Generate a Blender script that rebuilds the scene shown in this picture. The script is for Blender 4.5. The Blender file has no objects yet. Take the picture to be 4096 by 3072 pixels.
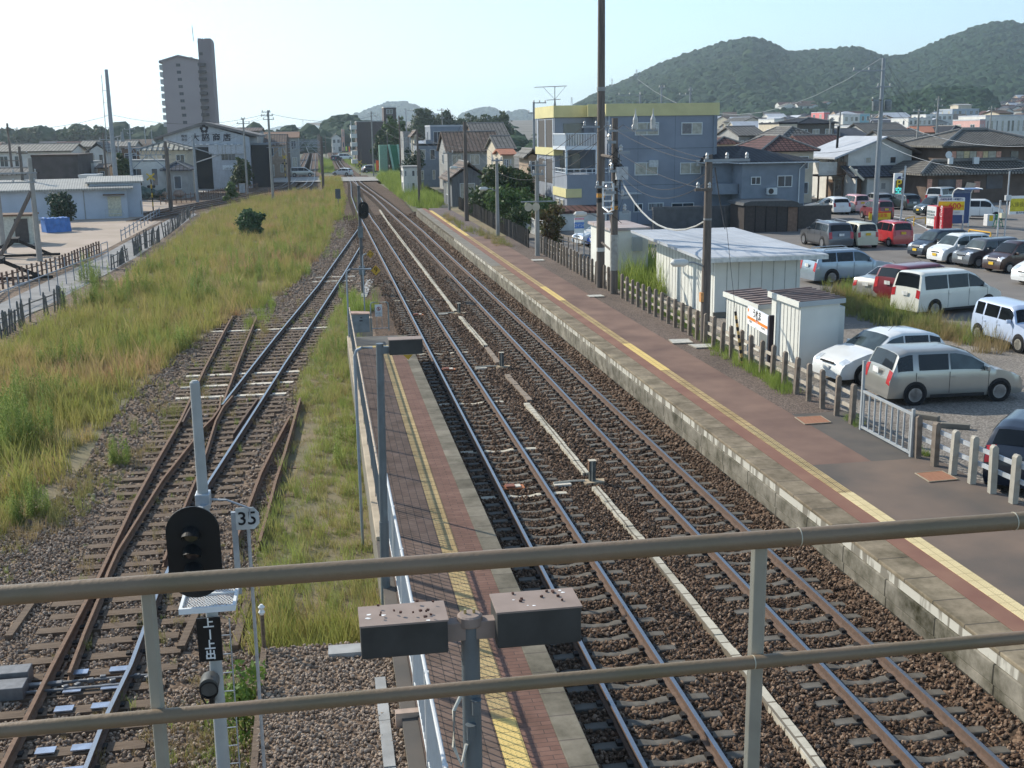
import bpy, math, random
import numpy as np
from mathutils import Vector, Matrix
rnd = random.Random(7)
S = bpy.context.scene
COL = S.collection
PI = math.pi

# ---------------------------------------------------------------- camera
# world: X = across the tracks (right), Y = along the main tracks, Z up; rail heads at z = 0
FOC = 4550.0 / 1.85172            # focal length in units of a 2212 x 1659 picture
EYE = 8.0
_v = np.array([1270 - 2048, 535 - 1536, 4550.0]); _v /= np.linalg.norm(_v)
_up = np.cross(_v, np.array([1, -0.0133, 0.0])); _up /= np.linalg.norm(_up)
if _up[1] > 0: _up = -_up
_Y = _v - _up * _v.dot(_up); _Y /= np.linalg.norm(_Y)
_X = np.cross(_Y, _up)
ROT = np.array([_X, _Y, _up])
cd = bpy.data.cameras.new("camera"); cam = bpy.data.objects.new("camera", cd); COL.objects.link(cam)
cam.matrix_world = Matrix(((ROT[0][0], -ROT[0][1], -ROT[0][2], 0), (ROT[1][0], -ROT[1][1], -ROT[1][2], 0),
                           (ROT[2][0], -ROT[2][1], -ROT[2][2], EYE), (0, 0, 0, 1)))
cd.sensor_width = 36; cd.lens = 4550 / 4096 * 36; cd.clip_start = 0.05; cd.clip_end = 12000
S.camera = cam

def G(x, y, z=0.0):
 "survey: a photo point (2212 wide) -> the point of the level z"
 r = ROT @ np.array([x - 1106, y - 829.5, FOC]); t = (z - EYE) / r[2]
 return Vector((r[0] * t, r[1] * t, z))
def HY(x, y, Y):
 "survey: a photo point -> the point of the upright plane at distance Y"
 r = ROT @ np.array([x - 1106, y - 829.5, FOC]); t = Y / r[1]
 return Vector((r[0] * t, Y, EYE + r[2] * t))
def GF(x, y, z=0.0): return G(x / 1.85172, y / 1.85172, z)
def top_z(p, x, y): return HY(x, y, p.y).z

# ---------------------------------------------------------------- world, sun, exposure
SUN_EL, SUN_AZ = math.radians(33), Vector((-0.69, 0.725, 0)).normalized()
W = bpy.data.worlds.new("World"); S.world = W; W.use_nodes = True
nt = W.node_tree
sky = nt.nodes.new('ShaderNodeTexSky'); sky.sky_type = 'NISHITA'; sky.sun_disc = False
sky.sun_elevation = SUN_EL; sky.sun_rotation = math.atan2(SUN_AZ.x, SUN_AZ.y)
sky.air_density = 1.0; sky.dust_density = 0.6; sky.ozone_density = 3.0
bg = nt.nodes['Background']; bg.inputs['Strength'].default_value = 0.15
hs_ = nt.nodes.new('ShaderNodeHueSaturation'); hs_.inputs['Saturation'].default_value = 0.75
tint = nt.nodes.new('ShaderNodeMix'); tint.data_type = 'RGBA'; tint.blend_type = 'MULTIPLY'; tint.inputs[0].default_value = 1; tint.inputs[7].default_value = (.85, 1.0, 1.06, 1)
nt.links.new(sky.outputs[0], hs_.inputs['Color']); nt.links.new(hs_.outputs[0], tint.inputs[6]); nt.links.new(tint.outputs[2], bg.inputs[0])
sl = bpy.data.lights.new("sun", 'SUN'); sl.energy = 4.5; sl.angle = math.radians(0.5); sl.color = (1, 0.92, 0.78)
so = bpy.data.objects.new("sun", sl); COL.objects.link(so)
sd = Vector((SUN_AZ.x * math.cos(SUN_EL), SUN_AZ.y * math.cos(SUN_EL), math.sin(SUN_EL)))
so.rotation_euler = sd.to_track_quat('Z', 'Y').to_euler(); so.location = (-40, 40, 60)
S.view_settings.view_transform = 'Standard'; S.view_settings.look = 'None'
S.view_settings.exposure = 0.36; S.view_settings.gamma = 1
S.render.engine = 'CYCLES'
S.cycles.use_denoising = True
S.cycles.max_bounces = 6; S.cycles.transparent_max_bounces = 8
S.cycles.volume_bounces = 1

# ---------------------------------------------------------------- materials
MATS = {}
def M(name, col, rough=0.8, metal=0.0, var=0.18, scale=6.0, bump=0.0, col2=None, spec=0.3, detail=4, emit=None, es=0, stretch=None, coat=0, bscale=None):
 if name in MATS: return MATS[name]
 m = bpy.data.materials.new(name); m.use_nodes = True; MATS[name] = m
 t = m.node_tree; N = t.nodes; L = t.links; b = N['Principled BSDF']
 b.inputs['Roughness'].default_value = rough; b.inputs['Metallic'].default_value = metal
 b.inputs['Specular IOR Level'].default_value = spec
 if coat: b.inputs['Coat Weight'].default_value = coat; b.inputs['Coat Roughness'].default_value = 0.05
 tc = N.new('ShaderNodeTexCoord'); mp = N.new('ShaderNodeMapping'); L.new(tc.outputs['Object'], mp.inputs[0])
 if stretch: mp.inputs['Scale'].default_value = stretch
 nz = N.new('ShaderNodeTexNoise'); nz.inputs['Scale'].default_value = scale; nz.inputs['Detail'].default_value = detail
 L.new(mp.outputs[0], nz.inputs['Vector'])
 rp = N.new('ShaderNodeValToRGB'); L.new(nz.outputs['Fac'], rp.inputs[0])
 rp.color_ramp.elements[0].position = 0.32; rp.color_ramp.elements[1].position = 0.68
 c2 = col2 if col2 else tuple(min(1, c * (1 + var)) for c in col)
 c1 = col if col2 else tuple(c * (1 - var) for c in col)
 rp.color_ramp.elements[0].color = (*c1, 1); rp.color_ramp.elements[1].color = (*c2, 1)
 L.new(rp.outputs[0], b.inputs['Base Color'])
 if bump:
  n2 = N.new('ShaderNodeTexNoise'); n2.inputs['Scale'].default_value = bscale or scale * 4; n2.inputs['Detail'].default_value = 5
  L.new(mp.outputs[0], n2.inputs['Vector'])
  bp = N.new('ShaderNodeBump'); bp.inputs['Strength'].default_value = bump; bp.inputs['Distance'].default_value = 0.02
  L.new(n2.outputs['Fac'], bp.inputs['Height']); L.new(bp.outputs[0], b.inputs['Normal'])
 if emit:
  b.inputs['Emission Color'].default_value = (*emit, 1); b.inputs['Emission Strength'].default_value = es
 return m
def nodes_of(m): return m.node_tree.nodes, m.node_tree.links, m.node_tree.nodes['Principled BSDF']
def mat_stones(name, cols, scale, rough=0.9, bump=1.0, dist=0.02):
 "voronoi gravel: one colour per cell, rounded bump"
 m = bpy.data.materials.new(name); m.use_nodes = True; N, L, b = nodes_of(m)
 b.inputs['Roughness'].default_value = rough; b.inputs['Specular IOR Level'].default_value = 0.2
 tc = N.new('ShaderNodeTexCoord'); v = N.new('ShaderNodeTexVoronoi'); v.inputs['Scale'].default_value = scale
 L.new(tc.outputs['Object'], v.inputs['Vector'])
 rp = N.new('ShaderNodeValToRGB'); rp.color_ramp.interpolation = 'CONSTANT'
 sx = N.new('ShaderNodeSeparateColor'); L.new(v.outputs['Color'], sx.inputs[0]); L.new(sx.outputs[0], rp.inputs[0])
 el = rp.color_ramp.elements
 while len(el) < len(cols): el.new(0.5)
 for i, c in enumerate(cols): el[i].position = i / len(cols); el[i].color = (*c, 1)
 nz = N.new('ShaderNodeTexNoise'); nz.inputs['Scale'].default_value = 0.35; nz.inputs['Detail'].default_value = 6
 L.new(tc.outputs['Object'], nz.inputs['Vector'])
 mx = N.new('ShaderNodeMix'); mx.data_type = 'RGBA'; mx.blend_type = 'MULTIPLY'; mx.inputs[0].default_value = 1
 r2 = N.new('ShaderNodeValToRGB'); r2.color_ramp.elements[0].position = .3; r2.color_ramp.elements[1].position = .7
 r2.color_ramp.elements[0].color = (.7, .68, .66, 1); r2.color_ramp.elements[1].color = (1.15, 1.1, 1.05, 1)
 L.new(nz.outputs['Fac'], r2.inputs[0]); L.new(rp.outputs[0], mx.inputs[6]); L.new(r2.outputs[0], mx.inputs[7])
 L.new(mx.outputs[2], b.inputs['Base Color'])
 bp = N.new('ShaderNodeBump'); bp.inputs['Strength'].default_value = bump; bp.inputs['Distance'].default_value = dist; bp.invert = True
 L.new(v.outputs['Distance'], bp.inputs['Height']); L.new(bp.outputs[0], b.inputs['Normal'])
 MATS[name] = m
 return m
def mat_random(name, cols, rough=0.9, patch=None, transl=0.0):
 "colour per scattered copy, mixed with broad world-space patches"
 m = bpy.data.materials.new(name); m.use_nodes = True; N, L, b = nodes_of(m)
 b.inputs['Roughness'].default_value = rough; b.inputs['Specular IOR Level'].default_value = 0.15
 oi = N.new('ShaderNodeObjectInfo'); rp = N.new('ShaderNodeValToRGB')
 el = rp.color_ramp.elements
 while len(el) < len(cols): el.new(0.5)
 for i, c in enumerate(cols): el[i].position = i / max(1, len(cols) - 1); el[i].color = (*c, 1)
 if patch:
  ge = N.new('ShaderNodeNewGeometry'); nz = N.new('ShaderNodeTexNoise'); nz.inputs['Scale'].default_value = patch; nz.inputs['Detail'].default_value = 3
  L.new(ge.outputs['Position'], nz.inputs['Vector'])
  ma = N.new('ShaderNodeMath'); ma.operation = 'MULTIPLY_ADD'; ma.inputs[1].default_value = 1.9; ma.inputs[2].default_value = -0.62
  L.new(nz.outputs['Fac'], ma.inputs[0])
  mx = N.new('ShaderNodeMath'); mx.operation = 'MULTIPLY_ADD'; mx.inputs[1].default_value = 0.42
  L.new(oi.outputs['Random'], mx.inputs[0]); L.new(ma.outputs[0], mx.inputs[2]); L.new(mx.outputs[0], rp.inputs[0])
 else:
  L.new(oi.outputs['Random'], rp.inputs[0])
 L.new(rp.outputs[0], b.inputs['Base Color'])
 if transl:
  tr = N.new('ShaderNodeBsdfTranslucent'); L.new(rp.outputs[0], tr.inputs[0])
  ms = N.new('ShaderNodeMixShader'); ms.inputs[0].default_value = transl
  L.new(b.outputs[0], ms.inputs[1]); L.new(tr.outputs[0], ms.inputs[2]); L.new(ms.outputs[0], N['Material Output'].inputs[0])
 MATS[name] = m
 return m

# ---------------------------------------------------------------- mesh helpers
class MB:
 def __init__(s): s.v = []; s.f = []; s.m = []; s.cur = 0
 def add(s, vs, fs):
  n = len(s.v); s.v.extend([tuple(p) for p in vs])
  for f in fs: s.f.append([i + n for i in f]); s.m.append(s.cur)
  return s
 def box(s, c, d, rz=0, ry=0, rx=0):
  x, y, z = d[0] / 2, d[1] / 2, d[2] / 2
  vs = [Vector((a, b, e)) for e in (-z, z) for b in (-y, y) for a in (-x, x)]
  R = Matrix.Rotation(rz, 3, 'Z') @ Matrix.Rotation(ry, 3, 'Y') @ Matrix.Rotation(rx, 3, 'X')
  vs = [R @ p + Vector(c) for p in vs]
  return s.add(vs, [(0, 2, 3, 1), (4, 5, 7, 6), (0, 1, 5, 4), (2, 6, 7, 3), (0, 4, 6, 2), (1, 3, 7, 5)])
 def bb(s, a, b): return s.box([(p + q) / 2 for p, q in zip(a, b)], [abs(q - p) for p, q in zip(a, b)])
 def tube(s, pts, r, n=8, cap=True):
  pts = [Vector(p) for p in pts]; k = len(pts)
  rs = r if isinstance(r, (list, tuple)) else [r] * k
  vs = []; ref = None
  for i, p in enumerate(pts):
   d = (pts[min(i + 1, k - 1)] - pts[max(i - 1, 0)]).normalized()
   if ref is None: ref = Vector((0, 0, 1)) if abs(d.z) < .9 else Vector((1, 0, 0))
   u = d.cross(ref)
   if u.length < 1e-4: u = d.cross(Vector((0.3, 1, 0.2)))
   u.normalize(); w = d.cross(u); ref = -w if False else ref
   for j in range(n):
    a = 2 * PI * j / n + PI / n
    vs.append(p + (u * math.cos(a) + w * math.sin(a)) * rs[i])
  fs = [(i * n + j, i * n + (j + 1) % n, (i + 1) * n + (j + 1) % n, (i + 1) * n + j) for i in range(k - 1) for j in range(n)]
  if cap: fs += [tuple(range(n - 1, -1, -1)), tuple(range((k - 1) * n, k * n))]
  return s.add(vs, fs)
 def prism(s, poly, a, b, axis='z'):
  "poly in the two other axes (z: xy, y: xz, x: yz)"
  def P(q, t): return (q[0], q[1], t) if axis == 'z' else (q[0], t, q[1]) if axis == 'y' else (t, q[0], q[1])
  n = len(poly); vs = [P(q, a) for q in poly] + [P(q, b) for q in poly]
  fs = [tuple(range(n))[::-1], tuple(range(n, 2 * n))] + [(i, (i + 1) % n, n + (i + 1) % n, n + i) for i in range(n)]
  return s.add(vs, fs)
 def quad(s, *p): return s.add(p, [tuple(range(len(p)))])
 def grid(s, P, nu, nv):
  vs = [P(i / nu, j / nv) for j in range(nv + 1) for i in range(nu + 1)]
  return s.add(vs, [(j * (nu + 1) + i, j * (nu + 1) + i + 1, (j + 1) * (nu + 1) + i + 1, (j + 1) * (nu + 1) + i) for j in range(nv) for i in range(nu)])
 def lathe(s, prof, c=(0, 0, 0), n=16, axis='z'):
  vs = []
  for r, h in prof:
   for j in range(n):
    a = 2 * PI * j / n; x, y = r * math.cos(a), r * math.sin(a)
    q = (x, y, h) if axis == 'z' else (x, h, y) if axis == 'y' else (h, x, y)
    vs.append((q[0] + c[0], q[1] + c[1], q[2] + c[2]))
  k = len(prof)
  fs = [(i * n + j, i * n + (j + 1) % n, (i + 1) * n + (j + 1) % n, (i + 1) * n + j) for i in range(k - 1) for j in range(n)]
  fs += [tuple(range(n))[::-1], tuple(range((k - 1) * n, k * n))]
  return s.add(vs, fs)
 def o(s, name, mat, parent=None, smooth=False, bevel=0, seg=2, sharp=35):
  me = bpy.data.meshes.new(name); me.from_pydata(s.v, [], s.f)
  for mm in (mat if isinstance(mat, (list, tuple)) else [mat]): me.materials.append(mm)
  if isinstance(mat, (list, tuple)): me.polygons.foreach_set('material_index', s.m)
  me.validate()
  # consistent outward faces
  import bmesh as _b
  bm = _b.new(); bm.from_mesh(me); _b.ops.recalc_face_normals(bm, faces=bm.faces); bm.to_mesh(me); bm.free()
  if smooth:
   me.polygons.foreach_set('use_smooth', [True] * len(me.polygons)); me.set_sharp_from_angle(angle=math.radians(sharp))
  ob = bpy.data.objects.new(name, me); COL.objects.link(ob)
  if parent: ob.parent = parent
  if bevel:
   bv = ob.modifiers.new('bevel', 'BEVEL'); bv.width = bevel; bv.segments = seg; bv.limit_method = 'ANGLE'; bv.angle_limit = math.radians(40)
  return ob
def sheet(name, poly, z, mat, kind='structure'):
 mb = MB(); mb.add([(p[0], p[1], z if len(p) < 3 else p[2]) for p in poly], [tuple(range(len(poly)))])
 ob = mb.o(name, mat); ob['kind'] = kind
 if ob.data.polygons[0].normal.z < 0: ob.data.flip_normals()
 return ob
def tag(o, label, cat, group=None):
 o['label'] = label; o['category'] = cat
 if group: o['group'] = group
 return o
def thing(name, label, cat, loc=(0, 0, 0), rz=0, group=None):
 o = bpy.data.objects.new(name, None); COL.objects.link(o); o.empty_display_size = 0.2
 o.location = loc; o.rotation_euler = (0, 0, rz)
 return tag(o, label, cat, group)
def dup(src, loc, rz=0, label=None, group=None):
 r = src.copy(); COL.objects.link(r); r.location = loc; r.rotation_euler = (0, 0, rz)
 if label: r['label'] = label
 if group: r['group'] = group
 for ch in list(src.children):
  c = ch.copy(); COL.objects.link(c); c.parent = r
  for g in list(ch.children):
   d = g.copy(); COL.objects.link(d); d.parent = c
 return r
def text(body, size, loc, rot, mat, name, parent, extrude=0.004, bold=0.0, shear=0, ax='CENTER', sx=1):
 cu = bpy.data.curves.new(name, 'FONT'); cu.body = body; cu.size = size; cu.align_x = ax; cu.align_y = 'CENTER'
 cu.extrude = extrude; cu.offset = bold; cu.shear = shear; cu.resolution_u = 3
 tmp = bpy.data.objects.new(name, cu); COL.objects.link(tmp)
 dg = bpy.context.evaluated_depsgraph_get(); me = bpy.data.meshes.new_from_object(tmp.evaluated_get(dg))
 bpy.data.objects.remove(tmp)
 me.materials.clear(); me.materials.append(mat)
 ob = bpy.data.objects.new(name, me); COL.objects.link(ob); ob.parent = parent
 ob.location = loc; ob.rotation_euler = rot; ob.scale = (sx, 1, 1)
 return ob
FRONT = (PI / 2, 0, 0)            # text that faces -Y
def wire(a, b, sag, r, label, mat=None, n=10, group='overhead wires', name='overhead_wire'):
 a, b = Vector(a), Vector(b); mb = MB()
 mb.tube([a.lerp(b, i / n) - Vector((0, 0, sag * 4 * (i / n) * (1 - i / n))) for i in range(n + 1)], r, 5)
 return tag(mb.o(name, mat or M('wire_dark', (.06, .06, .065), .6)), label, 'wire', group)
# ---------------------------------------------------------------- scatter (only for what nobody could count)
def scatter(name, pts, scl, rot, idx, srcs, kind='stuff'):
 "one point mesh whose points carry copies of the small source meshes"
 n = len(pts); me = bpy.data.meshes.new(name); me.vertices.add(n)
 me.vertices.foreach_set('co', np.asarray(pts, np.float32).ravel())
 a = me.attributes.new('scl', 'FLOAT_VECTOR', 'POINT'); a.data.foreach_set('vector', np.asarray(scl, np.float32).ravel())
 a = me.attributes.new('rot', 'FLOAT_VECTOR', 'POINT'); a.data.foreach_set('vector', np.asarray(rot, np.float32).ravel())
 a = me.attributes.new('idx', 'INT', 'POINT'); a.data.foreach_set('value', np.asarray(idx, np.int32))
 ob = bpy.data.objects.new(name, me); COL.objects.link(ob); ob['kind'] = kind
 cc = bpy.data.collections.new(name + '_sources')
 for i, (m_, mt) in enumerate(srcs):
  if not m_.materials: m_.materials.append(mt)
  cc.objects.link(bpy.data.objects.new('%s_source_%02d' % (name, i), m_))
 ng = bpy.data.node_groups.new(name, 'GeometryNodeTree')
 ng.interface.new_socket('Geometry', in_out='INPUT', socket_type='NodeSocketGeometry')
 ng.interface.new_socket('Geometry', in_out='OUTPUT', socket_type='NodeSocketGeometry')
 N, L = ng.nodes, ng.links
 gi, go = N.new('NodeGroupInput'), N.new('NodeGroupOutput')
 ip = N.new('GeometryNodeInstanceOnPoints'); ci = N.new('GeometryNodeCollectionInfo')
 ci.inputs['Collection'].default_value = cc; ci.inputs['Separate Children'].default_value = True; ci.inputs['Reset Children'].default_value = True
 def at(nm, ty):
  q = N.new('GeometryNodeInputNamedAttribute'); q.data_type = ty; q.inputs['Name'].default_value = nm
  return [s for s in q.outputs if s.enabled and s.name == 'Attribute'][0]
 L.new(gi.outputs[0], ip.inputs['Points']); L.new(ci.outputs[0], ip.inputs['Instance'])
 ip.inputs['Pick Instance'].default_value = True
 L.new(at('idx', 'INT'), ip.inputs['Instance Index']); L.new(at('rot', 'FLOAT_VECTOR'), ip.inputs['Rotation']); L.new(at('scl', 'FLOAT_VECTOR'), ip.inputs['Scale'])
 L.new(ip.outputs[0], go.inputs[0])
 md = ob.modifiers.new('scatter', 'NODES'); md.node_group = ng
 return ob
def ico(r=1, sub=1, jit=0.25, seed=0, flat=1.0):
 import bmesh
 bm = bmesh.new(); bmesh.ops.create_icosphere(bm, subdivisions=sub, radius=r); q = random.Random(seed)
 for v in bm.verts: v.co *= 1 + q.uniform(-jit, jit); v.co.z *= flat
 me = bpy.data.meshes.new('stone'); bm.to_mesh(me); bm.free()
 return me
def in_poly(P, poly):
 x, y = P[:, 0], P[:, 1]; r = np.zeros(len(P), bool); n = len(poly)
 for i in range(n):
  x1, y1 = poly[i][0], poly[i][1]; x2, y2 = poly[(i + 1) % n][0], poly[(i + 1) % n][1]
  if y1 == y2: continue
  c = ((y1 > y) != (y2 > y)) & (x < (x2 - x1) * (y - y1) / (y2 - y1) + x1); r ^= c
 return r
NR = np.random.default_rng(11)
def spread(poly, dens):
 a = np.array([p[:2] for p in poly]); lo, hi = a.min(0), a.max(0)
 n = int(dens * (hi[0] - lo[0]) * (hi[1] - lo[1]))
 P = lo + NR.random((n, 2)) * (hi - lo)
 return P[in_poly(P, poly)]
def mat_brick(name, c1, c2, mortar, w, h, ms, ax='xy', rough=0.85, off=0.5, dirt=0.25):
 "courses of blocks with joints; ax = which two axes carry length and height"
 m = bpy.data.materials.new(name); m.use_nodes = True; N, L, b = nodes_of(m); MATS[name] = m
 b.inputs['Roughness'].default_value = rough; b.inputs['Specular IOR Level'].default_value = 0.2
 tc = N.new('ShaderNodeTexCoord'); sp = N.new('ShaderNodeSeparateXYZ'); cb = N.new('ShaderNodeCombineXYZ')
 L.new(tc.outputs['Object'], sp.inputs[0])
 for i, c in enumerate(ax): L.new(sp.outputs['xyz'.index(c)], cb.inputs[i])
 br = N.new('ShaderNodeTexBrick'); L.new(cb.outputs[0], br.inputs['Vector']); br.offset = off
 br.inputs['Scale'].default_value = 1; br.inputs['Brick Width'].default_value = w; br.inputs['Row Height'].default_value = h
 br.inputs['Mortar Size'].default_value = ms; br.inputs['Color1'].default_value = (*c1, 1); br.inputs['Color2'].default_value = (*c2, 1); br.inputs['Mortar'].default_value = (*mortar, 1)
 nz = N.new('ShaderNodeTexNoise'); nz.inputs['Scale'].default_value = 1.6; nz.inputs['Detail'].default_value = 8; nz.inputs['Roughness'].default_value = .7
 L.new(tc.outputs['Object'], nz.inputs['Vector'])
 r2 = N.new('ShaderNodeValToRGB'); r2.color_ramp.elements[0].position = .3; r2.color_ramp.elements[1].position = .7
 r2.color_ramp.elements[0].color = (1 - dirt * 1.5, 1 - dirt * 1.5, 1 - dirt * 1.6, 1); r2.color_ramp.elements[1].color = (1 + dirt * .4,) * 3 + (1,)
 L.new(nz.outputs['Fac'], r2.inputs[0])
 mx = N.new('ShaderNodeMix'); mx.data_type = 'RGBA'; mx.blend_type = 'MULTIPLY'; mx.inputs[0].default_value = 1
 L.new(br.outputs['Color'], mx.inputs[6]); L.new(r2.outputs[0], mx.inputs[7]); L.new(mx.outputs[2], b.inputs['Base Color'])
 bp = N.new('ShaderNodeBump'); bp.inputs['Strength'].default_value = .5; bp.inputs['Distance'].default_value = .01; bp.invert = True
 L.new(br.outputs['Fac'], bp.inputs['Height']); L.new(bp.outputs[0], b.inputs['Normal'])
 return m

# ---------------------------------------------------------------- ground
m_ball = mat_stones('ballast_dark', [(.05, .035, .024), (.083, .055, .037), (.127, .081, .054), (.072, .049, .034), (.176, .12, .082), (.10, .066, .046)], 17)
m_yard = mat_stones('yard_gravel', [(.13, .093, .067), (.17, .125, .09), (.21, .158, .116), (.11, .078, .056), (.25, .192, .145)], 15)
m_lotg = mat_stones('pale_gravel', [(.2, .185, .165), (.26, .24, .215), (.31, .29, .265), (.17, .155, .14)], 24, bump=.7)
m_earth = M('field_earth', (.16, .15, .085), .95, scale=.4, col2=(.25, .19, .12), detail=8)
m_sand = M('sandy_yard', (.33, .27, .21), .95, scale=.25, col2=(.42, .34, .28), detail=9, bump=.3, bscale=12)
m_asph = M('asphalt', (.155, .142, .13), .9, scale=.5, col2=(.205, .187, .17), detail=9, bump=.25, bscale=60)
m_far = M('plain_ground', (.11, .13, .075), .95, scale=.02, col2=(.2, .19, .15), detail=8)
sheet('plain', [(-6000, -60), (6000, -60), (6000, 9000), (-6000, 9000)], -.6, m_far)
sheet('yard_ground', [(-60, -30), (9.35, -30), (9.35, 232), (-60, 232)], -.22, m_yard)
sheet('ballast_bed', [(2.7, -20), (9.34, -20), (9.34, 112), (10.2, 150), (9.3, 232), (2.2, 232), (1.8, 110), (2.0, 46)], -.205, m_ball)
FIELD = [tuple(G(*p, -.3)[:2]) for p in [(0, 1175), (60, 1120), (130, 1075), (190, 1000), (235, 915), (320, 830), (395, 765), (470, 712), (590, 655), (660, 592), (708, 535), (726, 470), (712, 418), (640, 415), (560, 428), (440, 468), (385, 520), (205, 650), (0, 760), (-160, 850), (-160, 1300)]]
sheet('field_earth', FIELD, -.215, m_earth)
STRIP = [tuple(G(*p, -.3)[:2]) for p in [(648, 830), (690, 740), (742, 655), (752, 690), (758, 760), (772, 900), (795, 1060), (822, 1290), (800, 1400), (570, 1405), (556, 1180), (602, 1060)]]
sheet('verge_earth', STRIP, -.214, m_earth)
sheet('sandy_lot', [tuple(G(*p, -.3)[:2]) for p in [(-300, 690), (0, 640), (215, 548), (320, 493), (410, 455), (330, 430), (-300, 470)]], -.213, m_sand)
PATH = [tuple(G(*p, -.3)[:2]) for p in [(-200, 800), (0, 722), (95, 668), (240, 590), (300, 555), (375, 500), (425, 465), (405, 453), (330, 495), (270, 527), (215, 558), (100, 612), (0, 660), (-200, 740)]]
sheet('footpath', PATH, -.209, M('path_asphalt', (.23, .225, .22), .9, scale=.8, detail=8))
sheet('parking_lot', [(13.24, -30), (130, -30), (130, 230), (60, 190), (14.5, 112), (13.24, 111)], .40, m_asph)
sheet('gravel_lot', [(13.25, -30), (30, -30), (24.5, 33.5), (21.5, 40), (18, 46), (13.25, 46)], .405, m_lotg)
sheet('town_ground', [(15, 100), (60, 190), (130, 225), (130, -30), (3000, -30), (3000, 2600), (20, 2600), (16, 300)], .38, M('town_earth', (.16, .15, .13), .95, scale=.05, detail=8))
sheet('crossing_road', [tuple(G(*p, -.2)[:2]) for p in [(520, 398), (830, 392), (850, 384), (640, 384), (520, 389)]], -.02, M('road_old', (.3, .29, .27), .9, scale=.5))
sheet('left_street', [tuple(G(*p, -.2)[:2]) for p in [(355, 432), (520, 400), (560, 396), (560, 390), (480, 388), (330, 415)]], -.2, M('road_pale', (.34, .32, .29), .9, scale=.5))
m_line = M('white_paint', (.7, .7, .68), .8, scale=3, var=.12)
def stripe(p, q, w, z=.412, mat=None, name='parking_line'):
 p, q = Vector(p[:2]), Vector(q[:2]); d = (q - p).normalized(); n = Vector((-d.y, d.x)) * w / 2
 return sheet(name, [(*(p + n), z), (*(q + n), z), (*(q - n), z), (*(p - n), z)], z, mat or m_line)
for a, b in [((1552, 535), (2080, 640)), ((1612, 545), (1712, 549)), ((1722, 567), (1810, 566)), ((1800, 575), (1930, 585)), ((1920, 600), (2050, 605)), ((2030, 625), (2150, 625)),
             ((1730, 415), (1800, 440)), ((1800, 440), (1960, 474)), ((1960, 474), (2060, 520)), ((1920, 462), (1990, 468))]:
 stripe(G(*a, .4), G(*b, .4), .15)

# ---------------------------------------------------------------- tracks
m_steel = M('rail_head', (.30, .31, .33), .36, 1.0, scale=30, var=.1)
m_rust = M('rail_rust', (.10, .068, .052), .85, scale=14, col2=(.15, .098, .072))
m_rust2 = M('rail_rust_pale', (.14, .082, .052), .8, scale=9, col2=(.21, .125, .078))
m_pc = M('sleeper_concrete', (.085, .076, .064), .9, scale=5, col2=(.15, .138, .118), detail=8)
m_wood = M('sleeper_timber', (.10, .07, .05), .9, scale=5, col2=(.18, .13, .09), detail=8, stretch=(.6, 5, 5), bump=.4)
m_pale = M('sleeper_bleached', (.62, .57, .48), .9, scale=6, var=.15)
m_iron = M('fastening_iron', (.03, .026, .024), .8)
PROF = [(-.062, -.153), (.062, -.153), (.062, -.142), (.011, -.122), (.010, -.045), (.034, -.034), (.034, -.004), (.03, 0), (-.03, 0), (-.034, -.004), (-.034, -.034), (-.010, -.045), (-.011, -.122), (-.062, -.142)]
def rail(pts, parent, head=True, rust=None, name='rail', w=1.0):
 mb = MB(); P = [Vector((p[0], p[1], 0)) for p in pts]; n = len(PROF); vs = []
 for i, p in enumerate(P):
  d = (P[min(i + 1, len(P) - 1)] - P[max(i - 1, 0)]).normalized(); r = Vector((d.y, -d.x, 0))
  vs += [p + r * a * w + Vector((0, 0, z)) for a, z in PROF]
 fs, ms = [], []
 for i in range(len(P) - 1):
  for j in range(n):
   fs.append((i * n + j, i * n + (j + 1) % n, (i + 1) * n + (j + 1) % n, (i + 1) * n + j)); ms.append(1 if j == 7 else 0)
 fs += [tuple(range(n)), tuple(range((len(P) - 1) * n, len(P) * n))]; ms += [0, 0]
 for f, k in zip(fs, ms): mb.f.append(list(f)); mb.m.append(k)
 mb.v = [tuple(v) for v in vs]
 rr = rust or m_rust
 return mb.o(name, [rr, m_steel if head else rr], parent)
def pc_sleeper():
 mb = MB(); sec = [(-1.0, -.165, .088), (-.88, -.16, .092), (-.32, -.162, .09), (-.12, -.198, .078), (.12, -.198, .078), (.32, -.162, .09), (.88, -.16, .092), (1.0, -.165, .088)]
 vs = []
 for x, z, w in sec: vs += [(x, -w - .02, -.36), (x, -w, z - .01), (x, -w + .015, z), (x, w - .015, z), (x, w, z - .01), (x, w + .02, -.36)]
 k = 6; fs = [(i * k + j, i * k + j + 1, (i + 1) * k + j + 1, (i + 1) * k + j) for i in range(len(sec) - 1) for j in range(k - 1)]
 mb.add(vs, fs + [tuple(range(k)), tuple(range((len(sec) - 1) * k, len(sec) * k))])
 mb.cur = 1
 for s in (-.5335, .5335):
  for e in (-1, 1): mb.box((s + e * .105, 0, -.14), (.075, .11, .055))
 return mb
SLP = []      # sleeper footprints (cx, cy, half length, half width) kept free of stones
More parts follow.
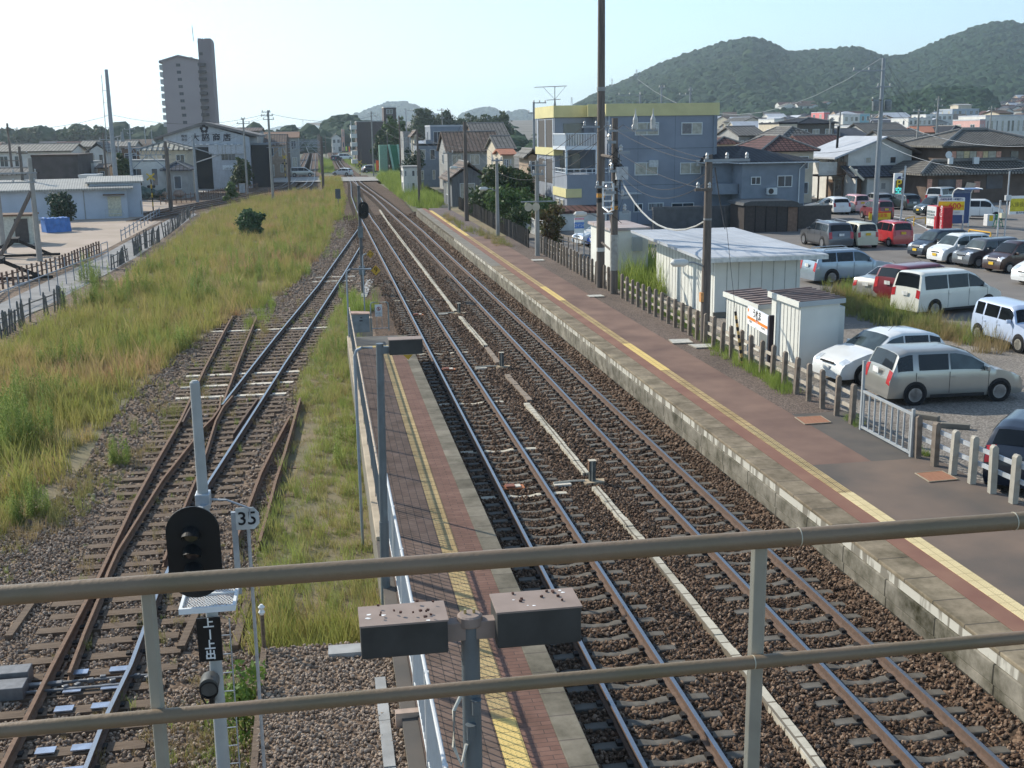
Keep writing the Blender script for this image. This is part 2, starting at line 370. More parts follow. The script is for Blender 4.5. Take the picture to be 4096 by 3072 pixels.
def main_track(xc, label, y1, far, fl, fr, pale=()):
 t = thing('railway_track', label, 'railway track', (xc, 0, 0))
 yl = [-16 + 4 * i for i in range(int((y1 + 16) / 4) + 1)]
 rail([(-.5335, y) for y in yl] + [(p[0] - xc, p[1]) for p in fl], t)
 rail([(.5335, y) for y in yl] + [(p[0] - xc, p[1]) for p in fr], t)
 src = None; y = 10.9; k = 0; rest = MB()
 while y < 112:
  if k < 98:
   if src is None: src = pc_sleeper().o('sleeper', [m_pc, m_iron], t)
   s = src if k == 0 else src.copy()
   if k: COL.objects.link(s)
   s.location = (rnd.uniform(-.02, .02), y, rnd.uniform(-.006, .004)); s.rotation_euler = (0, 0, rnd.uniform(-.008, .008))
   if k in pale:
    s.data = src.data.copy(); s.data.materials[0] = pale[k]; s['label'] = 'sleeper with pale paint'
  else: rest.bb((-1, y - .11, -.34), (1, y + .11, -.17))
  SLP.append((xc, y, 1.0, .095)); y += .548 if y < 60 else .6; k += 1
 for p in far:
  rest.box((p[0] - xc, p[1], -.25), (2.1, .22, .17))
 q = rest.o('far_sleepers', m_wood, t); q['kind'] = 'stuff'
 return t
def dens(poly, step):
 out = []; P = [Vector((p[0], p[1])) for p in poly]
 for a, b in zip(P, P[1:]):
  n = max(1, int((b - a).length / step)); out += [a.lerp(b, i / n) for i in range(n)]
 return out
LTl = [GF(*p) for p in [(1440, 866), (1424, 836), (1405, 783), (1404, 735), (1394, 711)]]
LTr = [GF(*p) for p in [(1490, 878), (1466, 838), (1440, 786), (1430, 738), (1412, 706)]]
RTl = [GF(*p) for p in [(1560, 850), (1524, 813), (1491, 783), (1447, 752), (1408, 722), (1391, 705), (1361, 673), (1347, 650), (1320, 600), (1308, 580), (1304, 572)]]
RTr = [GF(*p) for p in [(1607, 852), (1556, 812), (1512, 780), (1450, 735), (1412, 702), (1380, 673), (1362, 650), (1330, 600), (1317, 580), (1312, 572)]]
mid = lambda a, b: [((p[0] + q[0]) / 2, (p[1] + q[1]) / 2) for p, q in zip(a, b)]
m_pale2 = M('sleeper_cream', (.5, .46, .37), .9, scale=6)
LT = main_track(4.295, 'dark sleepered track beside the narrow left platform', 100, dens(mid(LTl, LTr), .7), LTl, LTr, {25: m_pale2, 32: m_pale2, 42: m_pale2, 57: m_pale2, 83: m_pale2})
RT = main_track(7.74, 'railway track along the long right hand platform', 96, dens(mid(RTl, RTr), 1.2), RTl, RTr)

# the yard turnout (survey points in full-photo pixels)
def ZP(X0, Y0, pts): return [GF(X0 + a / 2.16, Y0 + b / 2.16) for a, b in pts]
rA = [GF(930, 1262), GF(903, 1310)] + ZP(0, 1100, [(1770, 800), (1560, 1250)]) + ZP(0, 1700, [(1340, 330), (1150, 680), (870, 1270)]) + ZP(0, 2304, [(450, 770), (180, 1310), (10, 1650), (-220, 2100)])
rD = [GF(1447, 975), GF(1372, 1100), GF(1285, 1233), GF(1198, 1365), GF(1141, 1450), GF(985, 1694), GF(831, 1931), GF(730, 2160), GF(634, 2355)] + ZP(0, 2304, [(1130, 760), (890, 1260), (740, 1650), (530, 2150)])
rC = [GF(1440, 905), GF(1358, 1020), GF(1276, 1136), GF(1188, 1243), GF(1100, 1349), GF(1020, 1450), GF(905, 1596), GF(888, 1618)]
rC2 = [GF(884, 1583), GF(878, 1632), GF(850, 1672), GF(812, 1709), GF(773, 1760), GF(648, 1918), GF(569, 2043), GF(468, 2205), GF(431, 2288), GF(403, 2369), GF(338, 2526), GF(276, 2690)]
rB = [GF(1024, 1271), GF(985, 1365), GF(951, 1450), GF(893, 1606)]
rB2 = [GF(930, 1582), GF(893, 1625), GF(863, 1681), GF(824, 1806), GF(784, 1913), GF(745, 2005), GF(700, 2120), GF(655, 2240)]
T = thing('railway_turnout', 'rusty timber sleepered turnout in the gravel yard left of the signal mast', 'railway turnout')
rail(rA, T, False, m_rust2); rail(rD, T, True); rail(rC, T, True, name='rail'); rail(rC2, T, False, m_rust2, 'switch_blade', .8); rail(rB, T, False, m_rust2); rail(rB2, T, False, m_rust2, 'switch_blade', .8)
rail(ZP(400, 1450, [(1362, 308), (1260, 450), (1150, 612)]), T, False, name='guard_rail', w=.8); rail(ZP(400, 1450, [(800, 350), (770, 400), (712, 512)]), T, False, name='guard_rail', w=.8)
def xat(poly, y):
 ys = [p[1] for p in poly]; xs = [p[0] for p in poly]; o = np.argsort(ys)
 return float(np.interp(y, np.array(ys)[o], np.array(xs)[o]))
y = 10.2; k = 0; rest = MB(); yb = GF(930, 1262).y; wsrc = {}
PALE_Y = [GF(700, 1489).y, GF(700, 1529).y, GF(700, 1580).y]
while y < 88:
 lo = xat(rA, y) if y < yb + 1 else xat(rC, y); hi = xat(rD, y); a, b = lo - .55 - rnd.uniform(0, .12), hi + .55 + rnd.uniform(0, .15)
 mm = m_pale if any(abs(y - q) < .31 for q in PALE_Y) or (y > 45 and rnd.random() < .1) else m_wood
 if k < 99:
  mb = MB(); mb.bb((-(b - a) / 2, -.115, -.33), ((b - a) / 2, .115, -.16))
  mb.cur = 1
  for xx in ((xat(rA, y) if y < yb + 1 else None), xat(rD, y), xat(rC, y) if y > GF(888, 1618).y else xat(rC2, y) if y > 13.4 else None, xat(rB2, y) if 17.5 < y < GF(893, 1625).y else xat(rB, y) if y <= yb and y >= GF(893, 1625).y else None):
   if xx is not None:
    for e in (-1, 1): mb.box((xx - (a + b) / 2 + e * .09, 0, -.145), (.06, .12, .035))
  s = mb.o('sleeper', [mm, m_iron], T); s.location = ((a + b) / 2, y, rnd.uniform(-.012, .004)); s.rotation_euler = (0, 0, rnd.uniform(-.012, .012))
  if mm is m_pale: s['label'] = 'pale bleached sleeper'
 else: rest.bb((a, y - .11, -.33), (b, y + .11, -.165))
 SLP.append(((a + b) / 2, y, (b - a) / 2, .12)); y += .585 if y < 40 else .66; k += 1
if rest.v: rest.o('far_sleepers', m_wood, T)['kind'] = 'stuff'
# point machine and slide plates at the blade tips
mb = MB()
py = GF(250, 2700).y
for i in range(6):
 yy = py - .5 + .585 * i
 if i in (0, 1): continue
m_plate = M('slide_plate', (.3, .34, .42), .35, .7)
sp_ = MB()
for i, y in enumerate([s[1] for s in SLP if s[0] < 0 and 13 < s[1] < 17.5]):
 sp_.box((xat(rC2, y) + .1, y, -.135), (.26, .16, .02)); sp_.box((xat(rD, y) - .2, y, -.135), (.3, .16, .02))
sp_.o('slide_plates', m_plate, T)
mb = MB(); c = GF(60, 2740)
mb.box((c.x - .35, c.y, -.07), (1.0, .34, .2)); mb.box((c.x - .35, c.y + .42, -.05), (.95, .3, .24)); mb.box((c.x + .35, c.y + .2, -.13), (.55, .1, .06)); mb.box((c.x + .75, c.y - .02, -.13), (1.5, .05, .04)); mb.box((c.x + 1.1, c.y + .22, -.13), (1.9, .045, .045))
for i in range(9): mb.box((c.x + .7 + .17 * i, c.y + rnd.uniform(-.12, .3), -.12), (.09, .07, .07), rz=rnd.random())
tag(mb.o('point_machine', M('machine_grey', (.16, .16, .165), .5, .3, scale=9), bevel=.012), 'grey point machine and drive rods beside the switch blades', 'point machine')
# the short disused rails right of the sign with the number 35
D_ = thing('disused_rails', 'two rusty converging rails beside the weedy verge', 'disused track')
rail([GF(1159, 1663), GF(1100, 1774), GF(1043, 1890), GF(993, 2024), GF(958, 2117), GF(930, 2190)], D_, False, m_rust2); rail([GF(1201, 1590), GF(1170, 1700), GF(1141, 1802), GF(1100, 1930), GF(1072, 2040), GF(1037, 2165)], D_, False, m_rust2)
for (x0, y0), (x1, y1) in [((1000, 2378), (938, 2596)), ((150, 2390), (35, 2555)), ((785, 2460), (724, 2597)), ((440, 2290), (400, 2350))]:
 a, b = GF(x0, y0, -.18), GF(x1, y1, -.18); MB().tube([a, b], .09, 4).o('loose_timber', m_wood, D_)
y = 16.6
for k in range(11):
 lo, hi = xat([GF(1159, 1663), GF(1043, 1890), GF(958, 2117)], y), xat([GF(1201, 1590), GF(1100, 1930), GF(1037, 2165)], y)
 MB().bb((lo - .3, y - .1, -.33), (hi + .45, y + .1, -.2)).o('sleeper', m_wood, D_); SLP.append(((lo + hi) / 2, y, .9, .11)); y += 1.15
# branch line on the left that swings away past the level crossing
T2 = thing('branch_line', 'double track line curving away left behind the grassy field', 'railway track')
for cl in ([(1232, 600), (1228, 620), (1206, 670), (1180, 706), (1150, 737), (1090, 757), (1000, 775), (850, 803), (700, 830), (560, 858)], [(1258, 590), (1257, 615), (1251, 670), (1247, 705), (1235, 735), (1200, 755), (1130, 769), (1000, 790), (850, 817), (700, 847), (560, 880)]):
 C_ = [GF(*p) for p in cl]; C2 = []
 for a in range(len(C_) - 1):
  p0, p1, p2, p3 = C_[max(a - 1, 0)], C_[a], C_[a + 1], C_[min(a + 2, len(C_) - 1)]
  for i in range(6):
   u = i / 6; C2.append(.5 * ((2 * p1) + (p2 - p0) * u + (2 * p0 - 5 * p1 + 4 * p2 - p3) * u * u + (3 * p1 - p0 - 3 * p2 + p3) * u ** 3))
 for s in (-1, 1):
  q = []
  for i, p in enumerate(C2):
   d = (C2[min(i + 1, len(C2) - 1)] - C2[max(i - 1, 0)]).normalized(); q.append((p.x + d.y * .55 * s, p.y - d.x * .55 * s))
  rail(q, T2, True, m_rust)
 bed = MB(); n = len(C2)
 for i, p in enumerate(C2):
  d = (C2[min(i + 1, n - 1)] - C2[max(i - 1, 0)]).normalized(); bed.v += [(p.x + d.y * 1.9, p.y - d.x * 1.9, -.19), (p.x - d.y * 1.9, p.y + d.x * 1.9, -.19)]
 for i in range(n - 1): bed.f.append([2 * i, 2 * i + 1, 2 * i + 3, 2 * i + 2]); bed.m.append(0)
 bed.o('ballast', m_ball, T2)
bb_ = MB(); C_ = dens(mid(RTl[5:], RTr[4:]), 8)
for i, p in enumerate(C_):
 bb_.v += [(p[0] - 2.3, p[1], -.2), (p[0] + 2.3, p[1], -.2)]
for i in range(len(C_) - 1): bb_.f.append([2 * i, 2 * i + 1, 2 * i + 3, 2 * i + 2]); bb_.m.append(0)
bb_.o('far_ballast', m_ball)['kind'] = 'structure'

# ---------------------------------------------------------------- stones
KEEP = [(p[0], p[1]) for p in []]
def stone_field(name, poly, d, zc, r, cols, flt=None):
 P = spread(poly, d); ok = np.ones(len(P), bool)
 for cx, cy, hl, hw in SLP:
  w_ = (abs(P[:, 1] - cy) < hw + .004) & (abs(P[:, 0] - cx) < hl + .005)
  ok &= ~w_
 for pl in RAILLINES:
  xs = np.interp(P[:, 1], pl[1], pl[0], left=1e6, right=1e6); ok &= abs(P[:, 0] - xs) > .085
 P = P[ok]
 if flt is not None: P = P[flt(P)]
 n = len(P); z = zc + NR.uniform(-.02, .02, n) + (np.clip((P[:, 0] - 8.75) / .45, 0, 1) * .2 if zc > -.21 and zc < -.17 else 0); s = r * NR.uniform(.6, 1.25, (n, 1)) * NR.uniform(.8, 1.2, (n, 3))
 return scatter(name, np.c_[P, z], s, NR.uniform(0, 6.28, (n, 3)), NR.integers(0, 4, n), [(ico(1, 1, .28, 40 + k, .75), cols) for k in range(4)])
RAILLINES = []
for pl in (rA, rB, rB2, rC, rC2, rD, [(3.76, -10), (3.76, 90)], [(4.83, -10), (4.83, 90)], [(7.205, -10), (7.205, 90)], [(8.275, -10), (8.275, 90)]):
 a = np.array([[p[0], p[1]] for p in pl]); o = np.argsort(a[:, 1]); RAILLINES.append((a[o, 0], a[o, 1]))
m_st1 = mat_random('ballast_stone', [(.062, .043, .029), (.10, .066, .044), (.16, .097, .063), (.085, .059, .042), (.21, .136, .09), (.29, .21, .15), (.128, .084, .058)], .85)
m_st2 = mat_random('yard_stone', [(.15, .11, .08), (.26, .195, .145), (.36, .275, .205), (.21, .155, .115), (.43, .35, .275), (.29, .21, .155)], .85)
stone_field('ballast_stones', [(2.92, 10.5), (9.33, 10.5), (9.33, 27), (2.92, 27)], 350, -.182, .034, m_st1)
stone_field('ballast_stones', [(2.92, 27), (9.33, 27), (9.33, 62), (2.92, 62)], 130, -.187, .05, m_st1)
inF = lambda P: ~in_poly(P, FIELD) & ~in_poly(P, STRIP)
stone_field('ballast_stones', [(2.3, 62), (9.33, 62), (9.6, 118), (2.1, 118)], 45, -.2, .07, m_st1)
stone_field('yard_stones', [(-7.5, 9.8), (.74, 9.8), (.74, 26), (-10.5, 26)], 300, -.195, .033, m_st2, inF)
stone_field('yard_stones', [(-10.5, 26), (.74, 26), (1.0, 60), (-9, 60)], 70, -.20, .05, m_st2, inF)
stone_field('yard_stones', [(-5, 60), (2.6, 60), (2.6, 112), (-3, 112)], 34, -.2, .07, m_st2, inF)

# ---------------------------------------------------------------- left platform
PZ = .76
m_cop = mat_brick('coping_stone', (.17, .15, .115), (.225, .2, .155), (.12, .1, .085), .6, 3, .012, 'yx', dirt=.4)
m_brick_red = mat_brick('red_paving', (.17, .092, .07), (.21, .118, .09), (.1, .065, .055), .3, .1, .006, 'xy', dirt=.25)
m_brown = mat_brick('brown_paving', (.16, .108, .085), (.19, .132, .105), (.07, .055, .05), .3, .15, .006, 'yx', dirt=.3)
m_tact = mat_brick('tactile_aged', (.40, .29, .14), (.46, .34, .17), (.16, .11, .07), .3, .3, .012, 'yx', off=0, dirt=.25)
m_tactn = mat_brick('tactile_new', (.66, .48, .17), (.7, .52, .2), (.4, .3, .12), .3, .3, .01, 'yx', off=0, dirt=.1)
m_blackasp = M('black_asphalt', (.085, .078, .07), .9, scale=1.2, col2=(.125, .105, .088), detail=8)
m_conc = M('old_concrete', (.23, .21, .175), .9, scale=1.3, col2=(.15, .135, .11), detail=9, bump=.3, bscale=14)
YE = 41.2
P1 = thing('station_platform', 'narrow left platform with brown paving, fence and tactile strip', 'platform', (0, 0, 0))
MB().bb((.70, -16, -.6), (2.80, YE, PZ - .09)).o('platform_body', m_conc, P1)
MB().bb((.70, 19.8, PZ - .09), (.90, YE, PZ + .05)).o('kerb', M('kerb_tan', (.42, .35, .26), .9, scale=2, detail=8, var=.2), P1, bevel=.01)
MB().bb((.70, -16, PZ - .09), (.897, 19.797, PZ - .02)).o('dirty_edge', m_blackasp, P1)
MB().bb((.90, -16, PZ - .09), (1.815, YE - 2.2, PZ)).o('paving', m_brown, P1)
MB().bb((.90, YE - 2.2, PZ - .09), (2.53, YE, PZ - .003)).o('end_paving', M('end_asphalt', (.12, .115, .105), .9, scale=2), P1)
MB().bb((1.818, -16, PZ - .09), (2.11, YE - 2.2, PZ + .006)).o('tactile_strip', m_tact, P1)
MB().bb((1.818, -16, PZ - .08), (2.11, 12.95, PZ + .010)).o('new_tactile', m_tactn, P1)
MB().bb((.95, YE - 2.25, PZ - .08), (2.11, YE - 1.95, PZ + .006)).o('end_tactile', m_tactn, P1)
MB().bb((2.113, -16, PZ - .09), (2.53, YE - 2.2, PZ + .001)).o('red_paving', m_brick_red, P1)
MB().bb((2.533, -16, PZ - .14), (2.88, YE, PZ + .003)).o('coping', m_cop, P1, bevel=.012)
sheet('ballast_slope', [(8.7, -16, -.235), (9.22, -16, .02), (9.22, 112, .02), (8.7, 112, -.235)], 0, m_ball)
# bumps of the tactile strip
def tbumps(x0, x1, y0, y1, z):
 mb = MB()
 y = y0
 while y < y1:
  x = x0 + .03
  while x < x1 - .01: mb.add([(x - .013, y - .013, z), (x + .013, y - .013, z), (x + .013, y + .013, z), (x - .013, y + .013, z), (x, y, z + .006)], [(0, 1, 4), (1, 2, 4), (2, 3, 4), (3, 0, 4)]); x += .055
  y += .055
 return mb
tbumps(1.83, 2.10, 10.8, 12.95, PZ + .010).o('tactile_bumps', m_tactn, P1)['kind'] = 'stuff'
tbumps(1.83, 2.10, 12.96, 24, PZ + .006).o('tactile_bumps', m_tact, P1)['kind'] = 'stuff'
# fences on the inner edge
def picket_fence(name, label, x, y0, y1, z0, z1, step, r, mat, rmat, post_every, group='fences on the left platform'):
 t = thing(name, label, 'fence', (x, y0, z0), 0, group)
 mb = MB(); n = int((y1 - y0) / step)
 for i in range(n + 1): mb.tube([(0, i * step, .06), (0, i * step, z1 - z0 - .03)], r, 5)
 mb.o('pickets', mat, t)
 for z, rr in ((.07, .018), (z1 - z0 - .02, .024)): MB().tube([(0, -.02, z), (0, y1 - y0, z)], rr, 8).o('fence_rail', rmat, t)
 k = 0
 while k * post_every <= y1 - y0 + .01: MB().box((0, k * post_every, (z1 - z0) / 2), (.055, .055, z1 - z0)).o('post', mat, t); k += 1
 return t
m_gfen = M('fence_grey', (.17, .19, .205), .6, 0, var=.1); m_wfen = M('fence_white', (.52, .53, .53), .5, 0, var=.06)
picket_fence('picket_fence', 'grey metal picket fence with tan top rail on left platform', .83, 20.2, YE, PZ + .05, 1.86, .125, .017, m_gfen, M('rail_tan', (.4, .32, .24), .7), 2)
wf = picket_fence('picket_fence', 'white metal picket fence along the near end of left platform', .93, 4.0, 19.9, PZ + .02, 1.98, .16, .011, m_wfen, m_wfen, 2)
for y in (9.3, 11.3, 13.3): MB().bb((.62, y - .06, PZ - .2), (.92, y + .06, PZ + .05)).o('fence_foot', M('foot_rust', (.4, .3, .24), .8), wf).location = (-.93, -4.0, -(PZ + .02))

# ---------------------------------------------------------------- right platform
m_red2 = M('red_asphalt', (.13, .08, .064), .92, scale=.7, col2=(.225, .142, .106), detail=9, bump=.25, bscale=50)
m_gasp = M('grey_asphalt', (.095, .084, .074), .92, scale=.55, col2=(.185, .135, .104), detail=10, bump=.25, bscale=50)
m_blackasp = M('black_asphalt', (.075, .07, .066), .9, scale=1.2, detail=8)
m_pgrav = mat_stones('platform_gravel', [(.10, .08, .07), (.15, .12, .10), (.2, .16, .135), (.13, .1, .085)], 26, bump=.8)
m_cop2 = mat_brick('coping_worn', (.25, .2, .14), (.3, .245, .17), (.12, .1, .08), .9, 3, .015, 'yx', dirt=.45)
m_wall = mat_brick('platform_stone', (.22, .2, .165), (.26, .235, .19), (.06, .055, .045), 1.6, 4, .02, 'yz', dirt=.6)
P2 = thing('station_platform', 'long right hand platform with red asphalt and yellow tactile strip', 'platform', (0, 0, 0))
YF = 112
MB().bb((9.14, -16, -.6), (9.7, YF, .19)).o('lower_course', m_wall, P2, bevel=.02)
MB().bb((9.115, -16, .2), (9.7, YF, .515)).o('middle_course', m_wall, P2, bevel=.02)
MB().bb((9.145, -16, .52), (9.7, 80, .686)).o('painted_course', M('whitewash_worn', (.5, .475, .41), .9, scale=5, col2=(.2, .18, .145), detail=5, stretch=(1, .9, .15)), P2)
for n_ in MATS['whitewash_worn'].node_tree.nodes:
 if n_.type == 'VALTORGB': n_.color_ramp.elements[0].position, n_.color_ramp.elements[1].position = .47, .55
MB().bb((9.12, -16, .69), (9.7, 62, PZ)).o('coping', m_cop2, P2, bevel=.015)
MB().bb((9.12, 62.02, .69), (9.7, YF, PZ - .002)).o('old_coping', m_conc, P2, bevel=.015)
MB().bb((9.703, -16, -.6), (10.06, YF, PZ)).o('red_edge', M('red_edge_paving', (.19, .092, .068), .92, scale=1.2, col2=(.24, .13, .09), detail=8), P2)
MB().bb((10.063, -16, .4), (10.35, YF - 3, PZ + .006)).o('tactile_strip', m_tact, P2)
for a, b in ((-16, 20.6), (33.1, 48.3), (81, YF - 3.3)):
 if a > 30: b = [b, 48.3][a < 50]
for a, b in ((-16, 20.6), (33.0, 33.0 + 4.6), (48.2, 52.8), (81, 108)):
 MB().bb((10.06, a, .4), (10.353, b, PZ + .010)).o('new_tactile', m_tactn if a != -16 else mat_brick('tactile_cream', (.64, .52, .29), (.68, .56, .32), (.45, .36, .2), .3, .3, .008, 'yx', off=0, dirt=.1) if 'tactile_cream' not in MATS else MATS['tactile_cream'], P2)
MB().bb((10.353, 22.6, -.6), (11.75, 80, PZ)).o('red_asphalt', m_red2, P2)
MB().bb((10.353, -16, -.6), (13.24, 22.597, PZ)).o('grey_asphalt', m_gasp, P2)
MB().bb((10.353, 80.003, -.6), (12.2, YF, PZ - .004)).o('far_asphalt', M('far_platform_asphalt', (.13, .1, .095), .92, scale=1), P2)
MB().bb((11.753, 27, -.6), (13.24, 80, PZ - .02)).o('gravel_strip', m_pgrav, P2)
MB().bb((11.753, 22.6, -.6), (13.24, 26.997, PZ - .001)).o('dark_patch', m_blackasp, P2)
MB().bb((12.203, 80.003, -.6), (13.24, YF, PZ - .05)).o('weedy_strip', m_earth, P2)
tbumps(10.08, 10.34, 14.5, 26, PZ + .010).o('tactile_bumps', MATS['tactile_cream'], P2)['kind'] = 'stuff'
# hatch plates in the platform
def plate(lab, pts, mat, cat='hatch plate'):
 c = sum(pts, Vector()) / len(pts); t = thing('hatch_plate', lab, cat, (c.x, c.y, PZ), 0, 'hatch plates in the right platform')
 mb = MB(); mb.prism([(p.x - c.x, p.y - c.y) for p in pts], -.01, .022); mb.o('lid', mat, t)
 f = MB()
 for a, b in zip(pts, pts[1:] + pts[:1]): f.tube([Vector((a.x - c.x, a.y - c.y, .018)), Vector((b.x - c.x, b.y - c.y, .018))], .014, 4)
 f.o('rim', M('plate_rim', (.32, .27, .2), .8), t)
m_pl = M('plate_rust', (.33, .17, .1), .8, scale=10, col2=(.27, .12, .07), stretch=(6, .5, 1)); m_pg = M('plate_grey', (.45, .44, .40), .9, scale=6)
ZQ = lambda X0, Y0, pts: [GF(X0 + a / 2.16, Y0 + b / 2.16, PZ) for a, b in pts]
plate('rusty striped hatch plate set in asphalt near the white gate', ZQ(3072, 1500, [(1270, 855), (1500, 835), (1640, 908), (1395, 930)]), m_pl)
plate('rusty plain hatch plate at the edge of the gravel strip', ZQ(3072, 1500, [(232, 370), (455, 358), (545, 415), (320, 432)]), m_pl)
plate('pale concrete hatch slab, larger of the pair by the pole', ZQ(2100, 800, [(1240, 1208), (1410, 1203), (1455, 1236), (1275, 1243)]), m_pg)
plate('thin stained hatch slab touching the foot of the pole', ZQ(2100, 800, [(1410, 1250), (1600, 1246), (1640, 1275), (1480, 1282)]), m_pg)
plate('pale hatch slab on gravel near the twin poles', ZQ(2100, 800, [(530, 825), (655, 820), (690, 836), (560, 842)]), m_pg)
plate('small pale slab on gravel by the far shrubs', ZQ(1600, 600, [(1130, 948), (1230, 945), (1255, 957), (1150, 960)]), m_pg)

# cable troughs
m_tr = mat_brick('trough_concrete', (.52, .48, .39), (.56, .52, .43), (.2, .17, .13), .5, 3, .02, 'yx', dirt=.25)
m_tr2 = M('trough_dirty', (.25, .2, .155), .9, scale=3, detail=8)
def trough(label, pts, w=.165, mat=None, z=-.2, h=.1):
 mb = MB(); P = [Vector((p[0], p[1], 0)) for p in pts]
 for a, b in zip(P, P[1:]):
  d = (b - a).normalized(); n = Vector((d.y, -d.x, 0)) * w / 2; L = (b - a).length; k = max(1, int(L / .5))
  for i in range(k):
   p, q = a.lerp(b, i / k), a.lerp(b, (i + .985) / k); e = n * rnd.uniform(.97, 1.04); zz = z + h + rnd.uniform(-.012, .012)
   mb.add([p - e + Vector((0, 0, z - .1)), p + e + Vector((0, 0, z - .1)), q + e + Vector((0, 0, z - .1)), q - e + Vector((0, 0, z - .1)), p - e + Vector((0, 0, zz)), p + e + Vector((0, 0, zz)), q + e + Vector((0, 0, zz)), q - e + Vector((0, 0, zz))],
                   [(0, 1, 2, 3), (4, 5, 6, 7), (0, 1, 5, 4), (1, 2, 6, 5), (2, 3, 7, 6), (3, 0, 4, 7)])
 o = mb.o('cable_trough', mat or m_tr); return tag(o, label, 'cable trough', 'cable troughs')
zt = lambda X0, Y0, pts: [GF(X0 + a / 2.16, Y0 + b / 2.16, -.12) for a, b in pts]
trough('long pale concrete cable trough between the two main tracks, nearest stretch', zt(1800, 1500, [(1255, 970), (1620, 1390)]) + zt(2200, 2304, [(1660, 770), (1930, 1130), (2212, 1500)]) + [GF(3500, 3400, -.12)])
trough('pale cable trough between the marker posts, middle stretch', zt(1800, 1500, [(660, 245), (900, 510), (1175, 850)]))
trough('dirty brown cable trough stretch between the main tracks', zt(1800, 1500, [(492, 0), (690, 220)]) + [], mat=m_tr2)
trough('far pale cable trough running to the end of the main tracks', zt(1024, 300, [(1070, 1165), (1130, 1260), (1430, 1655)]) + zt(1100, 900, [(1560, 745)]))
trough('broken pale cable trough stretch below the farthest marker post', zt(1100, 900, [(1600, 790), (1720, 930), (1820, 1040)]))
trough('dirty cable trough stretch beyond the middle marker post', zt(1100, 900, [(1830, 1060), (1930, 1190)]), mat=m_tr2)
trough('grey concrete cable trough along the gravel by the white fence', [GF(1300 + a / 2.16, 2304 + b / 2.16, .64) for a, b in [(475, 880), (515, 1250), (560, 1655)]] + [GF(1610, 3500, .64)], .14, M('trough_grey', (.33, .33, .32), .9, scale=3), .58, .07)
ra_, rb_ = GF(1056, 2590, .62), GF(1012, 3110, .62); ob = MB().prism([(ra_.x, ra_.y), (.695, ra_.y - .1), (.695, 4), (rb_.x + .02, 4), (rb_.x, rb_.y)], -.6, .60).o('raised_gravel_bed', m_yard); ob['kind'] = 'structure'
RB_ = [(ra_.x, ra_.y), (.695, ra_.y - .1), (.695, 9), (rb_.x, 9)]; P = spread(RB_, 520); n = len(P); scatter('yard_stones', np.c_[P, NR.uniform(.595, .625, n)], .027 * NR.uniform(.6, 1.3, (n, 1)) * np.ones((1, 3)), NR.uniform(0, 6.28, (n, 3)), NR.integers(0, 4, n), [(ico(1, 1, .28, 50 + k, .75), m_st2) for k in range(4)])
et = thing('edge_timber', 'dark timber edge with a white topped stake beside the raised gravel', 'edging', (ra_.x, ra_.y, .54)); MB().tube([(0, 0, .05), (rb_.x - ra_.x, rb_.y - ra_.y, .05), (rb_.x - ra_.x, 4 - ra_.y, .05)], .06, 4).o('timber', m_wood, et); MB().tube([(0, 0, -.2), (0, 0, .62)], .03, 6).o('stake', m_wood, et); MB().lathe([(.03, .6), (.05, .64), (.03, .68), (.05, .72), (.02, .76)], n=8).o('white_insulator', M('insulator_white', (.7, .7, .68), .4), et)
trough('pale block at the end of the verge by the lamp', [GF(1314, 2612, .62), GF(1470, 2600, .62)], .3, M('trough_grey', (.33, .33, .32)), .3, .36)
trough('pale slab path from the end of left platform', zt(1360, 950, []) + [GF(1482, 1120, -.2), GF(1466, 1155, -.2), GF(1452, 1190, -.2)], .35, M('trough_grey', (.33, .33, .32)), -.27)
# ---------------------------------------------------------------- railing in the foreground
m_rail_br = M('railing_bronze', (.18, .14, .085), .42, .1, scale=3, col2=(.24, .17, .115), detail=10, bump=.12, bscale=60)
m_post_gr = M('railing_post', (.33, .33, .29), .45, .4, scale=8, var=.1, detail=6)
rg = thing('bridge_railing', 'brown round handrail with two bars across the front', 'railing', (0, 3.05, 6.0))
for z, r in ((.80, .0275), (.405, .021)):
 MB().tube([(-2.6, 0, z), (3.6, 0, z)], r, 20).o('rail_bar', m_rail_br, rg, True)
for xx, zz in ((HY(1726, 1145, 3.05).x, .8), (HY(1655, 1440, 2.95).x, .405), (HY(2190, 1120, 3.05).x, .8)):
 MB().tube([(xx - .0015, 0, zz), (xx + .0015, 0, zz)], .0285 if zz > .5 else .0218, 20).o('pipe_joint', M('joint_pale', (.5, .46, .36), .6), rg, True)
for px in (323, 1635):
 x = HY(px, 1300 if px < 1000 else 1210, 3.1).x
 mb = MB(); mb.prism([(-.018, -.005), (.006, -.03), (.018, -.018), (.018, .018), (-.018, .018)], -1.2, .775); p = mb.o('post', m_post_gr, rg, bevel=.003); p.location = (x, .035, 0); p.rotation_euler = (0, 0, .25)
MB().bb((-2.6, -.1, -1.3), (3.6, .2, -1.15)).o('base_beam', m_conc, rg)

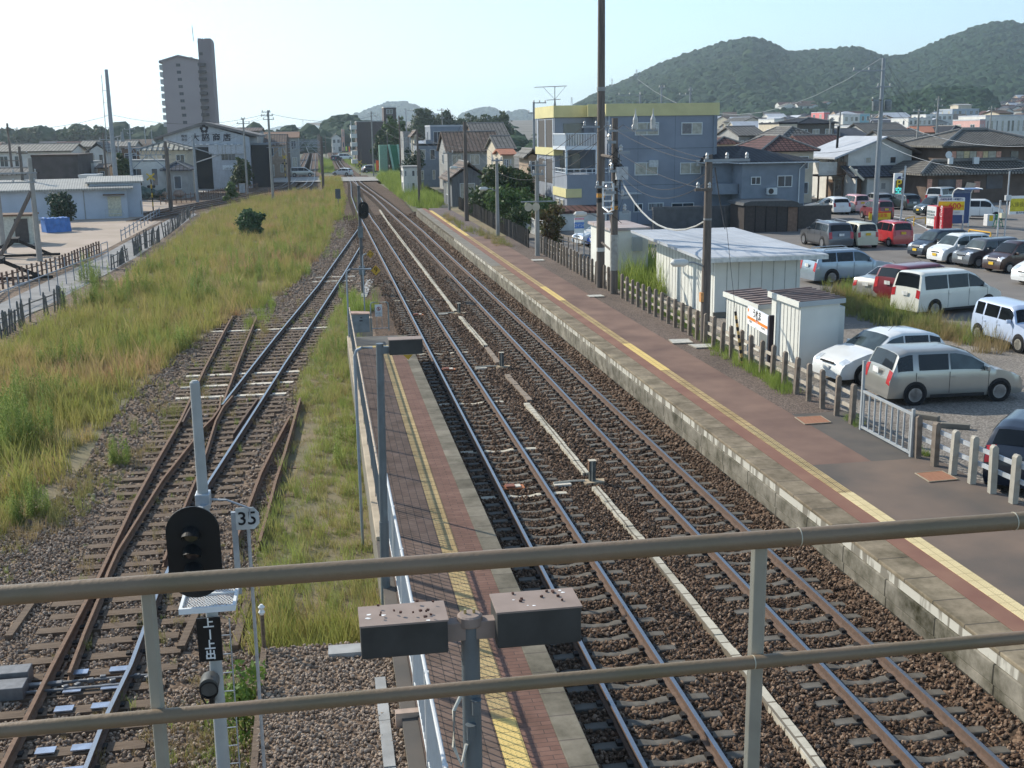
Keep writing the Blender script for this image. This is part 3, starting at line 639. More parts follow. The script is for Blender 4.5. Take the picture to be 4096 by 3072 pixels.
# ---------------------------------------------------------------- platform lamps
m_lamp_shaded = M('lamp_sides_shaded', (.05, .05, .048), .55, .0, scale=5, var=.2)  # shade on the box sides is put into this near-black colour
m_lamptop = M('lamp_top', (.25, .195, .165), .75, scale=6, col2=(.31, .24, .205), detail=7)
m_poleg = M('pole_grey', (.15, .175, .19), .45, .3, scale=4, var=.12)
def lamp_box(t, x0, x1, z, d=.31, h=.225):
 MB().prism([(x0, z - h), (x1, z - h), (x1, z), (x0, z)], -d / 2, d / 2, 'y').o('lamp_box', m_lamp_shaded, t, bevel=.008)
 MB().bb((x0 - .006, -d / 2 - .006, z), (x1 + .006, d / 2 + .006, z + .012)).o('box_lid', m_lamptop, t)
 MB().bb((x0 + .05, -d / 2 + .05, z - h - .012), (x1 - .05, d / 2 - .05, z - h)).o('diffuser', M('diffuser', (.7, .7, .66), .4), t)
Yn = 7.1; q = HY(1015, 1345, Yn); zt_ = q.z + .085
ln = thing('platform_lamp', 'near platform lamp with two weathered boxes on a T arm', 'lamp post', (q.x, Yn, PZ), 0, 'platform lamps')
H_ = zt_ - PZ
MB().tube([(0, 0, 0), (0, 0, H_ - .9), (0, 0, H_ - .1)], [.068, .066, .062], 18).o('pole', m_poleg, ln, True)
MB().lathe([(.075, H_ - .1), (.085, H_ - .09), (.085, H_ - .03), (.07, H_ - .02)], n=18).o('cap', m_lamptop, ln)
MB().bb((-.24, -.05, H_ - .19), (.24, .05, H_ - .06)).o('arm', m_lamptop, ln, bevel=.006)
lamp_box(ln, -.735, -.165, H_ + .01); lamp_box(ln, .165, .735, H_ + .03, .31, .25)
mb = MB()
for x, z in ((-.03, H_ - .01), (.03, H_ - .012)): mb.lathe([(.01, z - .02), (.01, z + .02)], (x, .01, 0), 6)
mb.o('bolts', M('bolt_brass', (.5, .42, .2), .4, .6), ln)
MB().tube([(-.06, -.05, H_ - .55), (-.13, -.07, H_ - .68), (-.14, -.07, H_ - .95), (-.09, -.06, H_ - 1.1), (-.05, -.06, H_ - .95)], .014, 7).o('conduit', M('conduit_pale', (.5, .5, .46), .6), ln, True)
for dz, dx in ((.62, .04), (.8, .0)): MB().lathe([(.03, H_ - dz - .1), (.03, H_ - dz), (.038, H_ - dz + .01)], (dx - .02, -.085, 0), 10).o('switch', m_poleg, ln)
MB().tube([(-.055, -.07, H_ - 1.2), (-.06, -.07, H_ - 2.2), (-.06, -.07, .1)], .01, 6).o('cable', M('cable_blue', (.12, .35, .42), .6), ln)
mb = MB()
for i in range(22): mb.box((rnd.choice([rnd.uniform(-.7, -.2), rnd.uniform(.2, .7)]), rnd.uniform(-.16, .16), H_ + .05), (rnd.uniform(.008, .022), rnd.uniform(.008, .02), .012), rz=rnd.random() * 3)
mb.o('dry_leaves', M('leaf_crumbs', (.09, .045, .035), .9), ln)['kind'] = 'stuff'
mb = MB()
for i in range(9): 
 a, b_, r = rnd.choice([rnd.uniform(-.7, -.2), rnd.uniform(.2, .7)]), rnd.uniform(-.15, .15), rnd.uniform(.006, .018)
 mb.add([(a + r * math.cos(k * PI / 4) * rnd.uniform(.6, 1.5), b_ + r * math.sin(k * PI / 4) * rnd.uniform(.5, 1), H_ + (.0235 if a < 0 else .0435)) for k in range(8)], [tuple(range(8))])
mb.o('bird_droppings', M('dropping_white', (.75, .75, .74), .9), ln)['kind'] = 'stuff'
pb = G(833, 1300, .1); pb = Vector((.73, 17.6, -.25)); zt2 = top_z(pb, 820, 742)
l2 = thing('platform_lamp', 'grey lamp post with one box, behind the near handrail on platform edge', 'lamp post', pb, 0, 'platform lamps')
h2 = zt2 - pb.z; xo = HY(820, 742, pb.y).x - pb.x
MB().tube([(0, 0, 0), (xo * .4, 0, h2 * .42)], .078, 16).o('pole', m_poleg, l2, True); MB().tube([(xo * .4, 0, h2 * .42), (xo, 0, h2)], [.066, .06], 16).o('upper_pole', m_poleg, l2, True)
MB().bb((xo - .03, -.05, h2 - .16), (xo + .3, .05, h2 - .05)).o('arm', m_poleg, l2)
lamp_box(l2, xo + .14, xo + .66, h2 + .06, .26, .23)

# bent pipe posts with yellow stop markers
m_pipe = M('pipe_greyblue', (.3, .34, .38), .5, .3, var=.1); m_mark = M('marker_yellow', (.5, .30, .04), .6, var=.12); m_blk = M('letter_black', (.012, .012, .014), .6)
def stop_marker(label, base, top, tip, sgn, txt, dia=True, r=.03):
 b = GF(*base, 0.0); zt = top_z(b, *[v / 1.85172 for v in top]); t = thing('stop_marker', label, 'stop marker', (b.x, b.y, -.3), 0, 'yellow stop markers')
 h = zt + .3; x1 = HY(tip[0] / 1.85172, tip[1] / 1.85172, b.y).x - b.x; c = HY(sgn[0] / 1.85172, sgn[1] / 1.85172, b.y); cx, cz = c.x - b.x, c.z + .3
 MB().tube([(0, 0, 0), (0, 0, h - .16), (.04, 0, h - .05), (.14, 0, h), (x1, 0, h)], r, 10).o('bent_pipe', m_pipe, t, True)
 s = .175
 if dia: MB().prism([(cx - s, cz), (cx, cz - s * 1.08), (cx + s, cz), (cx, cz + s * 1.08)], -.045, -.035, 'y').o('plate', m_mark, t)
 if txt == 'O':
  mb = MB(); n = 20
  for i in range(n):
   a, b_ = 2 * PI * i / n, 2 * PI * (i + 1) / n
   mb.quad((cx + .085 * math.cos(a), -.049, cz + .085 * math.sin(a)), (cx + .105 * math.cos(a), -.049, cz + .105 * math.sin(a)), (cx + .105 * math.cos(b_), -.049, cz + .105 * math.sin(b_)), (cx + .085 * math.cos(b_), -.049, cz + .085 * math.sin(b_)))
  mb.o('ring', m_blk, t)
 elif txt: text(txt, .27, (cx, -.049, cz), FRONT, m_blk, 'digit', t, .002)
 return t
stop_marker('yellow diamond plate with digit 9 on a bent grey pipe', (1401, 1437), (1389, 1078), (1485, 1078), (1503, 1081), '9')
stop_marker('farther yellow plate with a dark ring on a bent pipe', (1459, 1240), (1452, 1016), (1470, 1012), (1481, 1016), 'O')
stop_marker('bent pipe marker hidden behind the lamp box, only its lower yellow tip showing', (1450, 2150), (1441, 1392), (1490, 1392), (1631, 1400), '')
# cabinet and end gate of the left platform
c = GF(1446, 1330, PZ)
cb = thing('equipment_cabinet', 'grey metal cabinet with rusty top at the end of left platform', 'cabinet', (c.x, c.y + .25, PZ))
MB().bb((-.33, -.25, 0), (.31, .25, .68)).o('cabinet_body', M('cabinet_grey', (.2, .225, .24), .6, .1, scale=4), cb, bevel=.01)
MB().prism([(-.36, .68), (.34, .68), (.34, .70), (-.36, .74)], -.28, .28, 'y').o('cabinet_lid', M('lid_rust', (.42, .28, .22), .8, scale=5), cb)
MB().bb((-.06, -.256, .42), (.06, -.25, .46)).o('handle', m_blk, cb); MB().bb((-.03, -.256, .54), (.05, -.25, .57)).o('handle', m_blk, cb)
a, b = GF(1486, 1325, PZ), GF(1556, 1322, PZ); hz = top_z(a, 1483 / 1.85172, 1210 / 1.85172) - PZ; w = b.x - a.x
gt = thing('barrier_frame', 'grey pipe barrier with a no crossing notice at end of left platform', 'barrier', (a.x, a.y, PZ))
MB().tube([(0, 0, 0), (0, 0, hz - .08), (.03, 0, hz - .02), (.09, 0, hz), (w - .09, 0, hz), (w - .03, 0, hz - .02), (w, 0, hz - .08), (w, 0, 0)], .024, 8).o('frame', M('barrier_grey', (.25, .29, .29), .5, .3), gt, True)
mb = MB(); mb.tube([(0, 0, .1), (w, 0, .1)], .014, 6)
for k in (.33, .62): mb.tube([(w * k, 0, .1), (w * k, 0, .8)], .008, 5)
mb.o('bars', m_pipe, gt)
nb = MB().bb((w * .24, -.04, hz - .53), (w * .65, -.03, hz - .08)).o('notice', M('notice_white', (.55, .57, .58), .5), gt)
cx, cz = w * .45, hz - .24; mb = MB(); n = 18
for i in range(n):
 u, v_ = 2 * PI * i / n, 2 * PI * (i + 1) / n
 mb.quad((cx + .055 * math.cos(u), -.043, cz + .055 * math.sin(u)), (cx + .075 * math.cos(u), -.043, cz + .075 * math.sin(u)), (cx + .075 * math.cos(v_), -.043, cz + .075 * math.sin(v_)), (cx + .055 * math.cos(v_), -.043, cz + .055 * math.sin(v_)))
mb.box((cx, -.043, cz), (.13, .002, .018), ry=.8)
mb.o('prohibition_mark', M('mark_red', (.35, .05, .06), .6), gt)
MB().bb((cx - .012, -.0425, cz - .045), (cx + .012, -.0415, cz + .045)).o('figure', m_blk, gt); text('立入禁止', .06, (cx, -.043, hz - .41), FRONT, m_blk, 'notice_text', gt, .001); text('この先', .05, (cx, -.043, hz - .48), FRONT, m_blk, 'notice_text', gt, .001)
MB().box((a.x - .3, a.y + 3.4, .3), (.95, .5, .9)).o('concrete_block', M('end_block', (.42, .33, .25), .9, scale=3)); tag(bpy.data.objects['concrete_block'], 'tan concrete block half buried in weeds past left platform', 'concrete block')

# ---------------------------------------------------------------- near signal mast (sign reads 上一上出, board 35)
mx, my = G(485, 1659, -.2).x, 11.8
m_mastc = M('mast_concrete', (.36, .37, .36), .8, scale=5, var=.08, detail=6)
m_white = M('painted_white', (.72, .74, .75), .6, scale=4, var=.05); m_black = M('signal_black', (.010, .011, .012), .45, scale=4)
m_galv = M('galvanised', (.42, .45, .48), .45, .5, scale=12, var=.12)
ms = thing('signal_mast', 'tall pale concrete signal mast with big black oval signal head', 'railway signal', (HY(483, 1659, my).x, my, -.25))
bx = ms.location.x; L_ = lambda x, y: (HY(x, y, my).x - bx, HY(x, y, my).z + .25)
tx, tz = L_(417, 822)
MB().tube([(0, 0, -.1), (0, 0, tz * .5), (0, 0, tz - .02), (0, 0, tz)], [.083, .066, .05, .03], 20).o('mast', m_mastc, ms, True)
hq = HY(412, 1095, my - .5); hx, hz1 = hq.x - bx, hq.z + .25; hz0 = HY(412, 1292, my - .5).z + .25; hw = .265; yb = -.5
n = 24; poly = [(hx + hw * math.cos(PI * i / n), hz1 - .26 + .26 * math.sin(PI * i / n)) for i in range(n + 1)] + [(hx - hw * math.cos(PI * i / n), hz0 + .26 - .26 * math.sin(PI * i / n)) for i in range(n + 1)]
MB().prism(poly, yb, yb + .02, 'y').o('back_board', m_black, ms)
MB().prism([(hx + (x - hx) * .72, (hz0 + hz1) / 2 + (z - (hz0 + hz1) / 2) * .8) for x, z in poly], yb + .02, yb + .2, 'y').o('signal_case', m_black, ms)
cz = (hz0 + hz1) / 2
for k, (nm, col) in enumerate((('lens', (.06, .055, .03)), ('lens', (.04, .03, .03)), ('lens', (.02, .04, .03)))):
 z = cz + .19 - .19 * k
 MB().lathe([(.075, yb - .004), (.07, yb - .012), (.03, yb - .02)], (hx - .02, 0, z), 16, 'y').o('lens', M('lens_%d' % k, col, .1, spec=.8), ms)
 mb = MB(); m_ = 14
 for i in range(m_):
  a0, a1 = -.35 + (PI + .7) * i / m_, -.35 + (PI + .7) * (i + 1) / m_; q = lambda a, y, r: (hx - .02 + r * math.cos(a), y, z + r * math.sin(a))
  f0, f1 = yb - .26 * (.35 + .65 * max(0, math.sin(a0))), yb - .26 * (.35 + .65 * max(0, math.sin(a1)))
  mb.quad(q(a0, yb, .095), q(a1, yb, .095), q(a1, f1, .085), q(a0, f0, .085)); mb.quad(q(a0, yb, .091), q(a1, yb, .091), q(a1, f1, .081), q(a0, f0, .081))
 mb.o('hood', m_black, ms, True)
bz = L_(440, 1075)[1]
MB().bb((-.075, -.09, bz - .09), (.075, .09, bz + .06)).o('clamp', m_galv, ms, bevel=.01); MB().box((hx * .5, -.2, bz - .07), (.07, .34, .05), rz=-.5).o('bracket', m_galv, ms)
r0 = Vector((.08, 0, L_(470, 1078)[1])); r1 = Vector((.24, -.05, L_(470, 1078)[1])); r2 = Vector((L_(541, 1095)[0], -.15, L_(541, 1088)[1])); r3 = Vector((r2.x, -.15, r2.z - .12))
MB().tube([r0, r1, r2.lerp(r1, .2), r2, r3], .012, 6).o('guard_hoop', m_galv, ms)
pz = HY(450, 1316, my - .63).z + .25; pl_ = MB(); x0, x1 = -.25, .31; xs = [x0 + (x1 - x0) * i / 16 for i in range(17)]
pl_ = MB(); pl_.bb((x0, -.62, pz - .03), (x0 + .03, .06, pz + .03)); pl_.bb((x1 - .03, -.62, pz - .03), (x1, .06, pz + .03)); pl_.bb((x0, -.65, pz - .03), (x1, -.62, pz + .03)); pl_.bb((x0, .06, pz - .03), (x1, .09, pz + .03)); pl_.bb((x0, -.26, pz), (x1, -.24, pz + .02))
pl_.o('platform_frame', m_white, ms)
mb = MB()
for i in range(15):
 x = x0 + .03 + (x1 - x0 - .06) * i / 15
 pts = [(x + .0175 * (j % 2), -.62 + .68 * j / 22, pz - .005) for j in range(23)]; mb.tube(pts, .0045, 4, False)
 mb.tube([(p[0] + .035 - 2 * .0175 * (j % 2), p[1], p[2]) for j, p in enumerate(pts)], .0045, 4, False)
mb.o('platform_mesh', m_white, ms)
sg = thing('signal_nameplate', 'black nameplate with white characters fixed below the signal platform', 'nameplate', (bx, my - .1, -.25))
zt_, zb_ = L_(455, 1325)[1], L_(455, 1418)[1]; xc = L_(455, 1370)[0]; wd = .125
MB().bb((xc - wd, -.02, zb_), (xc + wd, 0, zt_)).o('plate', m_black, sg)
st_ = (zt_ - zb_) / 4
for i, ch in enumerate('上一上出'):
 ob = text(ch, .115, (xc, -.026, zt_ - st_ * (i + .5) + (.01 if i == 3 else 0)), (PI / 2, PI / 2 if ch == '一' else 0, 0), m_white, 'character', sg, .002, .003)
rp = thing('signal_lamp', 'small round black repeater lamp clamped low on the signal mast', 'lamp', (bx, my - .12, L_(460, 1462)[1] - .25))
xq = L_(457, 1462)[0]
MB().lathe([(.0, -.02), (.07, -.03), (.085, -.12), (.1, -.2), (.085, -.2), (.07, -.13), (.01, -.12)], (xq, 0, 0), 18, 'y').o('lamp_case', m_black, rp, True)
MB().lathe([(.1, -.19), (.102, .0), (.09, .02)], (xq, 0, .03), 18, 'y').o('lamp_shade', M('lamp_shade_grey', (.07, .07, .066), .5), rp, True)
MB().lathe([(.045, -.125), (.03, -.135)], (xq, 0, -.01), 12, 'y').o('lens', M('lens_9', (.08, .07, .05), .2), rp)
MB().tube([(xq, -.05, -.06), (xq + .01, -.03, -.2), (xq - .05, -.08, -.22), (xq - .09, -.1, -.12), (xq - .09, -.1, -.02)], .012, 6).o('cable', m_black, rp)
MB().bb((xq - .02, -.08, -.24), (xq + .03, .05, -.06)).o('bracket', m_black, rp)
ld = MB(); lx = .17
ld.tube([(lx, .05, .2), (lx, .05, zt_ - .1)], .008, 5)
z = .3
while z < zt_ - .1: ld.tube([(.05, .05, z), (lx + .01, .05, z)], .007, 5); z += .22
ld.o('ladder', m_galv, ms)
# board with the number 35
yb = my + .35; c0, c1 = HY(535, 1118, yb), HY(547, 1300, yb)
nb = thing('number_board', 'pale board with number 35 on a slim grey post', 'number board', (c0.x, yb, -.3))
s = .125; z0 = c0.z + .3
MB().prism([(-s, z0 - s), (s * .55, z0 - s), (s, z0 - s * .5), (s, z0 + s * .45), (s * .55, z0 + s), (-s, z0 + s)], -.03, -.02, 'y').o('board', M('board_white', (.5, .51, .5), .6), nb)
text('35', .21, (-.005, -.033, z0 - .005), FRONT, m_blk, 'number', nb, .002, .002)
MB().tube([(.0, 0, 0), (0, 0, z0)], .02, 8).o('post', m_galv, nb, True)
MB().box((-s - .02, 0, z0 - .4), (.06, .05, .95)).o('channel', M('channel_grey', (.3, .33, .36), .5, .3), nb)

# second signal down the line
b = GF(1452, 1178, -.25); sgn = thing('railway_signal', 'far railway signal with round black head lit red by the track switch', 'railway signal', b)
zz = lambda fx, fy: HY(fx / 1.85172, fy / 1.85172, b.y).z - b.z
xx_ = lambda fx, fy: HY(fx / 1.85172, fy / 1.85172, b.y).x - b.x
MB().tube([(0, 0, 0), (0, 0, zz(1445, 742))], .085, 10).o('mast', M('mast_dark', (.12, .12, .125), .6, .2), sgn, True)
hx, z0, z1 = xx_(1453, 842), zz(1453, 874), zz(1453, 806); hw = .265
poly = [(hx + hw * math.cos(PI * i / 12), z1 - hw + hw * math.sin(PI * i / 12)) for i in range(13)] + [(hx - hw * math.cos(PI * i / 12), z0 + hw - hw * math.sin(PI * i / 12)) for i in range(13)]
MB().prism(poly, -.24, -.2, 'y').o('back_board', m_black, sgn); MB().prism([(hx + (x - hx) * .7, (z0 + z1) / 2 + (z - (z0 + z1) / 2) * .8) for x, z in poly], -.2, .05, 'y').o('signal_case', m_black, sgn)
for k, z in enumerate(((z0 + z1) / 2 + .2, (z0 + z1) / 2 - .2)):
 MB().lathe([(.07, -.245), (.06, -.262)], (hx, 0, z), 12, 'y').o('lens', M('red_lamp', (.3, .01, .01), .3, emit=(1, .03, .02), es=1.2) if k else M('lens_1', (.04, .03, .03)), sgn)
 MB().lathe([(.09, -.45), (.1, -.24)], (hx, 0, z + .03), 12, 'y').o('hood', m_black, sgn)
MB().bb((-.16, -.14, zz(1453, 1098)), (.16, .14, zz(1453, 1064))).o('relay_box', m_poleg, sgn); MB().bb((-.13, -.1, zz(1450, 950)), (.13, .1, zz(1450, 905))).o('junction_box', m_poleg, sgn)
b = GF(1354, 832, -.25); t = thing('sign_board', 'dark grey back of a sign on thin post by the far switch', 'sign board', b)
zz = lambda fx, fy: HY(fx / 1.85172, fy / 1.85172, b.y).z - b.z
MB().tube([(0, 0, 0), (0, 0, zz(1354, 756))], .05, 6).o('post', m_poleg, t); MB().bb((-.3, -.08, zz(1354, 795)), (.3, -.03, zz(1354, 755))).o('board', M('board_back', (.1, .115, .13), .6), t)

# ---------------------------------------------------------------- marker posts and track beacons between the main tracks
m_tan = M('footing_tan', (.4, .32, .22), .9, scale=5)
def marker_post(label, base, top):
 b = GF(*base, -.15); h = HY(top[0] / 1.85172, top[1] / 1.85172, b.y).z - b.z
 t = thing('marker_post', label, 'marker post', b, 0, 'marker posts between the main tracks')
 MB().bb((-.09, -.07, 0), (.06, .07, h)).o('post_body', M('post_dark', (.09, .10, .095), .6), t, bevel=.008)
 MB().bb((-.05, -.082, 0), (-.02, -.07, h)).o('pale_edge', m_pale2, t); MB().bb((-.11, -.07, h * .5), (-.09, .07, h)).o('side_plate', m_rust2, t); MB().bb((-.1, -.08, h), (.07, .08, h + .012)).o('cap', m_pale2, t)
 MB().prism([(-.3, .12), (-.2, -.22), (.25, -.15), (.3, .1)], -.05, .02).o('footing', m_tan, t)
 MB().tube([(-.2, -.02, .03), (-.5, -.02, .04), (-.95, -.05, .03), (-.97, -.1, -.02)], .028, 6).o('pale_cable', m_pale2, t)
def beacon(label, y, x=4.1):
 t = thing('track_beacon', label, 'track beacon', (x, y, -.16), 0, 'track beacons')
 MB().bb((-.3, -.14, 0), (.28, .14, .03)).o('base', M('beacon_rust', (.42, .16, .07), .8, scale=9), t)
 MB().bb((-.16, -.11, .03), (.06, .11, .075)).o('beacon_body', M('beacon_brown', (.24, .09, .055), .6), t, bevel=.01); MB().bb((.06, -.1, .03), (.2, .1, .06)).o('cover', m_pale, t, bevel=.01)
 MB().bb((1.0, -.1, -.02), (1.4, .1, .03)).o('sleeper_plate', m_pale, t)
for lab, F1, F2 in (('nearest dark marker post with tan footing between the main tracks', (2371, 1924), (2371, 1842)), ('middle dark marker post between the main tracks', (2008, 1466), (2008, 1410)), ('farthest dark marker post between the main tracks', (1837, 1252), (1837, 1213))):
 marker_post(lab, F1, F2); yy = GF(*F1, -.15).y
 beacon({1924: 'orange brown track beacon by the nearest marker post', 1466: 'orange brown track beacon by the middle marker post', 1252: 'orange brown track beacon by the farthest marker post'}[F1[1]], yy - .1)

# ---------------------------------------------------------------- right hand fence, gate, station sign
m_fp = M('post_weathered', (.155, .125, .1), .9, scale=6, col2=(.23, .19, .155), detail=8); m_fpn = M('post_pale', (.36, .335, .285), .85, scale=5, var=.12, detail=7)
m_frail = M('rail_pale', (.48, .42, .34), .85, scale=3, col2=(.33, .29, .24), detail=6); m_fraila = M('rail_grey', (.42, .44, .46), .6, .2)
def post_fence(name, label, P, h, w, pm, rm, zs, rw=(.04, .09), top=True, grp='post and rail fences by the right platform'):
 t = thing(name, label, 'fence', P[0], 0, grp); o = Vector(P[0]); k = 0; R = MB()
 for i, p in enumerate(P):
  q = Vector(p) - o; hh = h * rnd.uniform(.97, 1.03)
  mb = MB(); x = w / 2
  if top: mb.prism([(-x, -.1), (x, -.1), (x, hh - .05), (x * .4, hh), (-x * .4, hh), (-x, hh - .05)], -x, x, 'y')
  else: mb.bb((-x, -x, -.1), (x, x, hh))
  ob = mb.o('post', pm(i) if callable(pm) else pm, t); ob.location = q; ob.rotation_euler = (rnd.uniform(-.02, .02), rnd.uniform(-.025, .025), rnd.uniform(-.15, .15))
 for z in zs:
  mb = MB()
  for a, b in zip(P, P[1:]):
   a_, b_ = Vector(a) - o + Vector((rw[0] + .03, 0, z)), Vector(b) - o + Vector((rw[0] + .03, 0, z)); c = (a_ + b_) / 2; d = b_ - a_
   mb.box(c, (rw[0], d.length * .98, rw[1]), rz=-math.atan2(d.x, d.y), rx=math.atan2(d.z, Vector((d.x, d.y)).length))
  mb.o('fence_rail', rm, t)
 return t
near = [Vector((12.87 + .045 * i if i < 8 else 13.2, 22.66 - .66 * i, PZ)) for i in range(18)]
post_fence('post_fence', 'near fence of pale and dark concrete posts right of the white gate', near, 1.0, .13, lambda i: m_fp if i < 2 else m_fpn, m_fraila, (.45, .76))
farp = [Vector((12.80 + .004 * i, 25.75 + .87 * i, PZ)) for i in range(27)]
post_fence('post_fence', 'dark wooden looking post fence with pale rails before the sheds', farp, 1.05, .12, m_fp, m_frail, (.38, .72))
far2 = [Vector((12.92 + .006 * i, 50.0 + .85 * i, PZ)) for i in range(24)]
post_fence('post_fence', 'dark post fence with white clips beyond the twin poles', far2, 1.1, .12, m_fp, m_frail, (.35, .75), (.03, .05))
far3 = [Vector((12.9 + .004 * i, 71.5 + .6 * i, PZ)) for i in range(66)]
post_fence('post_fence', 'distant dark fence of close thin posts along the far platform', far3, 1.15, .09, M('post_far_dark', (.07, .065, .06), .9), M('post_far_dark', (.07, .065, .06)), (.5, .95), (.02, .05), False)
g0, g1 = GF(3072 + 800 / 2.16, 1500 + 470 / 2.16, PZ), GF(3072 + 1232 / 2.16, 1500 + 705 / 2.16, PZ)
L = (g1 - g0).length; gate = thing('fence_gate', 'white barred metal gate between the platform fences', 'gate', g0, math.atan2(g1.y - g0.y, g1.x - g0.x))
m_gate = M('gate_white', (.38, .4, .41), .5, .2, var=.07)
for x, h in ((0, 1.72), (L, 1.1)): MB().bb((x - .035, -.03, -.02), (x + .035, .03, h)).o('gate_post', m_gate, gate)
for z in (.08, .97): MB().bb((.03, -.02, z - .03), (L - .03, .02, z + .03)).o('gate_rail', m_gate, gate)
for i in range(9): MB().bb((.1 + i * (L - .2) / 8 - .017, -.017, .1), (.1 + i * (L - .2) / 8 + .017, .017, .95)).o('gate_bar', m_gate, gate)
# station name sign
s0, s1 = GF(2900 + 365 / 4.148, 1150 + 1225 / 4.148, PZ), GF(2900 + 700 / 4.148, 1150 + 1465 / 4.148, PZ)
L = (s1 - s0).length; ss = thing('station_sign', 'white station name sign with an orange stripe on dark posts', 'station sign', s0, math.atan2(s1.y - s0.y, s1.x - s0.x))
hz = HY((2900 + 700 / 4.148) / 1.85172, (1150 + 480 / 4.148) / 1.85172, s1.y).z - PZ; lo = HY((2900 + 690 / 4.148) / 1.85172, (1150 + 800 / 4.148) / 1.85172, s1.y).z - PZ
MB().bb((-.02, -.02, 0), (.02, .02, hz)).o('post', m_galv, ss); MB().bb((L - .05, .0, 0), (L + .05, .14, hz + .03)).o('post', M('post_black', (.03, .02, .022), .6), ss); MB().bb((L - .08, -.03, 0), (L - .045, .0, lo)).o('post', m_galv, ss)
MB().bb((.0, -.03, lo), (L - .05, .03, hz)).o('sign_panel', M('sign_white', (.82, .83, .84), .45, var=.03), ss)
m_or = M('sign_orange', (.85, .22, .03), .5, var=.04); zb = lo + (hz - lo) * .38
MB().bb((.0, -.034, zb - .045), (L - .05, -.03, zb + .045)).o('orange_stripe', m_or, ss)
kx = .55
text('うぬま', .3, (L * .47, -.034, hz - (hz - lo) * .28), FRONT, m_blk, 'station_name', ss, .002, .006, sx=1.0 if L > 1 else .8); text('鵜 沼', .11, (L * .5, -.034, hz - (hz - lo) * .5), FRONT, m_blk, 'station_kanji', ss, .002)
text('Unuma', .09, (L * .47, -.037, zb), FRONT, M('sign_white', (.8, .8, .8)), 'roman_name', ss, .001); text('さかほぎ', .085, (L * .16, -.034, lo + .12), FRONT, m_blk, 'neighbour_name', ss, .001); text('かかみがはら', .075, (L * .78, -.034, lo + .12), FRONT, m_blk, 'neighbour_name', ss, .001)
mb = MB(); mb.box((.1, -.034, hz - .13), (.1, .004, .1)); mb.o('corner_logo', m_or, ss)
# striped stake leaning at the fence
a, b = GF(2900 + 290 / 4.148, 1150 + 1280 / 4.148, PZ), GF(2900 + 172 / 4.148, 1150 + 400 / 4.148, PZ); zt_ = top_z(a, (2900 + 172 / 4.148) / 1.85172, (1150 + 400 / 4.148) / 1.85172)
xt = HY((2900 + 172 / 4.148) / 1.85172, 0, a.y); top = Vector((HY((2900 + 172 / 4.148) / 1.85172, (1150 + 400 / 4.148) / 1.85172, a.y).x - a.x, 0, zt_ - PZ))
t = thing('striped_stake', 'leaning yellow and black striped guard on a guy wire by the fence', 'guy guard', a)
for i in range(14): MB().tube([top * (i / 14), top * ((i + 1) / 14)], .04, 8).o('stripe', M('stake_yellow', (.62, .42, .16), .7) if i % 2 == 0 else M('stake_black', (.03, .03, .03), .7), t)
MB().tube([top, top * 1.02 + Vector((-.3, .4, 3.2))], .008, 4).o('guy_wire', M('wire_dark', (.06, .06, .065)), t)
# ---------------------------------------------------------------- building helpers
def Wd(mb, name, mat, t, **k):
 "mesh given in world coordinates, parented to the unrotated thing t"
 o = mb.o(name, mat, t, **k); r = t
 off = Vector(r.location)
 while r.parent: r = r.parent; off += Vector(r.location)
 o.location = -off; return o
def mat_tile(name, col, w=.5, h=.42, ax='xy', dirt=.3):
 if name in MATS: return MATS[name]
 return mat_brick(name, col, tuple(c * 1.35 for c in col), tuple(c * .3 for c in col), w, h, .07, ax, .7, 0, dirt)
m_glass = M('window_glass', (.045, .06, .075), .08, 0, spec=.9, scale=.8, var=.5)
m_glassl = M('window_curtain', (.36, .34, .28), .35, 0, spec=.6, scale=3, var=.25)
m_frame = M('window_frame', (.62, .64, .64), .5, .1, var=.06)
m_frdark = M('frame_dark', (.07, .06, .055), .6)
m_roofm = M('metal_roof', (.44, .46, .49), .6, .1, scale=.7, var=.12, detail=8)
m_tileg = mat_tile('tile_grey', (.18, .172, .16))
m_tilem = mat_tile('tile_maroon', (.15, .075, .065)); m_tileb = mat_tile('tile_brown', (.16, .115, .09)); m_tiled = mat_tile('tile_dark', (.045, .05, .065), .4, .25)
m_tilel = mat_tile('tile_pale', (.3, .285, .25)); m_tilebl = mat_tile('tile_blue', (.09, .10, .125))
m_ridge = M('ridge_cap', (.2, .195, .185), .8, var=.2)
m_plw = M('plaster_white', (.62, .61, .57), .85, scale=1.5, var=.1, detail=8); m_plc = M('plaster_cream', (.5, .44, .34), .85, scale=1.5, var=.12, detail=8); m_plg = M('plaster_grey', (.3, .3, .29), .85, scale=1.5, var=.15, detail=8)
m_woodd = M('wood_dark', (.07, .05, .04), .85, scale=4, var=.3, stretch=(6, 6, .6)); m_woodb = M('wood_brown', (.17, .11, .075), .85, scale=4, var=.3, stretch=(6, 6, .6))
m_plb = M('plaster_bluegrey', (.22, .25, .29), .85, scale=1.5, var=.1, detail=8); m_plt = M('plaster_tan', (.36, .27, .2), .85, scale=2, var=.15)
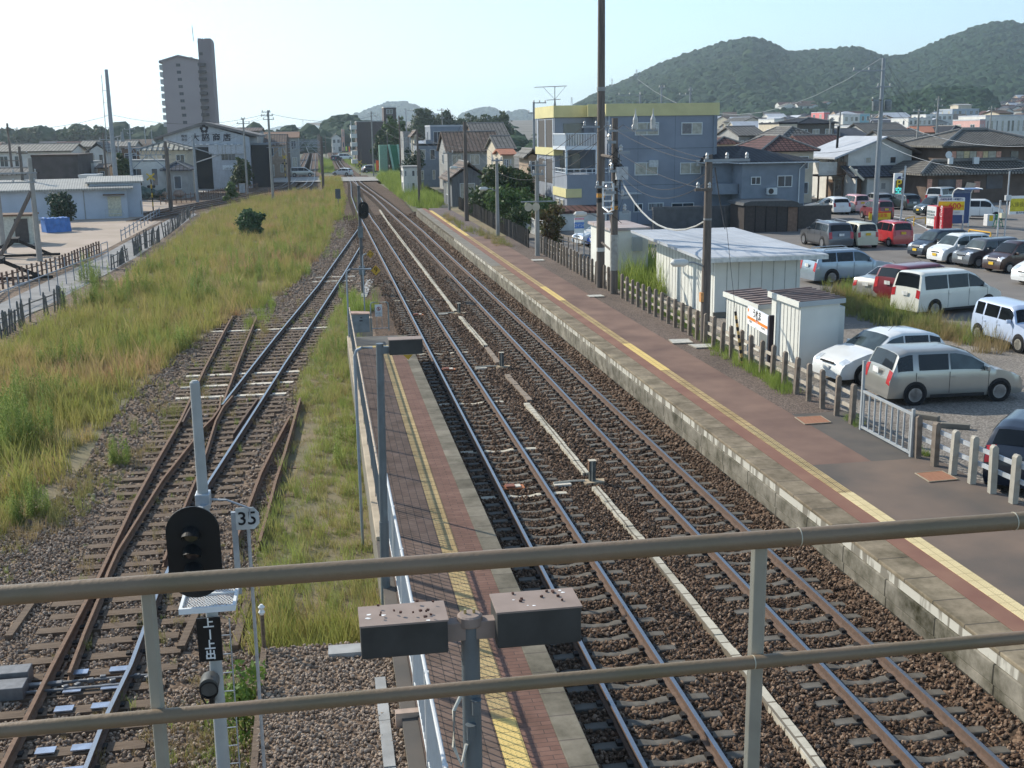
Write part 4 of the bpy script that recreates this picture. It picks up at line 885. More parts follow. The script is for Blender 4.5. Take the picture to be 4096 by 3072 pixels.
def add_win(t, x0, x1, z0, z1, y, side='f', pane=None, split=True, fr=None, off=None):
 "window on the front (-y, plane y) or left (-x, plane x=y) side, local coordinates"
 P = (lambda a, dd, z: (a, y + dd, z)) if side == 'f' else (lambda a, dd, z: (y + dd, a, z))
 mb = MB(); w = .06
 def bx(a0, a1, q0, q1, d0, d1):
  mb.bb(P(a0, d0, q0), P(a1, d1, q1))
 bx(x0, x1, z0, z0 + w, -.06, .04); bx(x0, x1, z1 - w, z1, -.06, .04); bx(x0, x0 + w, z0 + w, z1 - w, -.06, .04); bx(x1 - w, x1, z0 + w, z1 - w, -.06, .04)
 if split: bx((x0 + x1) / 2 - .025, (x0 + x1) / 2 + .025, z0 + w, z1 - w, -.05, .03)
 f = mb.o('window', fr or m_frame, t)
 if off is not None: f.location = off
 q = MB(); q.bb(P(x0 + w, -.02, z0 + w), P(x1 - w, -.012, z1 - w)); q.o('pane', pane or m_glass, f)
 return f
def house(label, loc, w, d, h, roof='gx', rh=1.6, wallm=None, roofm=None, rz=0, over=.5, fw=2, lw=1, st=2, cat='house', group=None, name='house', simple=False, seed=0, ridge=True):
 t = thing(name, label, cat, loc, rz, group); q = random.Random(seed or int(abs(loc[0] * 13 + loc[1] * 7)))
 wallm = wallm or m_plw; roofm = roofm or m_tileg; W2, D2 = w / 2, d / 2; th = .16
 if roof == 'gx':
  mb = MB(); mb.prism([(-D2, 0), (D2, 0), (D2, h), (0, h + rh * D2 / (D2 + over)), (-D2, h)], -W2, W2, 'x'); mb.o('wall', wallm, t)
  e = D2 + over; z0 = h - rh * over / (D2 + over)
  MB().prism([(-e, z0 + .02), (0, h + rh + .02), (e, z0 + .02), (e, z0 + th), (0, h + rh + th + .04), (-e, z0 + th)], -W2 - over * .6, W2 + over * .6, 'x').o('roof', roofm, t)
  R = [((-W2 - over * .6, 0, h + rh + th), (W2 + over * .6, 0, h + rh + th))]
 elif roof == 'gy':
  mb = MB(); mb.prism([(-W2, 0), (W2, 0), (W2, h), (0, h + rh * W2 / (W2 + over)), (-W2, h)], -D2, D2, 'y'); mb.o('wall', wallm, t)
  e = W2 + over; z0 = h - rh * over / (W2 + over)
  MB().prism([(-e, z0 + .02), (0, h + rh + .02), (e, z0 + .02), (e, z0 + th), (0, h + rh + th + .04), (-e, z0 + th)], -D2 - over * .6, D2 + over * .6, 'y').o('roof', roofm, t)
  R = [((0, -D2 - over * .6, h + rh + th), (0, D2 + over * .6, h + rh + th))]
 elif roof == 'hip':
  MB().bb((-W2, -D2, 0), (W2, D2, h)).o('wall', wallm, t)
  a, b = W2 + over, D2 + over; k = min(a, b) * .95; r = ((-a + k, 0), (a - k, 0)) if a >= b else ((0, -b + k), (0, b - k))
  vs = [(-a, -b, h), (a, -b, h), (a, b, h), (-a, b, h), (-a, -b, h + .12), (a, -b, h + .12), (a, b, h + .12), (-a, b, h + .12), (*r[0], h + rh), (*r[1], h + rh)]
  fs = [(0, 3, 2, 1), (0, 1, 5, 4), (1, 2, 6, 5), (2, 3, 7, 6), (3, 0, 4, 7)]
  fs += [(4, 5, 9, 8), (5, 6, 9), (6, 7, 8, 9), (7, 4, 8)] if a >= b else [(4, 5, 8), (5, 6, 9, 8), (6, 7, 9), (7, 4, 8, 9)]
  MB().add(vs, fs).o('roof', roofm, t)
  R = [(vs[8], vs[9])] + ([(vs[4], vs[8]), (vs[7], vs[8]), (vs[5], vs[9]), (vs[6], vs[9])] if a >= b else [(vs[4], vs[8]), (vs[5], vs[8]), (vs[6], vs[9]), (vs[7], vs[9])])
 elif roof == 'mono':
  MB().prism([(-D2, 0), (D2, 0), (D2, h + rh), (-D2, h)], -W2, W2, 'x').o('wall', wallm, t)
  MB().prism([(-D2 - over, h + .02 - rh * over / d), (D2 + over, h + rh + .02 + rh * over / d), (D2 + over, h + rh + .2 + rh * over / d), (-D2 - over, h + .2 - rh * over / d)], -W2 - over, W2 + over, 'x').o('roof', roofm, t); R = []
 else:
  MB().bb((-W2, -D2, 0), (W2, D2, h)).o('wall', wallm, t)
  MB().bb((-W2 - .05, -D2 - .05, h), (W2 + .05, D2 + .05, h + .25)).o('roof', roofm, t); R = []
  if rh > .5: MB().bb((-W2 * .3, -D2 * .3, h + .25), (W2 * .2, D2 * .3, h + .25 + rh)).o('roof_house', wallm, t)
 if ridge and R and not simple:
  mb = MB()
  for a, b in R: mb.tube([Vector(a) + Vector((0, 0, .04)), Vector(b) + Vector((0, 0, .04))], .11, 6)
  mb.o('ridge', m_ridge, t)
 sh = h / st
 for s in range(st):
  for side, n, half in (('f', fw, W2), ('l', lw, D2)):
   for i in range(n):
    c = -half + (i + .5) * 2 * half / n + q.uniform(-.2, .2); hw = min(.8, half / n * .55) * q.choice([.6, 1, 1]); z0 = s * sh + sh * (.32 if s else .12 if q.random() < .4 else .35)
    add_win(t, c - hw, c + hw, z0, min(s * sh + sh * .82, h - .15), -(D2 if side == 'f' else W2), side, q.choice([m_glass, m_glass, m_glassl]), hw > .5)
 return t
def hp(label, x0, x1, ye, yr, Y, depth, roof='gx', wallm=None, roofm=None, zg=.38, rz=0, **k):
 a, b = HY(x0, ye, Y), HY(x1, ye, Y); zr = HY((x0 + x1) / 2, yr, Y + (depth / 2 if roof not in ('flat', 'mono', 'gy') else 0)).z
 h = (a.z + b.z) / 2 - zg; rh = max(.3, zr - (a.z + b.z) / 2)
 return house(label, ((a.x + b.x) / 2, Y + depth / 2, zg), b.x - a.x, depth, max(h, 2.0), roof, rh, wallm, roofm, rz, **k)

# ---------------------------------------------------------------- blue apartment block
def A(zx, zy): return 1106 + .25 * zx, 162 + .25 * zy
m_blue = M('render_blue', (.235, .26, .305), .85, scale=.8, var=.08, detail=8, bump=.15, bscale=30); m_yel = M('parapet_yellow', (.6, .54, .28), .8, scale=.9, var=.07)
m_bluel = m_blue
ap = thing('apartment_block', 'three storey blue apartment block with yellow parapet bands', 'apartment block', (26, 97, .4))
ap_o = Vector(ap.location)
YM, YL = 91.0, 95.7; XL = 19.6
fx = lambda zx, Y: HY(*A(zx, 600), Y).x
fz = lambda zx, zy, Y: HY(*A(zx, zy), Y).z
xm0, xm1 = fx(820, YM), fx(1770, YM); zt = fz(1200, 245, YM); zy = fz(1200, 350, YM)
Wd(MB().bb((xm0, YM, .3), (xm1, 104, zy)), 'wall', m_blue, ap)
Wd(MB().bb((XL, YL, .3), (xm0 - .01, 103.8, zy - .05)), 'wall', m_blue, ap)
p = [(XL - .1, YL - .1), (fx(650, YL), YL - .1), (fx(640, YM + 1.5), YM + .9), (xm0 - .12, YM + .9), (xm0 - .12, YM - .12), (xm1 + .12, YM - .12), (xm1 + .12, 104.1), (XL - .1, 104.1)]
Wd(MB().prism(p, zy - .02, zt), 'parapet', m_yel, ap)
# side openings of the stair tower (left face) at three levels
for z0, z1 in ((6.3, 8.9), (3.6, 5.6), (.5, 2.4)):
 for k in range(2): Wd(MB().bb((XL - .015, 96.3 + 3.6 * k, z0), (XL + .3, 99.3 + 3.6 * k, z1)), 'opening', m_frdark, ap)
for z0, z1 in ((4.95, 5.65), (2.1, 2.75)):
 pass
zb0, zb1 = fz(400, 695, YL), fz(400, 628, YL)
Wd(MB().bb((XL - .12, YL - .12, zb0), (fx(440, YL), 103.9, zb1)), 'band', m_yel, ap)
for k in range(3): Wd(MB().bb((XL - .06, 96 + 3.4 * k, .4), (XL + .14, 96.3 + 3.4 * k, zy - .1)), 'pillar', M('pillar_pale', (.42, .47, .53), .8), ap)
# terrace block in front of the left wing
YT = 90.6; xt0 = fx(485, YT); xt1 = fx(735, YT) + .9; ztt = fz(485, 862, YT)
XT = min(xt0, XL - .05)
Wd(MB().bb((XT, YT, .3), (xt1, YL - .15, ztt)), 'terrace_block', m_blue, ap)
ybl, ybh = fz(485, 1060, YT), fz(485, 985, YT)
Wd(MB().bb((XT - .12, YT - .12, ybl), (fx(600, YT), YL + .05, ybh)), 'band', m_yel, ap)
Wd(MB().bb((XT - .02, YT + 1.0, .5), (XT + .2, YL - .4, ybl - .25)), 'opening', m_frdark, ap)
for k in range(2): add_win(ap, YT + 1.1 + 1.7 * k - 97, YT + 2.4 + 1.7 * k - 97, .6, 2.1, XT - 26 - .03, 'l', m_glassl, False)
m_railw = M('rail_white', (.62, .66, .7), .5, .1, var=.05)
mb = MB()
for z in (ztt + .12, ztt + .42): mb.tube([(XT + .1, YL, z), (XT + .1, YT + .1, z), (xt1, YT + .1, z)], .035, 5)
for i in range(9): mb.tube([(XT + .1, YT + .1 + i * .6, ztt), (XT + .1, YT + .1 + i * .6, ztt + .42)], .025, 4)
for i in range(7): mb.tube([(XT + .1 + i * .5, YT + .1, ztt), (XT + .1 + i * .5, YT + .1, ztt + .42)], .025, 4)
Wd(mb, 'terrace_rail', m_railw, ap)
zf, zr = fz(465, 638, YT), fz(465, 508, YT); xb0, xb1 = fx(462, YT), fx(742, YT)
Wd(MB().bb((xb0, YT, zf - .1), (xb1, YL - .02, zf + .1)), 'balcony_slab', m_railw, ap)
mb = MB()
for z in (zf + .15, zr): mb.bb((xb0, YT, z - .04), (xb1, YT + .06, z + .04)); mb.bb((xb0, YT, z - .04), (xb0 + .06, YL, z + .04))
n = 20
for i in range(n + 1): mb.bb((xb0 + (xb1 - xb0) * i / n - .018, YT + .01, zf), (xb0 + (xb1 - xb0) * i / n + .018, YT + .05, zr))
for i in range(24): mb.bb((xb0 + .01, YT + .2 * i, zf), (xb0 + .05, YT + .2 * i + .035, zr))
Wd(mb, 'balcony_rail', m_railw, ap)
for x in (xb0 + .08, xb1 - .08): Wd(MB().bb((x - .08, YT + .02, ztt), (x + .08, YT + .16, zf - .1)), 'balcony_post', m_railw, ap)
Wd(MB().bb((xb0 + .6, YL - .06, ztt + .1), (xb1 - .3, YL - .02, zf - .5)), 'sliding_door', m_glass, ap)
Wd(MB().bb((xb0 + .9, YL - .06, zf + .2), (xb1, YL - .02, zf + 2.0)), 'sliding_door', m_glass, ap)
for i, (a, b, c, d, pn) in enumerate([(1060, 410, 1266, 522, m_glassl), (1460, 410, 1640, 516, m_glassl), (1060, 757, 1262, 868, m_glassl), (1455, 757, 1635, 858, m_glassl), (1055, 1110, 1136, 1186, m_glass), (1182, 1105, 1318, 1170, m_glass), (1385, 1105, 1582, 1216, m_glass)]):
 add_win(ap, fx(a, YM) - 26, fx(c, YM) - 26, fz(a, d, YM) - .4, fz(a, b, YM) - .4, YM - 97 - .02, 'f', pn)
 if i == 1: Wd(MB().bb((fx(1462, YM), YM - .07, fz(1460, 505, YM)), (fx(1548, YM), YM - .045, fz(1460, 420, YM))), 'curtain', M('curtain_grey', (.2, .19, .19), .8), ap)
mb = MB()
for i in range(10): x = fx(1182 + 13.6 * i, YM); mb.bb((x, YM - .1, fz(1180, 1170, YM)), (x + .03, YM - .07, fz(1180, 1105, YM)))
Wd(mb, 'window_bars', m_frame, ap)
Wd(MB().bb((fx(1215, YM), YM - .2, fz(1215, 1268, YM)), (fx(1255, YM), YM, fz(1215, 1212, YM))), 'meter_box', m_frame, ap)
Wd(MB().bb((fx(1738, YM), YM - .12, 1), (fx(1750, YM), YM, fz(1745, 270, YM))), 'downpipe', m_plb, ap)
mb = MB(); x = fx(915, YM)
for k in range(3): mb.bb((x, YM - .5, fz(915, 1030, YM) + .06 * k), (x + 1.9 - .2 * k, YM - .15 - .1 * k, fz(915, 1030, YM) + .03 + .06 * k))
Wd(mb, 'drying_rack', m_frame, ap)
Wd(MB().bb((fx(930, YM), YM - .05, .4), (fx(1032, YM), YM - .01, fz(930, 1180, YM))), 'garage_shutter', m_plw, ap)
mb = MB()
for zz_ in (3.55, 6.45): mb.bb((xm0, YM - .006, zz_), (xm1, YM - .001, zz_ + .05))
for xx in (25.5, 28.6): mb.bb((xx, YM - .006, .5), (xx + .03, YM - .001, zy))
Wd(mb, 'wall_joints', M('joint_blue', (.13, .15, .18), .9), ap)
Wd(MB().tube([(xm0 + .15, YM - .1, .5), (xm0 + .15, YM - .1, zy)], .06, 6), 'downpipe', M('pipe_pale', (.4, .43, .47), .6), ap)
for xx, zz_ in ((26.4, 5.0), (30.4, 5.0), (26.4, 7.9), (31.2, 2.2)): Wd(MB().bb((xx, YM - .3, zz_), (xx + .75, YM - .02, zz_ + .55)), 'air_conditioner', M('ac_pale', (.5, .51, .5), .6), ap)
# aerial on the roof
at = thing('tv_aerial', 'large forked television aerial on the blue apartment block roof', 'aerial', (fx(372, 99), 99, zt))
ph = HY(*A(375, 100), 99).z - zt; s_ = (fx(480, 99) - fx(200, 99)) / 2
mb = MB(); mb.tube([(0, 0, 0), (0, 0, ph)], .035, 6); mb.tube([(-s_ * 1.25, 0, ph - .05), (s_ * .75, 0, ph + .05)], .03, 5); mb.tube([(0, 0, ph * .35), (-s_ * .7, 0, ph - .05)], .02, 4); mb.tube([(0, 0, ph * .35), (s_ * .65, 0, ph)], .02, 4)
mb.tube([(-s_ * .5, 0, ph * .32), (s_ * .35, 0, ph * .36)], .03, 5)
for i in range(14): mb.tube([(-s_ * 1.2 + i * s_ * .14, -.2, ph - .03), (-s_ * 1.2 + i * s_ * .14, .2, ph - .03)], .012, 4)
mb.tube([(0, 0, 0), (0, 0, .6)], [.12, .05], 8); mb.o('aerial', M('aerial_grey', (.2, .22, .24), .5, .4), at)
# lean-to and yard wall at the foot of the block
house('low white annex with red tiled edge before the blue apartment block', (fx(615, 87), 88.2, .35), fx(735, 87) - fx(485, 87) + 1.5, 2.4, fz(600, 1195, 87) - .35, 'mono', .25, m_plw, m_tilem, over=.15, fw=0, lw=0, st=1, name='annex', cat='annex')
t = thing('yard_wall', 'grey block wall along the lane before the blue block', 'wall', (20, 82, .3))
w0, w1 = GF(1600 + 960 / 2.16, 600 + 640 / 2.16, .4), GF(1600 + 1290 / 2.16, 600 + 790 / 2.16, .4)
hh = 1.1
Wd(MB().prism([(w0.x, w0.y), (w1.x, w1.y), (w1.x + .16, w1.y + .05), (w0.x + .16, w0.y + .05)], .2, .4 + hh), 'wall_panel', M('block_grey', (.33, .34, .34), .9, scale=3), t)
Wd(MB().prism([(w0.x - .05, w0.y), (w1.x - .05, w1.y), (w1.x + .21, w1.y + .05), (w0.x + .21, w0.y + .05)], .4 + hh, .4 + hh + .1), 'coping', m_plw, t)
lf = thing('lot_fence', 'thin dark mesh fence with brown rail beside the blue cars', 'fence', (16, 60, .35))
f0, f1 = GF(1600 + 1290 / 2.16, 600 + 800 / 2.16, .4), GF(1600 + 1690 / 2.16, 600 + 930 / 2.16, .4)
mb = MB(); n = 9; z1 = top_z(f0, (1600 + 1290 / 2.16) / 1.85172, (600 + 700 / 2.16) / 1.85172)
for i in range(n + 1): q = f0.lerp(f1, i / n); mb.tube([q, q + Vector((0, 0, z1 - .4))], .03, 5)
mb.tube([f0 + Vector((0, 0, z1 - .4)), f1 + Vector((0, 0, z1 - .4))], .045, 5); mb.tube([f0 + Vector((0, 0, .5)), f1 + Vector((0, 0, .5))], .03, 5); Wd(mb, 'fence_frame', M('fence_brown', (.16, .13, .1), .8), lf)
MB_ = MB(); MB_.bb((0, 0, 0), (.02, .02, .02))

# ---------------------------------------------------------------- white sheds by the fence
m_shed = M('shed_white', (.66, .66, .61), .75, scale=.9, var=.07, detail=8); m_shedg = M('shed_grey', (.40, .43, .44), .75, scale=.9, var=.08, detail=8)
def B2(zx, zy): return (2100 + zx / 2.16) / 1.85172, (800 + zy / 2.16) / 1.85172
YS0 = G(*B2(1640, 1000), .5).y; xw = 15.72; YS1 = 52.6
sh = thing('storage_shed', 'long white shed with a pale flat metal roof behind the fence', 'shed', (17.5, 48, .4))
zE = HY(*B2(1690, 490), 42.2).z; xr = 19.4
zW = HY(*B2(1145, 365), YS1).z
hE = 3.75
YF0 = 44.3; zroof = HY(*B2(1690, 495), YF0 - .9).z
Wd(MB().prism([(xw, YF0), (xr, YF0), (xr, YS1), (xw, YS1)], .3, zroof - .14), 'wall', m_shed, sh)
mb = MB()
for i in range(18): y = YF0 + .2 + i * .46; mb.bb((xw - .012, y, .45), (xw, y + .025, zroof - .16))
for i in range(7): x = xw + .5 + i * .5; mb.bb((x, YF0 - .012, .45), (x + .025, YF0, zroof - .16))
Wd(mb, 'panel_joints', M('joint_grey', (.36, .36, .34), .8), sh)
rf = MB(); x0, x1, y0, y1 = xw - .85, xr + .75, YF0 - .9, YS1 + 1.6
rf.prism([(y0, zroof - .12), (y1, zroof + .10), (y1, zroof + .22), (y0, zroof)], x0, x1, 'x'); Wd(rf, 'roof', m_roofm, sh)
mb = MB()
for i in range(12): x = x0 + .3 + i * (x1 - x0 - .5) / 11; mb.prism([(y0, zroof + .001), (y1, zroof + .221), (y1, zroof + .228), (y0, zroof + .008)], x - .006, x + .006, 'x')
Wd(mb, 'roof_seams', m_roofm, sh)
mb = MB(); mb.bb((x0 - .06, y0 - .1, zroof - .2), (x1, y0 - .01, zroof - .02)); Wd(mb, 'gutter', M('gutter_white', (.6, .6, .57), .6), sh)
Wd(MB().bb((xw - .03, YF0 + .5, .4), (xw - .005, YF0 + 1.4, 2.5)), 'door', M('door_pale', (.62, .63, .62), .6), sh); Wd(MB().bb((xw - .05, YF0 + 1.42, .4), (xw - .005, YF0 + 1.5, 2.6)), 'drain_pipe', m_rust2, sh)
Wd(MB().bb((xw - .05, YF0 - .05, .3), (xr + .05, YF0 + .0, .62)), 'plinth', m_conc, sh)
# two steel lockers in front (the picture's right one is nearer)
def locker(label, x0, y0, x1, y1, zt, extra=0):
 t = thing('steel_locker', label, 'locker', (x0, y0, .35), 0, 'steel lockers by the fence')
 W_, D_ = x1 - x0, y1 - y0; h = zt - .35
 MB().bb((0, 0, .05), (W_, D_, h - .12)).o('cabinet', m_shed, t)
 mb = MB(); n = int(D_ / .3)
 for i in range(n): mb.bb((-.014, .12 + i * .3, .15), (0, .16 + i * .3, h - .3))
 mb.o('ribs', M('rib_shade', (.5, .5, .47), .8), t)
 MB().prism([(-.1, h - .2), (W_ + .14, h - .12), (W_ + .14, h + .03), (-.1, h - .05)], -.12, -.06, 'y').o('fascia', m_shedg, t); MB().bb((-.12, -.1, h - .22), (-.07, D_ + .1, h - .04)).o('fascia', m_shed, t)
 mb = MB(); n = 8
 mb.prism([(-.08, h - .08), (W_ + .12, h), (W_ + .12, h + .02), (-.08, h - .06)], -.1, D_ + .1, 'y')
 for i in range(n): y = -.05 + (D_ + .1) * i / (n - 1); mb.prism([(-.08, h - .07), (W_ + .12, h + .01), (W_ + .12, h + .07), (-.08, h - .01)], y - .02, y + .02, 'y')
 mb.o('ribbed_roof', M('roof_ribbed', (.2, .14, .125), .8, scale=3, col2=(.34, .27, .24), stretch=(.6, 6, 1)), t)
 if extra: MB().bb((W_ - .02, .25, .7), (W_ + .3, D_ - .2, h - .3)).o('side_box', m_shed, t)
 MB().bb((-.05, -.05, -.1), (W_ + .05, D_ + .05, .06)).o('plinth', m_conc, t)
 return t
z1 = HY(1659 + .25 * 250, 432 + .25 * 880, 33.75).z
locker('white steel locker with ribbed roof, nearer of the pair by station sign', 14.84, 33.72, 16.15, 36.1, z1 + .05, 1)
z2 = HY((2900 + 200 / 4.148) / 1.85172, (1150 + 40 / 4.148) / 1.85172, 40.3).z
locker('white steel locker half hidden behind the ribbed one by station sign', 14.75, 36.9, 16.0, 40.2, z2)
# tall cabinets behind the twin poles
x0 = GF(2100 + 620 / 2.16, 800 + 600 / 2.16, .4); x1 = 17.9
zt3 = HY((2100 + 810 / 2.16) / 1.85172, (800 + 265 / 2.16) / 1.85172, 55.6).z
t = thing('steel_shed', 'tall white steel shed with striped roof behind the twin poles', 'shed', (14.3, 55.6, .35))
h = zt3 - .35; wl = HY((2100 + 800 / 2.16) / 1.85172, 500, 55.6).x - 14.3; wr = HY((2100 + 1065 / 2.16) / 1.85172, 500, 55.6).x - 14.3; wl0 = .0
MB().bb((wl0, 0, 0), (wr, 4.6, h)).o('cabinet', m_shed, t); MB().bb((wl0 - .15, -.1, h), (wr + .1, 4.7, h + .14)).o('roof', M('roof_striped', (.28, .16, .13), .8, scale=2, col2=(.5, .5, .5), stretch=(.3, 8, 1)), t)
MB().bb((wr * .55, -.15, h * .62), (wr * .82, 0, h * .88)).o('wall_box', m_shedg, t)
# ---------------------------------------------------------------- houses to the right
TZ = lambda Y: .38 + .021 * max(0, Y - 195)
def U(zx, zy): return 1659 + .25 * zx, 108 + .25 * zy
def ux(zx, Y): return HY(*U(zx, 700), Y).x
def uz(zx, zy, Y): return HY(*U(zx, zy), Y).z
# slate blue house right of the apartment block
YB = 87.5; t = thing('house', 'slate blue house with dark hip roof right of the blue block', 'house', (40, YB + 4, .38))
xa, xb = HY(*A(1775, 700), YB).x, ux(335, YB); ze = uz(150, 975, YB); xp = HY(*A(1990, 780), YB).x
Wd(MB().bb((xp, YB, .3), (xb, YB + 9, ze)), 'wall', m_plb, t); Wd(MB().bb((xa, YB + 2.2, .3), (xp - .01, YB + 9, ze)), 'wall', m_plb, t)
zr_ = HY(*A(1780, 615), YB + 6).z
vs = [(xp - .5, YB - .6, ze), (xb + .9, YB - .6, ze), (xb + .9, YB + 9.5, ze), (xa - .4, YB + 9.5, ze), (xa - .4, YB + 1.7, ze), (xp - .5, YB + 1.7, ze)]
rv = [(xa + 1.0, YB + 5.6, zr_), (xb - 3.2, YB + 5.6, zr_), (xp + 2.6, YB + 3.6, zr_ - .5)]
V = vs + [(p[0], p[1], p[2] + .16) for p in vs] + rv
mb = MB(); mb.add(V, [(0, 5, 4, 3, 2, 1)] + [(i, (i + 1) % 6, 6 + (i + 1) % 6, 6 + i) for i in range(6)] + [(6, 7, 13), (7, 8, 13), (8, 9, 12, 13), (9, 10, 12), (10, 11, 13, 12), (11, 6, 13)])
Wd(mb, 'roof', m_tiled, t)
mb = MB(); P_ = vs + [vs[0]]
for a, b in zip(P_, P_[1:]): mb.tube([Vector(a) + Vector((0, 0, .05)), Vector(b) + Vector((0, 0, .05))], .07, 4)
Wd(mb, 'gutter', M('gutter_pale', (.5, .52, .54), .6), t)
o = Vector(t.location)
for a, b, c, d, pn in [(95, 1085, 225, 1185, m_glass), (-135, 1095, -50, 1165, m_glass)]: add_win(t, ux(a, YB) - o.x, ux(c, YB) - o.x, uz(a, d, YB) - o.z, uz(a, b, YB) - o.z, YB - o.y - .02, 'f', pn)
Wd(MB().bb((ux(0, YB), YB - .35, uz(0, 1248, YB)), (ux(85, YB), YB - .03, uz(0, 1190, YB))), 'air_conditioner', m_frame, t); Wd(MB().lathe([(.22, -.02), (.2, .0)], (ux(30, YB), YB - .36, uz(30, 1218, YB)), 14, 'y'), 'fan_grille', m_frdark, t)
Wd(MB().tube([(ux(335, YB), YB - .1, ze), (ux(283, YB), YB - .1, ze - .5), (ux(283, YB), YB - .1, .4)], .05, 6), 'downpipe', m_frame, t)
xk = HY(*A(1740, 960), YB + 1).x; xk2 = HY(*A(1940, 960), YB + 1).x
Wd(MB().bb((xk, YB + .6, HY(*A(1800, 1030), YB + 1).z), (xk2, YB + 2.1, HY(*A(1800, 940), YB + 1).z)), 'balcony', m_plb, t)
t = thing('car_shelter', 'dark brown car shelter with curved roof before the slate blue house', 'car shelter', (36, 80, .38)); Yc = 81; a, b = HY(1609, 440, Yc).x, HY(1725, 440, Yc).x; z0, z1 = .4, HY(1660, 434, Yc).z
Wd(MB().bb((a, Yc, z0), (b - .8, Yc + 3, z1 - .3)), 'side_panel', M('shelter_brown', (.045, .038, .036), .6), t); Wd(MB().bb((b - .79, Yc + .02, z0), (b, Yc + 3, z1 - .5)), 'panel_tan', M('shelter_tan', (.19, .12, .085), .7), t)
Wd(MB().prism([(a - .2, z1 - .3), (b + .1, z1 - .5), (b - .1, z1 - .15), (b - .6, z1), (a + .4, z1 + .02), (a - .1, z1 - .1)], Yc - .2, Yc + 3.2, 'y'), 'curved_roof', M('shelter_roof', (.05, .055, .06), .4), t)
mb = MB()
for i in range(6): x = a + (b - a) * i / 5; mb.bb((x - .03, Yc - .03, z0), (x + .03, Yc - .005, z1 - .35))
Wd(mb, 'frame', m_blk, t)
house('low dark fence screen right of the car shelter', (HY(1752, 470, 83).x, 83.2, .38), 3.4, .15, 1.5, 'flat', .1, m_frdark, m_frdark, fw=0, lw=0, st=1, name='screen', cat='screen')
house('dark low wall with planting before the blue apartment block', (31, 84.8, .35), 12, .3, 1.6, 'flat', .1, M('wall_dark', (.10, .105, .11), .9, scale=2), M('wall_dark', (.1, .1, .1)), fw=0, lw=0, st=1, name='garden_wall', cat='wall')
# white house with metal roof
YH = 113; t = thing('house', 'white house with pale metal roof, slatted balcony and dark lean-to', 'house', (56, 117, .38)); o = Vector(t.location)
xl, xr_ = ux(705, YH), ux(1255, YH); zl, zrr, za = uz(705, 885, YH), uz(1255, 870, YH), uz(1010, 760, YH); xa = ux(1005, YH); dp = 8.6
Wd(MB().prism([(xl, .3), (xr_, .3), (xr_, zrr), (xa, za), (xl, zl)], YH, YH + dp, 'y'), 'wall', m_plw, t)
sl_ = (za - zl) / (xa - xl); ovl = 1.8; e0 = (xl - ovl, zl - sl_ * ovl); e1 = (xr_ + .9, zrr - .35)
Wd(MB().prism([e0, (xa, za + .02), (xa, za + .2), (e0[0], e0[1] + .18)], YH - .7, YH + dp + .5, 'y'), 'roof', m_roofm, t)
Wd(MB().prism([(xa + .001, za + .02), e1, (e1[0], e1[1] + .18), (xa + .001, za + .2)], YH - .7, YH + dp + .5, 'y'), 'roof', M('roof_underside', (.2, .17, .15), .8), t)
for a, b, c, d, pn in [(850, 925, 905, 980, m_glassl), (1065, 920, 1120, 980, m_glass)]: add_win(t, ux(a, YH) - o.x, ux(c, YH) - o.x, uz(a, d, YH) - o.z, uz(a, b, YH) - o.z, YH - o.y - .02, 'f', pn, False)
yl = YH - 2.0; x0, x1 = ux(720, yl), ux(1300, yl)
Wd(MB().prism([(yl - .5, uz(1000, 1102, yl)), (YH + .1, uz(1000, 1005, YH)), (YH + .1, uz(1000, 1005, YH) + .15), (yl - .5, uz(1000, 1102, yl) + .15)], x0, x1 + .3, 'x'), 'lean_to_roof', m_tilebl, t)
Wd(MB().bb((ux(880, yl), yl, .3), (ux(1280, yl), YH - .02, uz(1000, 1102, yl) - .02)), 'lean_to_wall', m_plw, t)
Wd(MB().bb((ux(785, yl), yl + .9, .4), (ux(868, yl), yl + 1.0, uz(800, 1115, yl))), 'door', m_woodb, t); Wd(MB().bb((ux(1005, yl), yl - .04, uz(1000, 1200, yl)), (ux(1040, yl), yl - .01, uz(1000, 1150, yl))), 'window', m_plg, t)
Wd(MB().bb((ux(700, YH) - .1, yl - .3, uz(700, 1260, yl) - .5), (ux(780, yl), YH - .02, uz(720, 1030, yl))), 'porch_wall', m_plw, t)
Wd(MB().box(((ux(720, yl) + ux(810, yl)) / 2, yl - .55, (uz(720, 1025, yl) + uz(810, 1105, yl)) / 2), (2.1, .12, .22), ry=math.atan2(uz(720, 1025, yl) - uz(810, 1105, yl), ux(810, yl) - ux(720, yl))), 'porch_beam', M('beam_cream', (.7, .63, .5), .8), t)
zb0, zb1 = uz(480, 1085, YH), uz(480, 968, YH); xbl = xl - 3.0
mb = MB()
for i in range(10): z = zb0 + (zb1 - zb0) * i / 10; mb.bb((xbl, YH + .4, z), (xl - 1.0, YH + .46, z + (zb1 - zb0) / 12))
Wd(mb, 'balcony_slats', m_plw, t)
mb = MB()
for i in range(10): z = zb0 + (zb1 - zb0) * i / 10; mb.bb((xl - .95, YH + .35, z), (xl + .0, YH + .42, z + (zb1 - zb0) / 12))
Wd(mb, 'balcony_slats', m_woodb, t); Wd(MB().bb((xbl, YH + .5, zb0 - .12), (xl, YH + 4, zb0)), 'balcony_slab', m_woodd, t)
for x in (xbl + .1, xbl + 1.1, xl - .2): Wd(MB().bb((x - .07, YH + .5, .4), (x + .07, YH + .64, zb0 - .12)), 'balcony_post', m_woodb, t)
for y0 in (YH + 1, YH + 3.2): Wd(MB().bb((xl - .05, y0, zb0 + .1), (xl - .005, y0 + 1.6, zb0 + 2.0)), 'balcony_door', m_glass, t); Wd(MB().bb((xl - .05, y0, .5), (xl - .005, y0 + 1.7, 2.5)), 'ground_door', m_woodb if y0 > YH + 2 else m_glass, t)
